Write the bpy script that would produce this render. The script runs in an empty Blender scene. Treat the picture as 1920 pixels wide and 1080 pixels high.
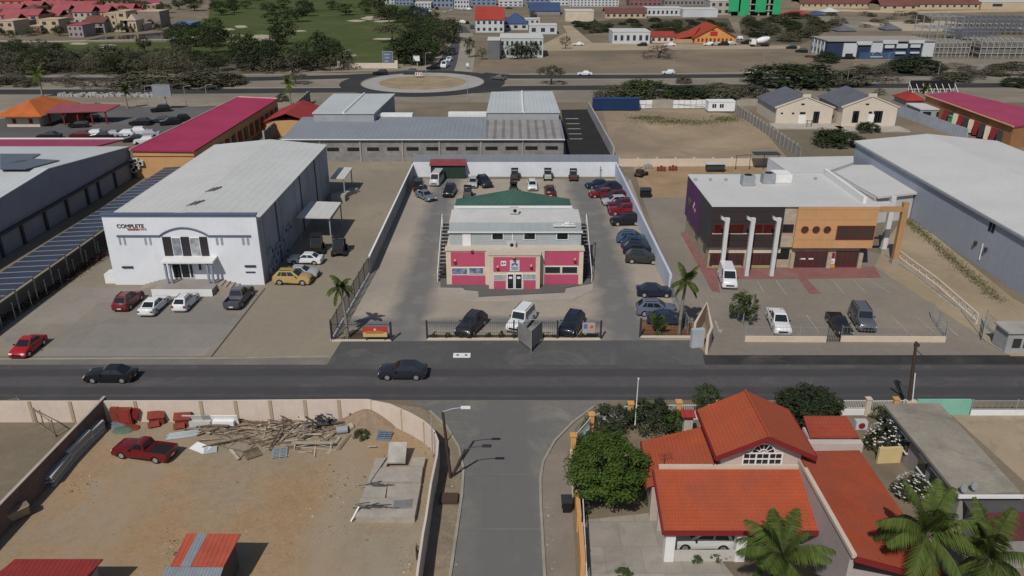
import bpy, math, random
from mathutils import Vector, Matrix, noise
S = bpy.context.scene
# ---------------------------------------------------------------- camera, world, sun, exposure
F, CH, CX = 1493.0, 37.2, 957.0            # focal length in photo pixels, camera height, column of the vanishing point
PIT = math.atan(640 / F)
cam = bpy.data.cameras.new('camera'); co = bpy.data.objects.new('camera', cam)
S.collection.objects.link(co); S.camera = co
cam.sensor_width = 36; cam.lens = 36 * F / 1920; cam.clip_start = .5; cam.clip_end = 4000
cam.shift_x = (960 - CX) / 1920
co.location = (0, 0, CH); co.rotation_euler = (math.pi / 2 - PIT, 0, 0)
S.render.resolution_x = 1024; S.render.resolution_y = 576
SUN_EL, SUN_AZ = math.radians(48), math.radians(202)      # azimuth measured from +Y towards +X
w = bpy.data.worlds.new('World'); S.world = w; w.use_nodes = True
nt = w.node_tree; bg = nt.nodes['Background']; sk = nt.nodes.new('ShaderNodeTexSky')
sk.sky_type = 'NISHITA'; sk.sun_disc = False; sk.sun_elevation = SUN_EL; sk.sun_rotation = SUN_AZ
nt.links.new(sk.outputs[0], bg.inputs[0]); bg.inputs[1].default_value = .062
sl = bpy.data.lights.new('sun', 'SUN'); sl.energy = 3.1; sl.angle = math.radians(.5); sl.color = (1, .95, .88)
so = bpy.data.objects.new('sun', sl); S.collection.objects.link(so)
so.rotation_euler = (math.pi / 2 - SUN_EL, 0, math.pi - SUN_AZ)
so.location = (0, 0, 120)
S.view_settings.view_transform = 'Standard'; S.view_settings.look = 'None'
S.view_settings.exposure = .14; S.view_settings.gamma = 1

# ---------------------------------------------------------------- helpers
R = random.Random(7)
sp_, cp_ = math.sin(PIT), math.cos(PIT)
def ray(px, py):
    v = (py - 540) / F
    return Vector(((px - CX) / F, cp_ - v * sp_, -sp_ - v * cp_))
def G(px, py, z=0.):                        # ground (or height z) point under a photo pixel
    d = ray(px, py); t = (z - CH) / d.z
    return Vector((d.x * t, d.y * t, z))
def onY(px, py, Y):
    d = ray(px, py); t = Y / d.y
    return Vector((d.x * t, Y, CH + d.z * t))
def onX(px, py, X):
    d = ray(px, py); t = X / d.x
    return Vector((X, d.y * t, CH + d.z * t))
def HT(px, pb, pt):                         # height of something standing at row pb and reaching row pt
    return onY(px, pt, G(px, pb).y).z

class MB:
    def __init__(s): s.v = []; s.f = []; s.m = []; s.sm = []
    def add(s, vs, fs, m=0, sm=False):
        o = len(s.v); s.v += [tuple(v) for v in vs]
        for f in fs: s.f.append([i + o for i in f]); s.m.append(m); s.sm.append(sm)
        return s
    def box(s, x0, y0, z0, x1, y1, z1, m=0, M=None, nobottom=False):
        if x0 > x1: x0, x1 = x1, x0
        if y0 > y1: y0, y1 = y1, y0
        vs = [Vector(p) for p in ((x0,y0,z0),(x1,y0,z0),(x1,y1,z0),(x0,y1,z0),(x0,y0,z1),(x1,y0,z1),(x1,y1,z1),(x0,y1,z1))]
        if M: vs = [M @ v for v in vs]
        fs = [(4,5,6,7),(0,1,5,4),(1,2,6,5),(2,3,7,6),(3,0,4,7)]
        if not nobottom: fs.append((3,2,1,0))
        return s.add(vs, fs, m)
    def cbox(s, c, dx, dy, dz, rz=0, m=0, rx=0, ry=0):
        M = Matrix.Translation(c) @ Matrix.Rotation(rz, 4, 'Z') @ Matrix.Rotation(ry, 4, 'Y') @ Matrix.Rotation(rx, 4, 'X')
        return s.box(-dx/2, -dy/2, -dz/2, dx/2, dy/2, dz/2, m, M)
    def prism(s, pts, z0, z1, m=0, mt=None):
        n = len(pts); a = sum(pts[i][0]*pts[(i+1)%n][1]-pts[(i+1)%n][0]*pts[i][1] for i in range(n))
        if a < 0: pts = pts[::-1]
        s.add([(p[0],p[1],z0) for p in pts]+[(p[0],p[1],z1) for p in pts], [(i,(i+1)%n,n+(i+1)%n,n+i) for i in range(n)], m)
        s.add([(p[0],p[1],z1) for p in pts], [tuple(range(n))], m if mt is None else mt)
        return s.add([(p[0],p[1],z0) for p in pts], [tuple(range(n))[::-1]], m)
    def poly(s, pts, m=0): return s.add(pts, [tuple(range(len(pts)))], m)
    def slab(s, pts, t, m=0, mt=None):        # any planar polygon given thickness t downwards
        n = len(pts); a = [Vector(p) for p in pts]
        nn = sum(((a[i]-a[0]).cross(a[i+1]-a[0]) for i in range(1, n-1)), Vector())
        if nn.z < 0: a = a[::-1]
        b = [p - Vector((0,0,t)) for p in a]
        s.add(a, [tuple(range(n))], m if mt is None else mt)
        s.add(b, [tuple(range(n))[::-1]], m)
        return s.add(b + a, [(i,(i+1)%n,n+(i+1)%n,n+i) for i in range(n)], m)
    def tube(s, pts, r, n=6, m=0, caps=True, sm=True):
        rs = r if isinstance(r, (list, tuple)) else [r]*len(pts)
        pts = [Vector(p) for p in pts]; rings = []
        for i, p in enumerate(pts):
            d = (pts[min(i+1,len(pts)-1)] - pts[max(i-1,0)])
            if d.length < 1e-6: d = Vector((0,0,1))
            d.normalize(); u = d.cross(Vector((0,0,1)))
            if u.length < .1: u = d.cross(Vector((1,0,0)))
            u.normalize(); v = d.cross(u)
            rings += [p + (u*math.cos(2*math.pi*k/n) + v*math.sin(2*math.pi*k/n))*rs[i] for k in range(n)]
        fs = [(i*n+k, i*n+(k+1)%n, (i+1)*n+(k+1)%n, (i+1)*n+k) for i in range(len(pts)-1) for k in range(n)]
        s.add(rings, fs, m, sm)
        if caps:
            s.add(rings[:n], [tuple(range(n))], m); s.add(rings[-n:], [tuple(range(n))[::-1]], m)
        return s
    def wall(s, pts, h, t, m=0, z0=0., cap=None):     # wall along a polyline, thickness t, height h (or list)
        pts = [Vector((p[0], p[1], 0)) for p in pts]; n = len(pts); L = []; Rr = []
        for i, p in enumerate(pts):
            a = (pts[i]-pts[i-1]).normalized() if i else None; b = (pts[i+1]-pts[i]).normalized() if i < n-1 else None
            d = (a or b) if (a is None or b is None) else (a+b).normalized()
            q = Vector((-d.y, d.x, 0)); k = t/2 if (a is None or b is None) else t/2/max(.5, q.dot(Vector((-a.y, a.x, 0))))
            L.append(p+q*k); Rr.append(p-q*k)
        hs = h if isinstance(h, (list, tuple)) else [h]*n
        vs = []
        for i in range(n): vs += [(L[i].x,L[i].y,z0),(Rr[i].x,Rr[i].y,z0),(Rr[i].x,Rr[i].y,z0+hs[i]),(L[i].x,L[i].y,z0+hs[i])]
        fs = []
        for i in range(n-1):
            a = 4*i; b = a+4; fs += [(a,a+3,b+3,b),(a+1,b+1,b+2,a+2),(a+3,a+2,b+2,b+3)]
        fs += [(0,1,2,3),(4*n-4,4*n-1,4*n-2,4*n-3)]
        return s.add(vs, fs, m)
    def build(s, name, mats, parent=None, org=None, uv=True):
        if not isinstance(mats, (list, tuple)): mats = [mats]
        if parent is not None and parent.name in WORLDP: org = parent.location
        elif parent is not None and parent.as_pointer() in ORG: org = ORG[parent.as_pointer()]
        o_ = Vector(org) if org is not None else Vector((0,0,0))
        me = bpy.data.meshes.new(name)
        me.from_pydata([(v[0]-o_.x, v[1]-o_.y, v[2]-o_.z) for v in s.v], [], s.f)
        for m in mats: me.materials.append(m)
        me.polygons.foreach_set('material_index', s.m); me.polygons.foreach_set('use_smooth', s.sm)
        if uv:
            ul = me.uv_layers.new(name='UVMap').data; V = s.v
            for p in me.polygons:
                nn = p.normal
                if abs(nn.z) > .995: u = Vector((1,0,0)); v = Vector((0,1,0))
                else:
                    u = Vector((0,0,1)).cross(nn); u.normalize(); v = nn.cross(u)
                for li in p.loop_indices:
                    q = Vector(V[me.loops[li].vertex_index]); ul[li].uv = (q.dot(u), q.dot(v))
        ob = bpy.data.objects.new(name, me); S.collection.objects.link(ob)
        if parent is not None: ob.parent = parent; KIDS.setdefault(parent.as_pointer(), []).append(ob)
        elif org is not None: ob.location = o_
        if org is not None: ORG[ob.as_pointer()] = Vector(org)
        return ob
ORG = {}; WORLDP = set(); KIDS = {}
LABELS = {}
def tag(o, label, cat, group=None, kind=None):
    o['label'] = label; o['category'] = cat
    if group: o['group'] = group
    if kind: o['kind'] = kind
    return o
def thing(name, label, cat, loc=(0,0,0), rz=0, group=None, world=True):
    o = bpy.data.objects.new(name, None); S.collection.objects.link(o); o.empty_display_size = .3
    o.location = loc; o.rotation_euler = (0,0,rz)
    if world: WORLDP.add(o.name)
    return tag(o, label, cat, group)
def struct(o, kind='structure', label=None):
    o['kind'] = kind
    if label: o['label'] = label
    return o
def kids(o): return KIDS.get(o.as_pointer(), [])
def ctree(o, parent=None):
    c = o.copy(); S.collection.objects.link(c); c.parent = parent
    if parent is not None: KIDS.setdefault(parent.as_pointer(), []).append(c)
    for ch in list(kids(o)): ctree(ch, c)
    return c

# ---------------------------------------------------------------- materials
MC = {}
def rgba(c): return (c[0], c[1], c[2], 1)
def mat(name, c, rough=.85, var=.12, sc=.35, spec=.3, metal=0, stripe=None, tile=None, brick=None, c2=None, dirt=None, dsc=.12, fine=.08, rnd=0, trans=0, streak=0, bump=0, bands=None, bcol=None):
    """c base colour; var large blotches; stripe=(axis,period,width,dark); tile=(row,col); brick=(w,h); dirt=(colour,amount); streak vertical weathering"""
    if name in MC: return MC[name]
    m = bpy.data.materials.new(name); m.use_nodes = True; t = m.node_tree; N = t.nodes; K = t.links
    b = N['Principled BSDF']; b.inputs['Roughness'].default_value = rough; b.inputs['Metallic'].default_value = metal
    b.inputs['Specular IOR Level'].default_value = .05 if rough >= .9 else (.12 if rough >= .7 else spec)
    def n(ty, **kw):
        x = N.new(ty)
        for k, v in kw.items(): setattr(x, k, v)
        return x
    def mth(op, a, bb=None, cc=None):
        x = n('ShaderNodeMath', operation=op)
        for i, q in enumerate((a, bb, cc)):
            if q is None: continue
            if isinstance(q, (int, float)): x.inputs[i].default_value = q
            else: K.new(q, x.inputs[i])
        return x.outputs[0]
    def mix(fac, a, bb, bt='MIX'):
        x = n('ShaderNodeMix', data_type='RGBA', blend_type=bt)
        for i, q in ((0, fac), (6, a), (7, bb)):
            if isinstance(q, (int, float)): x.inputs[i].default_value = q
            elif isinstance(q, tuple): x.inputs[i].default_value = rgba(q)
            else: K.new(q, x.inputs[i])
        return x.outputs[2]
    uvn = n('ShaderNodeUVMap').outputs[0]
    def noi(scale, det=4, dist=0, vec=None, rgh=.6):
        x = n('ShaderNodeTexNoise'); x.inputs['Scale'].default_value = scale; x.inputs['Detail'].default_value = det
        x.inputs['Roughness'].default_value = rgh; x.inputs['Distortion'].default_value = dist
        K.new(vec or uvn, x.inputs['Vector']); return x.outputs[0]
    def ramp(v, a, bb):
        x = n('ShaderNodeMapRange'); x.inputs[1].default_value = a; x.inputs[2].default_value = bb
        K.new(v, x.inputs[0]); return x.outputs[0]
    def dk(k): return (c[0]*k, c[1]*k, c[2]*k)
    col = mix(ramp(noi(sc), .3, .7), dk(1-var), dk(1+var))
    if c2: col = mix(ramp(noi(sc*.45, 5, .6), .42, .6), col, tuple(c2))
    if fine: col = mix(ramp(noi(5.3, 6, .4, None, .75), .2, .8), col, mix(1., col, (1-fine*2.2,)*3, 'MULTIPLY')); col = mix(ramp(noi(1.3, 5, .8, None, .7), .35, .75), col, mix(1., col, (1-fine*1.2,)*3, 'MULTIPLY'))
    if dirt: col = mix(mth('MULTIPLY', ramp(noi(dsc, 6, 1.2, None, .7), .52, .68), dirt[1]), col, tuple(dirt[0]))
    if bands:
        sb = n('ShaderNodeSeparateXYZ'); K.new(uvn, sb.inputs[0]); dn = mth('MULTIPLY', mth('SUBTRACT', noi(.25, 5), .5), 3.); msk = None
        for ax, cc, hw, soft in bands:
            q = mth('ABSOLUTE', mth('SUBTRACT', mth('ADD', sb.outputs[ax], mth('MULTIPLY', dn, soft)), cc))
            q = mth('MULTIPLY', ramp(q, hw+soft, hw-soft*.8), ramp(noi(.35, 5), -.15, .5)); msk = q if msk is None else mth('MAXIMUM', msk, q)
        col = mix(msk, col, tuple(bcol))
    if rnd:
        gi = n('ShaderNodeNewGeometry').outputs['Random Per Island']; oi = n('ShaderNodeObjectInfo').outputs['Random']
        q = mth('ADD', mth('MULTIPLY', gi, rnd*1.4), mth('MULTIPLY_ADD', oi, rnd*.6, 1-rnd))
        cb = n('ShaderNodeCombineColor'); [K.new(q, cb.inputs[i]) for i in range(3)]
        col = mix(1., col, cb.outputs[0], 'MULTIPLY')
    hgt = None
    if stripe or tile or streak:
        sx = n('ShaderNodeSeparateXYZ'); K.new(uvn, sx.inputs[0])
    if streak:
        mp = n('ShaderNodeMapping'); mp.inputs['Scale'].default_value = (2.2, .18, 1); K.new(uvn, mp.inputs[0])
        col = mix(mth('MULTIPLY', ramp(noi(1, 4, 0, mp.outputs[0]), .5, .75), streak), col, dk(.45))
    if stripe:
        ax, per, wd, dark = stripe
        fr = mth('FRACT', mth('DIVIDE', sx.outputs[ax], per)); ln = mth('LESS_THAN', fr, wd)
        col = mix(mth('MULTIPLY', ln, dark), col, dk(.15))
        hgt = mth('MULTIPLY', ln, -.03)
    if tile:
        a = mth('FRACT', mth('DIVIDE', sx.outputs[1], tile[0])); bq = mth('SINE', mth('MULTIPLY', sx.outputs[0], 6.283/tile[1]))
        row = mth('LESS_THAN', a, .22)
        col = mix(mth('MULTIPLY', row, .22), col, dk(.35)); col = mix(mth('MULTIPLY', ramp(bq, -.2, -1.), .10), col, dk(.4))
        hgt = mth('MULTIPLY_ADD', bq, .03, mth('MULTIPLY', a, -.04))
    if brick:
        x = n('ShaderNodeTexBrick'); K.new(uvn, x.inputs['Vector']); x.inputs['Scale'].default_value = 1
        x.inputs['Brick Width'].default_value = brick[0]; x.inputs['Row Height'].default_value = brick[1]; x.inputs['Mortar Size'].default_value = brick[2] if len(brick) > 2 else .012
        x.inputs['Color1'].default_value = (1,1,1,1); x.inputs['Color2'].default_value = (.82,.82,.82,1); x.inputs['Mortar'].default_value = (brick[3] if len(brick) > 3 else .6,)*3+(1,)
        col = mix(1., col, x.outputs[0], 'MULTIPLY')
    if bump:
        hgt = mth('MULTIPLY', noi(3, 6), bump)
    K.new(col, b.inputs['Base Color'])
    if hgt is not None:
        bp = n('ShaderNodeBump'); bp.inputs['Distance'].default_value = 1; bp.inputs['Strength'].default_value = .35 if tile else .8
        K.new(hgt, bp.inputs['Height']); K.new(bp.outputs[0], b.inputs['Normal'])
    if trans:
        tr = n('ShaderNodeBsdfTranslucent'); K.new(col, tr.inputs[0]); ms = n('ShaderNodeMixShader'); ms.inputs[0].default_value = trans
        K.new(b.outputs[0], ms.inputs[1]); K.new(tr.outputs[0], ms.inputs[2]); K.new(ms.outputs[0], N['Material Output'].inputs[0])
    MC[name] = m; return m
def flat(name, c, rough=.5, spec=.5, metal=0, coat=0):
    if name in MC: return MC[name]
    m = bpy.data.materials.new(name); m.use_nodes = True; b = m.node_tree.nodes['Principled BSDF']
    b.inputs['Base Color'].default_value = rgba(c); b.inputs['Roughness'].default_value = rough
    b.inputs['Specular IOR Level'].default_value = spec; b.inputs['Metallic'].default_value = metal; b.inputs['Coat Weight'].default_value = coat
    b.inputs['Coat Roughness'].default_value = .08
    MC[name] = m; return m
GL = flat('dark_glass', (.012,.016,.02), .08, .6)
WHT = mat('white_paint', (.66,.68,.72), .7, .05, .3, fine=.03, streak=.10)
WHTT = mat('white_trim', (.75,.75,.74), .6, .05)
CREAM = mat('cream_render', (.62,.52,.42), .85, .08, .4, streak=.12)
DKM = flat('dark_metal', (.03,.03,.035), .5)
GRYM = mat('galvanised_metal', (.36,.38,.4), .5, .15, 1, metal=.3)
CONC = mat('bare_concrete', (.36,.34,.31), .9, .15, .5, dirt=((.15,.14,.13), .5), dsc=.3)
BLK = flat('black_rubber', (.015,.015,.016), .8, .2)
NAVY = mat('navy_trim', (.10,.13,.2), .6, .1)
WOOD = mat('weathered_wood', (.24,.18,.13), .9, .25, 1, rnd=.4)
ROOFW = mat('white_roof_sheet', (.56,.56,.545), .7, .05, .12, stripe=(0,1.,.04,.1), dirt=((.47,.46,.43),.5), dsc=.09, streak=.14)
PINKR = mat('magenta_roof_sheet', (.36,.042,.10), .75, .12, .15, stripe=(0,.8,.06,.25), dirt=((.36,.07,.11),.5), dsc=.06)
REDR = mat('red_roof_sheet', (.33,.035,.03), .6, .15, .3, stripe=(0,.5,.1,.35))
TILE = mat('terracotta_roof_tiles', (.41,.09,.042), .92, .12, .35, tile=(.27,.19), c2=(.36,.09,.05), dirt=((.27,.075,.045),.75), dsc=.35, streak=.15)
REDT = mat('maroon_fascia', (.2,.02,.02), .6, .1)
SHEETROOF = mat('grey_roof_sheet', (.24,.26,.29), .6, .08, .1, stripe=(0,.9,.06,.2), dirt=((.19,.2,.22),.5), dsc=.08)
ORNG = mat('orange_render', (.54,.32,.15), .8, .08, .3, streak=.1)
PINKP = mat('pink_render', (.48,.085,.155), .75, .06, .5)
# ---------------------------------------------------------------- ground materials
SAND = mat('dry_sandy_soil', (.25,.195,.145), .95, .2, .12, c2=(.30,.22,.15), dirt=((.16,.13,.10),.7), dsc=.2, fine=.2)
SCRUBG = mat('dry_open_ground', (.26,.21,.155), .95, .22, .05, c2=(.2,.17,.12), dirt=((.14,.125,.09),.8), dsc=.05, fine=.15)
CONCY = mat('yard_concrete', (.285,.25,.205), .9, .12, .09, c2=(.25,.22,.185), dirt=((.17,.155,.14),.6), dsc=.12, fine=.1)
CONC2 = mat('pale_yard_concrete', (.30,.275,.245), .9, .13, .12, c2=(.25,.24,.225), dirt=((.16,.155,.15),.75), dsc=.16, fine=.1)
ASPH = mat('road_asphalt', (.088,.085,.088), .9, .12, .1, c2=(.075,.073,.076), dirt=((.125,.12,.118),.5), dsc=.2, fine=.15)
ASPH2 = mat('worn_grey_asphalt', (.15,.145,.14), .9, .13, .15, c2=(.125,.12,.118), dirt=((.2,.19,.175),.6), dsc=.25, fine=.12)
ASPHD = mat('fresh_black_asphalt', (.035,.034,.035), .9, .15, .3)
LAWN = mat('golf_lawn', (.085,.112,.038), .95, .2, .03, c2=(.1,.125,.045), dirt=((.13,.125,.065),.6), dsc=.04, fine=.2)
PALE = mat('pale_sand', (.42,.36,.28), .95, .12, .1)
WAT = flat('still_water', (.03,.035,.04), .12, .5)
PAVR = mat('red_paving_bricks', (.30,.14,.13), .9, .12, .4, brick=(.4,.2,.02), dirt=((.25,.2,.18),.5))
LINE = mat('road_line_paint', (.33,.31,.28), .8, .15, 1)
CNT = [0]
def sheet(name, pts, lvl, m, z=0, px=True, kind='structure', label=None):
    P = [G(*p) if px else Vector((p[0], p[1], 0)) for p in pts]
    a = sum(P[i].x*P[(i+1)%len(P)].y-P[(i+1)%len(P)].x*P[i].y for i in range(len(P)))
    if a < 0: P = P[::-1]
    CNT[0] += 1; mb = MB().poly([(p.x, p.y, z + .006*lvl + .0001*CNT[0]) for p in P])
    return struct(mb.build(name, m), kind, label)
# ---------------------------------------------------------------- vehicles
TAIL = flat('tail_lamp_red', (.25,.01,.01), .3); HEAD = flat('head_lamp_glass', (.6,.62,.65), .15)
RIM = flat('alloy_rim', (.45,.45,.47), .35, .5, .6); PLATE = flat('number_plate', (.6,.6,.5), .6)
PAINTS = {}
def paint(c):
    k = 'car_paint_%d_%d_%d' % tuple(int(x*255) for x in c)
    return flat(k, c, .3, .35, .0, .25)
CARK = dict(
 sedan=dict(L=4.7, W=1.8, H=1.44, belt=.92, hood=.84, deck=.98, b=(-1.75,.95), t=(-1.0,.2), wb=(-1.4,1.4)),
 coupe=dict(L=4.4, W=1.78, H=1.46, belt=.92, hood=.88, deck=.97, b=(-1.75,.9), t=(-1.1,.15), wb=(-1.3,1.32)),
 hatch=dict(L=4.1, W=1.72, H=1.5, belt=.95, hood=.9, deck=.97, b=(-1.95,.95), t=(-1.55,.15), wb=(-1.25,1.28)),
 beetle=dict(L=4.1, W=1.74, H=1.5, belt=.93, hood=.8, deck=.86, b=(-1.6,1.0), t=(-.55,.2), wb=(-1.25,1.27)),
 suv=dict(L=4.6, W=1.88, H=1.74, belt=1.10, hood=1.05, deck=1.08, b=(-2.15,1.0), t=(-1.55,.2), wb=(-1.38,1.4)),
 boxsuv=dict(L=4.6, W=1.86, H=1.95, belt=1.15, hood=1.08, deck=1.15, b=(-2.22,.95), t=(-2.12,.6), wb=(-1.4,1.4)),
 van=dict(L=4.9, W=1.9, H=2.15, belt=1.25, hood=1.12, deck=1.25, b=(-2.38,1.75), t=(-2.32,1.0), wb=(-1.5,1.6), solid=1),
 minibus=dict(L=5.1, W=1.85, H=2.2, belt=1.25, hood=1.15, deck=1.25, b=(-2.48,2.1), t=(-2.4,1.4), wb=(-1.6,1.65)),
 pickup=dict(L=5.3, W=1.86, H=1.78, belt=1.08, hood=1.05, deck=1.08, b=(-.95,1.15), t=(-.75,.45), wb=(-1.6,1.65), bed=1),
 oldpickup=dict(L=5.0, W=1.75, H=1.5, belt=.95, hood=.88, deck=.95, b=(-.55,1.0), t=(-.4,.2), wb=(-1.5,1.5), bed=1))
def car_proto(kind):
    k = CARK[kind]; L, W, H = k['L']/2, k['W']/2, k['H']; belt, hood, deck = k['belt'], k['hood'], k['deck']
    b0, b1 = k['b']; t0, t1 = k['t']; r = .33 if H < 1.6 else .37; wr, wf = k['wb']; bed = k.get('bed')
    top = [(-L,.5),(-L+.04,deck-.12),(-L+.14,deck)]
    if bed: top = [(-L,.5),(-L+.02,.7),(b0-.1,.7),(b0-.06,belt)]
    else: top += [((-L+b0)/2, deck+.01)] if b0+L > .5 else []
    if not bed: top += [(b0,belt)]
    top += [(b1,belt+.01),((b1+L)/2,hood+.02),(L-.22,hood-.08),(L-.05,hood-.25),(L,.48),(L-.03,.26)]
    bot = []
    for cx in (wf, wr):
        bot.append((cx+r+.09,.22))
        for a in range(20, 181, 32): bot.append((cx+(r+.07)*math.cos(math.radians(a)), .02+r+(r+.05)*math.sin(math.radians(a))-.04))
        bot.append((cx-r-.09,.22))
    bot.append((-L+.03,.28)); prof = top+bot; n = len(prof)
    def lay(y, side):
        o = []
        for x, z in prof:
            yy = y; zz = z; xx = x
            if side == 2:
                yy = y - (.09*max(0,(z-.55))/.4 if z > .55 else .03*(z < .3)); xx = x*(1-.045*(abs(x)/L)**4); 
            elif z > .6: zz = z+.03
            o.append((xx, yy, zz))
        return o
    mb = MB(); Ls = []
    for sgn, y, sd in ((-1,W,2),(-1,W-.2,1),(1,W-.2,1),(1,W,2)):
        Ls.append([(x, sgn*yy, z) for x, yy, z in lay(y, sd)])
    vs = sum(Ls, []); fs = []
    for j in range(3):
        for i in range(n):
            a, b = j*n+i, j*n+(i+1)%n; fs.append((a, b, b+n, a+n))
    mb.add(vs, fs, 0, True); mb.add(Ls[0], [tuple(range(n))[::-1]], 0); mb.add(Ls[3], [tuple(range(n))], 0)
    yb, yt = W-.13, W-.3 if H < 1.9 else W-.2
    B = [(b0,-yb,belt),(b1,-yb,belt),(b1,yb,belt),(b0,yb,belt)]; z1 = H-.05
    T = [(t0,-yt,z1),(t1,-yt,z1),(t1,yt,z1),(t0,yt,z1)]; C_ = [(t0+.12,-yt+.1,H),(t1-.15,-yt+.1,H),(t1-.15,yt-.1,H),(t0+.12,yt-.1,H)]
    mb.add(B+T+C_, [(0,1,5,4),(1,2,6,5),(2,3,7,6),(3,0,4,7),(4,5,9,8),(5,6,10,9),(6,7,11,10),(7,4,8,11),(8,9,10,11)], 0)
    if bed:
        for s in (-1, 1): mb.box(-L+.03, s*(W-.13), .7, b0-.08, s*(W-.04), belt)
        mb.box(-L+.0, -W+.05, .55, -L+.08, W-.05, belt-.02)
    rt = thing(kind, '', '', world=False); body = mb.build('body', paint((.1,.1,.1)), rt)
    body.material_slots[0].link = 'OBJECT'
    Bv = [Vector(p) for p in B]; Tv = [Vector(p) for p in T]
    def pane(name, ia, ib, splits, lo=.1, hi=.9):
        m = MB(); a, b, c, d = Bv[ia], Bv[ib], Tv[ib], Tv[ia]; nn = (b-a).cross(d-a).normalized()*.014
        for u0, u1 in splits:
            q = [a.lerp(b,u0).lerp(d.lerp(c,u0),lo), a.lerp(b,u1).lerp(d.lerp(c,u1),lo), a.lerp(b,u1).lerp(d.lerp(c,u1),hi), a.lerp(b,u0).lerp(d.lerp(c,u0),hi)]
            m.poly([p+nn for p in q])
        return m.build(name, GL, rt)
    pane('windshield', 1, 2, [(.06,.94)], .05); pane('rear_window', 3, 0, [(.09,.91)], .12)
    sp = [(.1,.46),(.5,.88)] if not bed else [(.12,.85)]
    if kind in ('boxsuv','minibus'): sp = [(.06,.3),(.34,.6),(.64,.9)]
    if kind == 'suv': sp = [(.14,.27),(.3,.56),(.59,.87)]
    if kind == 'van': sp = [(.72,.92)]
    pane('side_window', 0, 1, sp, .12, .88); pane('side_window', 2, 3, [(1-b, 1-a) for a, b in sp], .12, .88)
    if kind in ('suv','boxsuv'):
        for s in (-1, 1): MB().box(t0+.15, s*(yt-.1)-.02, H, t1-.2, s*(yt-.1)+.02, H+.06).build('roof_rail', BLK, rt)
    for s in (-1, 1): MB().box(-wf+r, s*(W-.03)-.02, .24, wf-r-.1, s*(W-.03)+.02, .36).build('side_sill', BLK, rt)
    if bed:
        MB().box(-L+.09, -W+.14, .735, b0-.1, W-.14, .745).build('bed_liner', BLK, rt)
    for s in (-1, 1):
        MB().cbox((L-.13, s*(W-.27), .62 if H < 1.6 else .76), .14, .34, .16, 0, 0, 0, -.35).build('headlight', HEAD, rt)
        MB().cbox((-L+.05, s*(W-.2), .72 if H < 1.6 else .85), .09, .26, .18 if H < 1.6 else .3).build('taillight', TAIL, rt)
        MB().cbox((b1-.35, s*(W+.05), belt+.06), .12, .16, .12).build('mirror', BLK, rt)
    MB().cbox((L-.02, 0, .5 if H < 1.6 else .6), .07, 1.0, .18).build('grille', BLK, rt)
    MB().cbox((-L+.0, 0, .5), .03, .45, .13).build('number_plate', PLATE, rt)
    for cx in (wf, wr):
        for s in (-1, 1):
            m = MB(); y1 = s*(W-.02); y0 = s*(W-.24)
            m.tube([(cx,y0,r),(cx,y1,r)], r, 16); wh = m.build('wheel', BLK, rt)
            m = MB(); m.tube([(cx,s*(W-.05),r),(cx,s*(W-.005),r)], r*.64, 10); m.build('rim', RIM, wh)
    return rt
PROTO = {}; USED = set()
NAMES = dict(sedan='sedan', coupe='sedan', hatch='hatchback_car', beetle='compact_car', suv='sport_utility_car', boxsuv='boxy_utility_car', van='delivery_van', minibus='minibus', pickup='pickup_truck', oldpickup='pickup_truck')
CATS = dict(sedan='car', coupe='car', hatch='car', beetle='car', suv='car', boxsuv='car', van='van', minibus='van', pickup='pickup truck', oldpickup='pickup truck')
def place_tree(proto_key, make, loc, rz, sc, name, label, cat, group=None, first={}):
    if proto_key not in PROTO: PROTO[proto_key] = make()
    if proto_key not in USED: o = PROTO[proto_key]; USED.add(proto_key)
    else: o = ctree(PROTO[proto_key])
    if hasattr(sc, '__len__'): o.scale = sc
    else: o.scale = (sc,)*3
    o.location = loc; o.rotation_euler = (0,0,rz); o.name = name; o['label'] = label; o['category'] = cat
    if group: o['group'] = group
    elif 'group' in o: del o['group']
    return o
def car(px, py, kind, col, hd, label, group=None, sc=1., gz=0., z=.7, yaw0=0):
    g = G(px, py, z+gz); g.z = gz
    key = 'car_'+kind
    o = place_tree(key, lambda: car_proto(kind), g, math.radians(hd), sc, NAMES[kind], label, CATS[kind], group)
    for ch in kids(o):
        if ch.name.split('.')[0] == 'body': ch.material_slots[0].link = 'OBJECT'; ch.material_slots[0].material = paint(col)
    return o
BKC, DGC, NVC, WHC, RDC, DRC, SVC, GOC, BLC = (.012,.012,.014), (.05,.053,.06), (.015,.02,.045), (.6,.61,.62), (.17,.010,.014), (.075,.01,.014), (.33,.34,.36), (.36,.26,.10), (.03,.07,.15)
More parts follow.
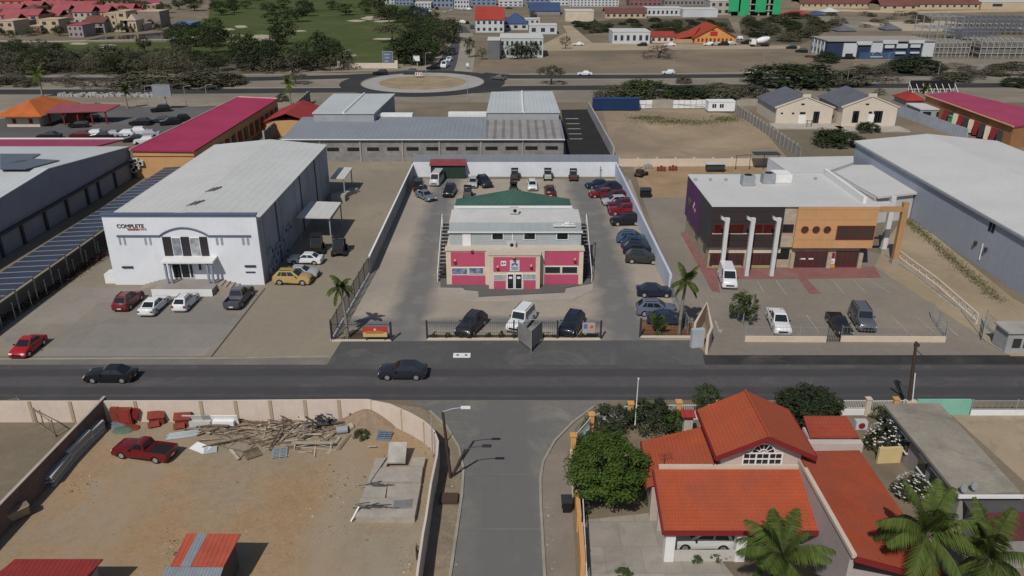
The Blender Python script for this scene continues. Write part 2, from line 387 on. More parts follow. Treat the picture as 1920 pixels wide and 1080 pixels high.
def far_car(kind):                          # same outlines, fewer pieces, for cars a few pixels long
    k = CARK[kind]; L, W, H = k['L']/2, k['W']/2, k['H']; belt = k['belt']; b0, b1 = k['b']; t0, t1 = k['t']
    rt = thing('far_'+kind, '', '', world=False); m = MB()
    pr = [(-L,.3),(-L,belt-.05),(b0,belt),(t0,H),(t1,H),(b1,belt),(L-.1,k['hood']-.1),(L,.3)]
    n = len(pr); a = [(x, -W if z < belt+.1 else -W+.2, z) for x, z in pr]; b = [(x, -y, z) for x, y, z in a]
    m.add(a+b, [tuple(range(n)), tuple(range(n,2*n))[::-1]]+[(i,i+n,(i+1)%n+n,(i+1)%n) for i in range(n)])
    m.build('body', paint((.1,.1,.1)), rt)
    e = .03
    g = MB(); 
    for s in (-1, 1): g.poly([(b0+.25,s*(W-.08),belt+.08),(b1-.2,s*(W-.08),belt+.08),(t1-.05,s*(W-.17),H-.1),(t0+.05,s*(W-.17),H-.1)])
    g.poly([(b1-.06+e,-W+.25,belt+.06),(b1-.06+e,W-.25,belt+.06),(t1+.06+e,W-.3,H-.06),(t1+.06+e,-W+.3,H-.06)])
    g.poly([(b0+.06-e,-W+.25,belt+.06),(b0+.06-e,W-.25,belt+.06),(t0-.06-e,W-.3,H-.06),(t0-.06-e,-W+.3,H-.06)])
    g.build('window', GL, rt)
    for cx in k['wb']:
        for s in (-1, 1): MB().tube([(cx,s*(W-.2),.32),(cx,s*(W+.01),.32)], .32, 8).build('wheel', BLK, rt)
    return rt
def fcar(px, py, kind, col, hd, label, group=None):
    g = G(px, py, .7); g.z = 0; key = 'far_'+kind
    o = place_tree(key, lambda: far_car(kind), g, math.radians(hd), 1, NAMES[kind], label, CATS[kind], group)
    for ch in kids(o):
        if ch.name.split('.')[0] == 'body': ch.material_slots[0].link = 'OBJECT'; ch.material_slots[0].material = paint(col)
    return o
def utv():
    rt = thing('utility_buggy', '', '', world=False)
    m = MB(); m.box(-1.3,-.6,.45,1.3,.6,.75); m.cbox((1.0,0,.85),.7,1.1,.3,0,0,0,.2); m.cbox((-1.0,0,.95),.7,1.2,.35); b = m.build('body', paint((.05,.05,.05)), rt)
    MB().box(-.6,-.55,.75,-.1,.55,.95).box(-.75,-.55,.9,-.6,.55,1.35).build('seat', BLK, rt)
    m = MB()
    for s in (-1, 1): m.tube([(.75,s*.58,.7),(.35,s*.55,1.8),(-.75,s*.55,1.8),(-.85,s*.58,.75)], .04, 6)
    m.build('roll_cage', DKM, rt); MB().box(-.85,-.62,1.8,.45,.62,1.86).build('roof', BLK, rt)
    MB().poly([(.72,-.5,1.0),(.72,.5,1.0),(.42,.5,1.7),(.42,-.5,1.7)]).build('windshield', GL, rt)
    for cx in (-.95,.95):
        for s in (-1, 1): 
            wh = MB().tube([(cx,s*.45,.33),(cx,s*.75,.33)], .33, 12).build('wheel', BLK, rt)
            MB().tube([(cx,s*.7,.33),(cx,s*.76,.33)], .17, 8).build('rim', RIM, wh)
    return rt
def buggy(px, py, col, hd, label, group=None, sc=1.):
    g = G(px, py, .8); g.z = 0
    o = place_tree('utv', utv, g, math.radians(hd), sc, 'utility_buggy', label, 'buggy', group)
    for ch in kids(o):
        if ch.name.split('.')[0] == 'body': ch.material_slots[0].link = 'OBJECT'; ch.material_slots[0].material = paint(col)
    return o
# ---------------------------------------------------------------- vegetation
def leafmat(name, c, rnd=.45, var=.3): return mat(name, c, .95, var, .8, .08, rnd=rnd, fine=0, trans=.25)
LEAFS = dict(dense=leafmat('dense_leaves', (.06,.085,.032)), bright=leafmat('bright_leaves', (.062,.10,.022), .55), dark=leafmat('dark_leaves', (.045,.06,.03)),
  olive=leafmat('olive_leaves', (.11,.105,.068)), grey=leafmat('dry_grey_leaves', (.13,.115,.09)), palm=leafmat('palm_leaves', (.075,.105,.026), .4), brownleaf=leafmat('brown_twigs', (.14,.10,.085)))
BARK = mat('bark', (.12,.095,.075), .95, .25, 2, bump=.02)
PBARK = mat('palm_bark', (.27,.24,.2), .95, .2, 1, stripe=(1,.22,.25,.4))
def leafquad(m, p, nrm, s, rr):
    u = nrm.cross(Vector((rr.uniform(-1,1), rr.uniform(-1,1), rr.uniform(-1,1)))); 
    if u.length < .05: return
    u.normalize(); v = nrm.cross(u); a = s*rr.uniform(.7,1.3)
    m.add([p-u*a, p-v*a*.55, p+u*a, p+v*a*.55], [(0,1,2,3)])
def crown(kind, seed, nc, nl, leaf, mt, trunk_h=.35, clump=.2, name='tree'):
    """unit tree: height 1, crown radius .5 horizontally scaled later"""
    rr = random.Random(seed); rt = thing(name, '', '', world=False); m = MB(); tips = []
    for i in range(nc):
        while True:
            a = Vector((rr.uniform(-1,1), rr.uniform(-1,1), rr.uniform(-1,1)))
            if a.length < 1 and a.length > .1: break
        a = a.normalized()*(a.length**.35)
        if kind == 'flat': c = Vector((a.x*.5, a.y*.5, .78+.13*a.z-.25*(a.x*a.x+a.y*a.y)*.5)); 
        elif kind == 'mound': c = Vector((a.x*.46, a.y*.46, .12+abs(a.z)*.72*(1-.2*rr.random())))
        elif kind == 'round': c = Vector((a.x*.42, a.y*.42, trunk_h+(1-trunk_h)*.5+a.z*(1-trunk_h)*.42))
        else: c = Vector((a.x*.42, a.y*.42, .6+a.z*.36+.1*rr.uniform(-1,1)))
        c += Vector((math.sin(seed+c.y*9)*.05, math.cos(seed*2+c.x*8)*.05, math.sin(c.x*11+seed)*.04))
        tips.append(c); cr = clump*rr.uniform(.6,1.3)
        for j in range(nl):
            d = Vector((rr.gauss(0,1), rr.gauss(0,1), rr.gauss(0,1))).normalized()
            p = c + Vector((d.x, d.y, d.z*.7))*cr*rr.uniform(.35,1)
            if p.z < .02: continue
            nn = (d + Vector((0,0,.7)) + Vector((rr.uniform(-.6,.6), rr.uniform(-.6,.6), rr.uniform(-.3,.5)))).normalized()
            leafquad(m, p, nn, leaf, rr)
    m.build('crown', mt, rt, uv=True)
    t = MB(); r0 = .03; top = Vector((rr.uniform(-.03,.03), rr.uniform(-.03,.03), trunk_h+.12))
    t.tube([(0,0,-.02),(top.x*.5,top.y*.5,trunk_h*.5),tuple(top)], [r0*1.3,r0,r0*.8], 7)
    for c in tips[:9]:
        mid = top.lerp(c,.5)+Vector((0,0,-.04)); t.tube([tuple(top),tuple(mid),tuple(c)], [r0*.6,r0*.4,r0*.15], 5)
    t.build('trunk', BARK, rt)
    return rt
def palm(seed, h, fl, nf, nleaf, mt, drop=1., bend=.3, lw=.05):
    rr = random.Random(seed); rt = thing('palm_tree', '', '', world=False); t = MB(); pts = []; rs = []
    for i in range(7):
        q = i/6; pts.append((bend*q*q, .1*math.sin(q*3), h*q)); rs.append(.17*(1.25-.55*q) if i else .26)
    t.tube(pts, rs, 8); t.build('trunk', PBARK, rt)
    m = MB(); top = Vector(pts[-1])
    for k in range(nf):
        az = k*2.399+rr.uniform(-.2,.2); el = math.radians(rr.choice((75,55,35,15,-5,-25)) if drop else 20)+rr.uniform(-.1,.1)
        if k < 3: el = 1.35
        L = fl*rr.uniform(.85,1.1); p = Vector(top); d = Vector((math.cos(az)*math.cos(el), math.sin(az)*math.cos(el), math.sin(el))); pt = [p.copy()]; ns = 14
        for s in range(ns):
            p = p + d*(L/ns); d = (d+Vector((0,0,-.085*drop*(1+.5*s/ns)))).normalized(); pt.append(p.copy())
        m.tube([tuple(x) for x in pt[::2]], [.045,.04,.035,.03,.025,.02,.015,.01][:len(pt[::2])], 4, 1)
        for s in range(nleaf):
            q = .1+.9*s/nleaf; f = q*ns; i = min(int(f), ns-1); pp = pt[i].lerp(pt[i+1], f-i); dd = (pt[i+1]-pt[i]).normalized()
            sd = dd.cross(Vector((0,0,1)))
            if sd.length < .1: sd = Vector((math.cos(az+1.57), math.sin(az+1.57), 0))
            sd.normalize(); ll = fl*.30*(math.sin(math.pi*min(.98,q*.85+.12)))**.7
            for sg in (-1, 1):
                v = (sd*sg*.8+dd*.55+Vector((0,0,-.45-.3*rr.random()))).normalized(); e = pp+v*ll*rr.uniform(.8,1.1)+Vector((0,0,-.08*ll))
                wv = dd*lw; mid = pp.lerp(e,.5)+Vector((0,0,.05))
                m.add([pp-wv, mid-wv*1.2, e, mid+wv*1.2, pp+wv], [(0,1,3,4),(1,2,3)])
    m.build('crown', [mt, LEAFS['olive']], rt)
    return rt
TK = dict(
 scrubtree=lambda: crown('mound', 15, 60, 22, .03, LEAFS['olive'], .25, .15),
 darkmound=lambda: crown('mound', 16, 60, 24, .03, LEAFS['dark'], .25, .15),
 bush=lambda: crown('mound', 11, 70, 30, .035, LEAFS['dense'], .2, .17, 'bush'),
 darkbush=lambda: crown('mound', 12, 90, 34, .034, LEAFS['dark'], .2, .17, 'bush'),
 olivebush=lambda: crown('mound', 13, 70, 28, .036, LEAFS['olive'], .2, .17, 'bush'),
 greybush=lambda: crown('mound', 14, 34, 22, .035, LEAFS['grey'], .2, .16, 'bush'),
 dense1=lambda: crown('round', 21, 46, 26, .038, LEAFS['dark'], .18, .19),
 dense2=lambda: crown('round', 22, 46, 26, .038, LEAFS['dark'], .2, .19),
 dense3=lambda: crown('round', 23, 46, 26, .038, LEAFS['dense'], .18, .19),
 olive1=lambda: crown('loose', 24, 34, 20, .036, LEAFS['olive'], .3, .17),
 olive2=lambda: crown('round', 25, 36, 20, .036, LEAFS['olive'], .25, .17),
 flat1=lambda: crown('flat', 26, 50, 24, .034, LEAFS['olive'], .5, .13),
 brown1=lambda: crown('mound', 27, 30, 20, .03, LEAFS['brownleaf'], .25, .17, 'bush'))
def tree(px, py, key, wpx, hpx, label, group=None, name='tree', cat='tree', rnd=True):
    g = G(px, py); k = 40.5/(py+100)*1.0; wd = wpx*k; ht = hpx*k*1.12
    key0 = key
    return place_tree('t_'+key0, TK[key0], g, R.uniform(0,6.28), (wd*1.05, wd*1.05, ht), name, label, cat, group)
# ================================================================ THE GROUND
C0 = MB().poly([(-1500,-60,0),(1500,-60,0),(1500,2200,0),(-1500,2200,0)]).build('ground', SCRUBG); struct(C0)
ROADM = mat('main_road_asphalt', (.108,.102,.103), .9, .1, .08, c2=(.092,.088,.09), dirt=((.13,.122,.118),.5), dsc=.25, fine=.12, bands=[(1,66.3,.7,.25),(1,63.0,.7,.25),(1,61.5,.5,.2)], bcol=(.062,.06,.062))
y0, y1 = G(957,750).y, G(957,684).y
sheet('road', [(-260,y0),(260,y0),(260,y1),(-260,y1)], 3, ROADM, px=False)
STREET = mat('side_street_concrete', (.20,.19,.172), .9, .1, .15, c2=(.165,.16,.15), dirt=((.235,.215,.185),.7), dsc=.2, fine=.12, bands=[(0,-.3,2.1,.8)], bcol=(.135,.132,.127), streak=.12)
sheet('side_street', [(770,752),(1145,752),(1110,765),(1075,792),(1040,828),(1018,868),(1013,900),(1014,950),(1022,1100),(1050,1500),(790,1500),(844,1100),(868,930),(871,880),(862,840),(840,800),(800,768)], 4, STREET)
YARDL = mat('left_yard_concrete', (.30,.26,.195), .9, .10, .07, c2=(.27,.235,.18), dirt=((.19,.17,.15),.6), dsc=.12, fine=.1)
sheet('pavement', [(-200,684),(612,684),(640,640),(690,520),(772,345),(772,300),(380,300),(-200,640)], 1, YARDL)
NEWC = mat('newer_yard_concrete', (.33,.29,.24), .9, .09, .1, brick=(5.5,5.5,.035,.86), c2=(.27,.25,.225), dirt=((.2,.185,.17),.6), dsc=.15)
sheet('ground', [(-100,104),(100,100),(330,106),(440,110),(655,118),(655,136),(480,138),(300,142),(-100,142)], 3, mat('belt_scrub_ground', (.13,.12,.085), .95, .3, .1, c2=(.19,.165,.12), dirt=((.08,.075,.05),.7), dsc=.08, fine=.2))
sheet('pavement', [(20,672),(395,672),(498,541),(214,541),(135,536),(0,612)], 2, NEWC)
sheet('pavement', [(-200,684),(612,684),(618,668),(-200,668)], 3, mat('gutter_concrete', (.2,.18,.16), .9, .15, .2, dirt=((.13,.12,.11),.7)))
# dark apron in front of the lots
sheet('road', [(613,684),(640,640),(1298,638),(1322,662),(1327,684)], 2, mat('apron_asphalt', (.12,.118,.116), .9, .15, .12, c2=(.10,.098,.097), dirt=((.15,.145,.135),.6), fine=.12))
LOTM = mat('lot_concrete', (.375,.325,.26), .9, .09, .1, c2=(.33,.29,.24), dirt=((.24,.22,.2),.6), dsc=.14, bands=[(0,-10.9,1.9,1.1),(0,12.2,2.3,1.2),(1,77.2,1.2,.8)], bcol=(.155,.15,.145))
sheet('pavement', [(640,641),(690,520),(773,336),(1182,336),(1250,520),(1300,641)], 1, LOTM)
YARDR = mat('right_yard_concrete', (.275,.24,.195), .9, .1, .1, c2=(.24,.212,.178), dirt=((.19,.17,.15),.7), dsc=.14, fine=.12)
sheet('pavement', [(1322,672),(1300,640),(1205,372),(1300,362),(1500,430),(1660,480),(1900,668)], 1, YARDR)
sheet('pavement', [(1322,684),(1318,666),(2100,666),(2100,684)], 2, mat('dark_gutter', (.05,.048,.046), .9, .2, .4, dirt=((.12,.11,.1),.6)))
sheet('pavement', [(1330,498),(1605,498),(1640,500),(1652,521),(1512,523),(1540,551),(1518,551),(1497,523),(1345,523),(1350,549),(1335,546),(1275,436),(1290,434)], 3, PAVR)
sheet('ground', [(1184,300),(1440,300),(1440,362),(1205,372)], 1, mat('ochre_soil', (.34,.235,.14), .95, .15, .2, dirt=((.2,.16,.12),.6)))
sheet('ground', [(1130,205),(1340,205),(1420,232),(1480,300),(1150,298)], 1, mat('bare_lot_soil', (.38,.29,.195), .95, .15, .08, c2=(.28,.22,.16), dirt=((.2,.17,.12),.7), dsc=.15, fine=.14))
sheet('ground', [(1640,500),(1670,440),(1700,400),(1900,560),(2050,640),(2050,668),(1895,668)], 2, mat('lot_sand', (.36,.285,.195), .95, .14, .12, c2=(.31,.25,.17), dirt=((.22,.18,.12),.7), dsc=.14))
WEED = mat('dry_weeds', (.12,.12,.05), .95, .3, .6, dirt=((.25,.21,.15),.9), dsc=.5, fine=.3)
sheet('pavement', [(1664,476),(1680,476),(1760,534),(1850,600),(1895,640),(1880,650),(1802,590),(1722,524)], 3, mat('pale_gravel_strip', (.42,.38,.31), .95, .2, .8, dirt=((.25,.22,.17),.7), dsc=.6, fine=.2))
sheet('direction_arrow', [(1343,601),(1349,618),(1355,617),(1352,626),(1343,620),(1346,619),(1339,602)], 4, LINE)
for a in ((1764,603),(1778,615),(1788,624)): sheet('parking_line', [(a[0],a[1]),(a[0]+3,a[1]),(a[0]+11,a[1]+7),(a[0]+8,a[1]+7)], 4, LINE)
OLV = mat('olive_scrub_ground', (.115,.105,.07), .95, .3, .1, c2=(.16,.14,.1), dirt=((.08,.075,.05),.7), dsc=.08, fine=.2)
sheet('ground', [(1062,50),(1150,36),(1365,34),(1380,62),(1270,64),(1150,58),(1085,66)], 4, OLV); sheet('ground', [(1385,40),(1535,32),(1560,52),(1530,70),(1500,84),(1430,80),(1390,64)], 4, OLV)
# parking lines of the right lot, kerb step beside the driveway
for a, b in (((1455,527),(1475,553)),((1562,527),(1584,552)),((1600,526),(1622,548)),((1628,524),(1672,552)),((1512,591),(1536,624)),((1670,592),(1702,624)),((1600,600),(1620,624)),((1715,592),(1752,624)),((1771,608),(1795,630)),((1420,528),(1432,548))):
    p, q = G(*a), G(*b); d = (q-p).normalized(); s = Vector((-d.y,d.x,0))*.07
    struct(MB().poly([(v.x,v.y,.035) for v in (p-s,p+s,q+s,q-s)][::-1 if (q-p).cross(s).z > 0 else 1]).build('parking_line', LINE))
def kerb(pts, h=.13, t=.2, m=CONC, name='kerb', px=True):
    return struct(MB().wall([G(*p) for p in pts] if px else pts, h, t, m=0).build(name, m))
KB = mat('kerb_concrete', (.33,.30,.25), .9, .15, .6, fine=.1)
kerb([(1113,764),(1075,792),(1040,828),(1018,868),(1013,900),(1014,950),(1022,1095),(1050,1500)], m=KB)
kerb([(788,1500),(842,1095),(866,930),(869,880),(860,840),(838,802),(806,772)], m=KB)
kerb([(1660,478),(1720,518),(1800,580),(1848,640),(1880,660)], m=KB)
kerb([(620,669),(400,672),(-60,674)], .08, .25, m=KB)
sheet('pavement', [(1112,766),(1076,794),(1042,830),(1020,868),(1015,900),(1016,950),(1024,1100),(1052,1500),(1130,1500),(1082,1100),(1072,930),(1062,860),(1080,800),(1110,775)], 2, mat('pavement_dusty', (.24,.205,.165), .95, .12, .3, dirt=((.17,.15,.12),.6)))
# construction yard, verge, neighbour plots
YSOIL = mat('yard_soil', (.40,.27,.155), .95, .10, .10, c2=(.34,.285,.205), dirt=((.28,.245,.19),.9), dsc=.10, fine=.16, bands=[(0,-29.,.22,1.3),(0,-27.3,.22,1.3),(0,-12.5,.9,1.2)], bcol=(.30,.235,.165))
sheet('ground', [(-40,785),(640,785),(770,800),(822,850),(808,930),(785,1110),(700,1500),(-600,1500),(0,1000),(212,792)], 1, YSOIL)
sheet('ground', [(700,752),(790,765),(838,800),(860,840),(866,930),(842,1110),(788,1500),(700,1500),(780,1110),(806,940),(822,850),(800,790)], 2, mat('verge_soil', (.31,.245,.17), .95, .2, .3, dirt=((.15,.12,.09),.7), dsc=.3, fine=.2))
sheet('ground', [(1095,975),(1240,960),(1310,1000),(1400,1110),(1560,1500),(1120,1500),(1090,1110)], 2, mat('driveway_concrete', (.36,.33,.285), .9, .12, .3, dirt=((.22,.2,.17),.7), dsc=.35, brick=(2.5,2.5,.04,.75)))
sheet('ground', [(1100,770),(1700,770),(1900,1500),(1130,1500),(1090,1110),(1072,930),(1062,860)], 1, mat('garden_soil', (.2,.16,.115), .95, .2, .4, dirt=((.12,.1,.07),.6)))
sheet('ground', [(1780,775),(2050,775),(2300,1000),(1950,930)], 2, mat('plot_sand', (.36,.285,.2), .95, .15, .2, dirt=((.17,.15,.1),.7), dsc=.2))
# ---- the far ground: car park, boulevard, roundabout, golf course
sheet('pavement', [(-60,232),(60,214),(180,196),(300,202),(470,196),(330,262),(-60,268)], 2, mat('car_park_asphalt', (.14,.135,.13), .9, .12, .08, c2=(.115,.11,.108)))
sheet('ground', [(-60,190),(480,182),(600,180),(560,205),(470,200),(180,200),(-60,238)], 1, mat('verge_dust', (.29,.245,.19), .95, .15, .1, dirt=((.17,.15,.11),.7)))
sheet('pavement', [(1052,206),(1104,205),(1146,290),(1062,290)], 3, ASPHD)
for i in range(5):
    y = 222+i*9.5; sheet('parking_line', [(1060+i*2,y),(1084+i*2,y),(1084.5+i*2,y+1.2),(1060.5+i*2,y+1.2)], 4, LINE)
BLV = mat('boulevard_asphalt', (.05,.05,.052), .9, .15, .1)
VRG = mat('median_dust', (.27,.235,.19), .95, .2, .06, c2=(.22,.19,.15), dirt=((.15,.14,.09),.6), dsc=.06)
sheet('ground', [(-300,137),(2200,136),(2200,192),(-300,192)], 1, VRG)
def strip(name, pts, wpx, lvl, m):
    P = [G(*p) for p in pts]; mb = MB(); L = []; Rr = []
    for i, p in enumerate(P):
        d = (P[min(i+1,len(P)-1)]-P[max(i-1,0)]).normalized(); s = Vector((-d.y,d.x,0))*(wpx if not hasattr(wpx,'__len__') else wpx[i])/2
        L.append(p+s); Rr.append(p-s)
    CNT[0] += 1; n = len(P); mb.add([(v.x,v.y,.006*lvl+.0001*CNT[0]) for v in L+Rr], [(i,n+i,n+i+1,i+1) for i in range(n-1)]); return struct(mb.build(name, m))
strip('road', [(-200,149),(250,149),(480,148),(640,144),(720,140),(800,137)], 8, 2, BLV)
strip('road', [(-200,173),(250,172),(480,170.5),(640,169),(720,169)], 8, 2, BLV)
strip('road', [(900,139),(960,144),(1200,144),(1500,141),(2100,137)], 7.5, 2, BLV)
strip('road', [(880,171),(960,165.5),(1200,164),(1500,161.5),(2100,159)], 8, 2, BLV)
c = G(793,154.5)
def disc(name, r, lvl, m, r0=0, n=56):
    mb = MB(); A = [(c.x+math.cos(a*6.2832/n)*r, c.y+math.sin(a*6.2832/n)*r*1.02, .006*lvl) for a in range(n)]
    return struct(mb.poly(A).build(name, m))
disc('road', 24.5, 4, BLV); disc('pavement', 18.2, 6, mat('roundabout_apron', (.36,.35,.33), .9, .1, .2)); disc('ground', 13.0, 8, mat('roundabout_soil', (.32,.25,.165), .95, .2, .2, dirt=((.2,.17,.1),.6)))
struct(MB().tube([(c.x+18.2*math.cos(a*.1047), c.y+18.5*math.sin(a*.1047), .07) for a in range(61)], .14, 5, caps=False).build('kerb', KB))
strip('road', [(815,145),(832,132),(845,105),(857,80),(857,62),(848,50),(830,42),(800,36)], [18,14,13,13,13,13,13,13], 3, mat('north_road_asphalt', (.085,.085,.09), .9, .1, .1))
strip('pavement', [(790,135),(812,115),(835,85),(846,62)], 4, 3, mat('far_pavement', (.3,.27,.22), .9, .1, .1))
strip('pavement', [(867,137),(873,118),(876,90),(874,62)], 6, 3, MC['far_pavement'])
for a, b in (((955,139.5),(2100,131.5)),((955,149),(2100,146)),((-200,143),(640,139)),((-200,166.5),(700,164))): strip('pavement', [a,b], 1.6, 3, MC['far_pavement'])
sheet('ground', [(100,80),(330,79),(390,40),(400,-40),(720,-40),(800,30),(835,62),(800,128),(640,124),(560,108),(110,106)], 2, LAWN)
def oval(px, py, wx, wy, lvl, m, name='ground'):
    return sheet(name, [(px+wx*math.cos(a*.5236)*(1+.2*math.sin(a*2.1+px)), py+wy*math.sin(a*.5236)) for a in range(12)], lvl, m)
for q in ((148,82,18,2),(202,85,16,2),(203,89,14,1.8),(405,66,18,4.5),(448,68,26,3.5),(455,78,30,2.5),(428,55,12,2),(452,50,12,2.5),(490,72,28,7),(484,91,20,3.5),(668,39,16,2),(700,34,22,4),(720,40,20,2),(656,104,12,2.6),(720,73,22,1.8),(765,62,16,2.5),(560,58,14,1.5)): oval(*q, 4, PALE)
sheet('path', [(0,78),(90,79),(200,76),(330,75),(420,62),(420,60.5),(330,73.5),(200,74.6),(90,77),(0,76)], 3, PALE)
sheet('water', [(160,76),(190,70),(325,59),(345,66),(320,73.5),(200,74)], 5, WAT)
sheet('ground', [(660,122),(700,118),(790,122),(800,131),(600,136),(480,137)], 3, MC['verge_dust'])
# dry field north of the boulevard and plots beyond
sheet('ground', [(890,136),(905,112),(1010,96),(1140,90),(1500,92),(1600,118),(1560,136)], 2, mat('dry_field', (.27,.215,.155), .95, .16, .04, c2=(.2,.165,.12), dirt=((.14,.12,.085),.8), dsc=.06, fine=.15))
sheet('ground', [(1000,92),(1060,62),(1090,80),(1190,82),(1500,86),(1500,91),(1010,96)], 3, mat('field_sand', (.37,.30,.21), .95, .12, .08))
sheet('road', [(1055,48),(1072,48),(1110,80),(1130,91),(1060,88),(1068,70)], 4, MC['field_sand'])
sheet('ground', [(1340,44),(1560,30),(1700,38),(1700,58),(1500,60),(1400,62)], 2, MC['median_dust'])
sheet('ground', [(1610,42),(1850,38),(1960,52),(1960,62),(1690,58)], 3, mat('building_site_sand', (.42,.35,.27), .95, .15, .08))
sheet('ground', [(1740,110),(1960,112),(1960,140),(1600,132),(1600,118)], 2, MC['median_dust'])
# concrete joints on the side street and darker construction joints on the left yard
for a, b in (((872,891),(1013,891)),((868,993),(1017,993))):
    p, q = G(*a), G(*b); struct(MB().poly([(p.x,p.y-.06,.05),(q.x,q.y-.06,.05),(q.x,q.y+.06,.05),(p.x,p.y+.06,.05)]).build('expansion_joint', mat('joint_filler', (.19,.185,.175), .9)))
p, q = G(395,671), G(497,541); struct(MB().poly([(p.x-.07,p.y,.045),(p.x+.07,p.y,.045),(q.x+.07,q.y,.045),(q.x-.07,q.y,.045)]).build('expansion_joint', mat('dark_joint', (.09,.08,.07), .9)))
# ================================================================ BUILDINGS AND WALLS
def X_(px, py, Y): return onY(px, py, Y).x
def Z_(px, py, Y): return onY(px, py, Y).z
def fwin(par, a, b, Y, m=GL, d=.06, name='window', frame=None, fw=.07, label=None, mull=0):
    """a panel on a wall that faces the viewer, from its two photo corners on plane y=Y"""
    p, q = onY(*a, Y), onY(*b, Y); x0, x1, z0, z1 = min(p.x,q.x), max(p.x,q.x), min(p.z,q.z), max(p.z,q.z)
    o = MB().box(x0, Y-d, z0, x1, Y+.02, z1).build(name, m, par)
    if frame:
        f = MB(); e = Y-d-.03
        f.box(x0-fw,e,z1,x1+fw,Y+.01,z1+fw).box(x0-fw,e,z0-fw,x1+fw,Y+.01,z0).box(x0-fw,e,z0,x0,Y+.01,z1).box(x1,e,z0,x1+fw,Y+.01,z1)
        for i in range(mull): xx = x0+(x1-x0)*(i+1)/(mull+1); f.box(xx-fw/2,e,z0,xx+fw/2,Y-d+.01,z1)
        f.build('frame', frame, o)
    if label: o['label'] = label
    return o
def text(par, s, size, loc, m, name='lettering', rot=(math.pi/2,0,0), depth=.03, align='LEFT'):
    cu = bpy.data.curves.new(name, 'FONT'); cu.body = s; cu.size = size; cu.extrude = depth; cu.align_x = align
    t = bpy.data.objects.new('tmp_text', cu); S.collection.objects.link(t)
    dg = bpy.context.evaluated_depsgraph_get(); me = bpy.data.meshes.new_from_object(t.evaluated_get(dg)); bpy.data.objects.remove(t)
    me.materials.clear(); me.materials.append(m)
    o = bpy.data.objects.new(name, me); S.collection.objects.link(o); o.rotation_euler = rot
    L = Vector(loc)
    if par is not None: o.parent = par; L = L - (ORG[par.as_pointer()] if par.as_pointer() in ORG else par.location); KIDS.setdefault(par.as_pointer(), []).append(o)
    o.location = L; return o
def gable(mb, x0, x1, y0, y1, ze, zr, m=0, over=.0, t=.12, axis='y'):
    if axis == 'y':
        xm = (x0+x1)/2; a, b = y0-over, y1+over
        k = (zr-ze)/((x1-x0)/2); e = over*k
        mb.slab([(x0-over,a,ze-e),(xm,a,zr),(xm,b,zr),(x0-over,b,ze-e)], t, m); mb.slab([(xm,a,zr),(x1+over,a,ze-e),(x1+over,b,ze-e),(xm,b,zr)], t, m)
    else:
        ym = (y0+y1)/2; a, b = x0-over, x1+over; k = (zr-ze)/((y1-y0)/2); e = over*k
        mb.slab([(a,y0-over,ze-e),(b,y0-over,ze-e),(b,ym,zr),(a,ym,zr)], t, m); mb.slab([(a,ym,zr),(b,ym,zr),(b,y1+over,ze-e),(a,y1+over,ze-e)], t, m)
    return mb
def hip(mb, x0, x1, y0, y1, ze, zr, m=0, ridge=.0, t=.15):
    xm, ym = (x0+x1)/2, (y0+y1)/2; r = ridge/2
    if (x1-x0) >= (y1-y0): A, B = (xm-r,ym,zr), (xm+r,ym,zr)
    else: A, B = (xm,ym-r,zr), (xm,ym+r,zr)
    c = [(x0,y0,ze),(x1,y0,ze),(x1,y1,ze),(x0,y1,ze)]
    if (x1-x0) >= (y1-y0): fs = [(0,1,5,4),(1,2,5),(2,3,4,5),(3,0,4)]
    else: fs = [(0,1,4),(1,2,5,4),(2,3,5),(3,0,4,5)]
    mb.add(c+[A,B], fs, m); mb.add([(x,y,z-t) for x,y,z in c]+c, [(3,2,1,0),(0,1,5,4),(1,2,6,5),(2,3,7,6),(3,0,4,7)], m)
    return mb
def pentwall(mb, x0, x1, y0, y1, ze, zr, m=0):      # walls under a gable that runs back in y
    xm = (x0+x1)/2
    mb.add([(x0,y0,0),(x1,y0,0),(x1,y0,ze),(xm,y0,zr),(x0,y0,ze),(x0,y1,0),(x1,y1,0),(x1,y1,ze),(xm,y1,zr),(x0,y1,ze)],
      [(0,1,2,3,4),(9,8,7,6,5),(1,6,7,2),(5,0,4,9)], m)

# ---------------------------------------------------------------- white two-storey shop, left
Y0 = G(355,534).y; x0 = G(216,535).x; x1 = G(497,533).x; zt = Z_(482,403,Y0); Yb = G(640,330).y
t = thing('shop_building', 'large white two storey shop with arched blue trim and white sheet roof', 'building', ((x0+x1)/2, Y0, 0))
ze = onY(625,272,0.1) and 7.6
Yb = onY(622,272,1).y  # placeholder replaced below
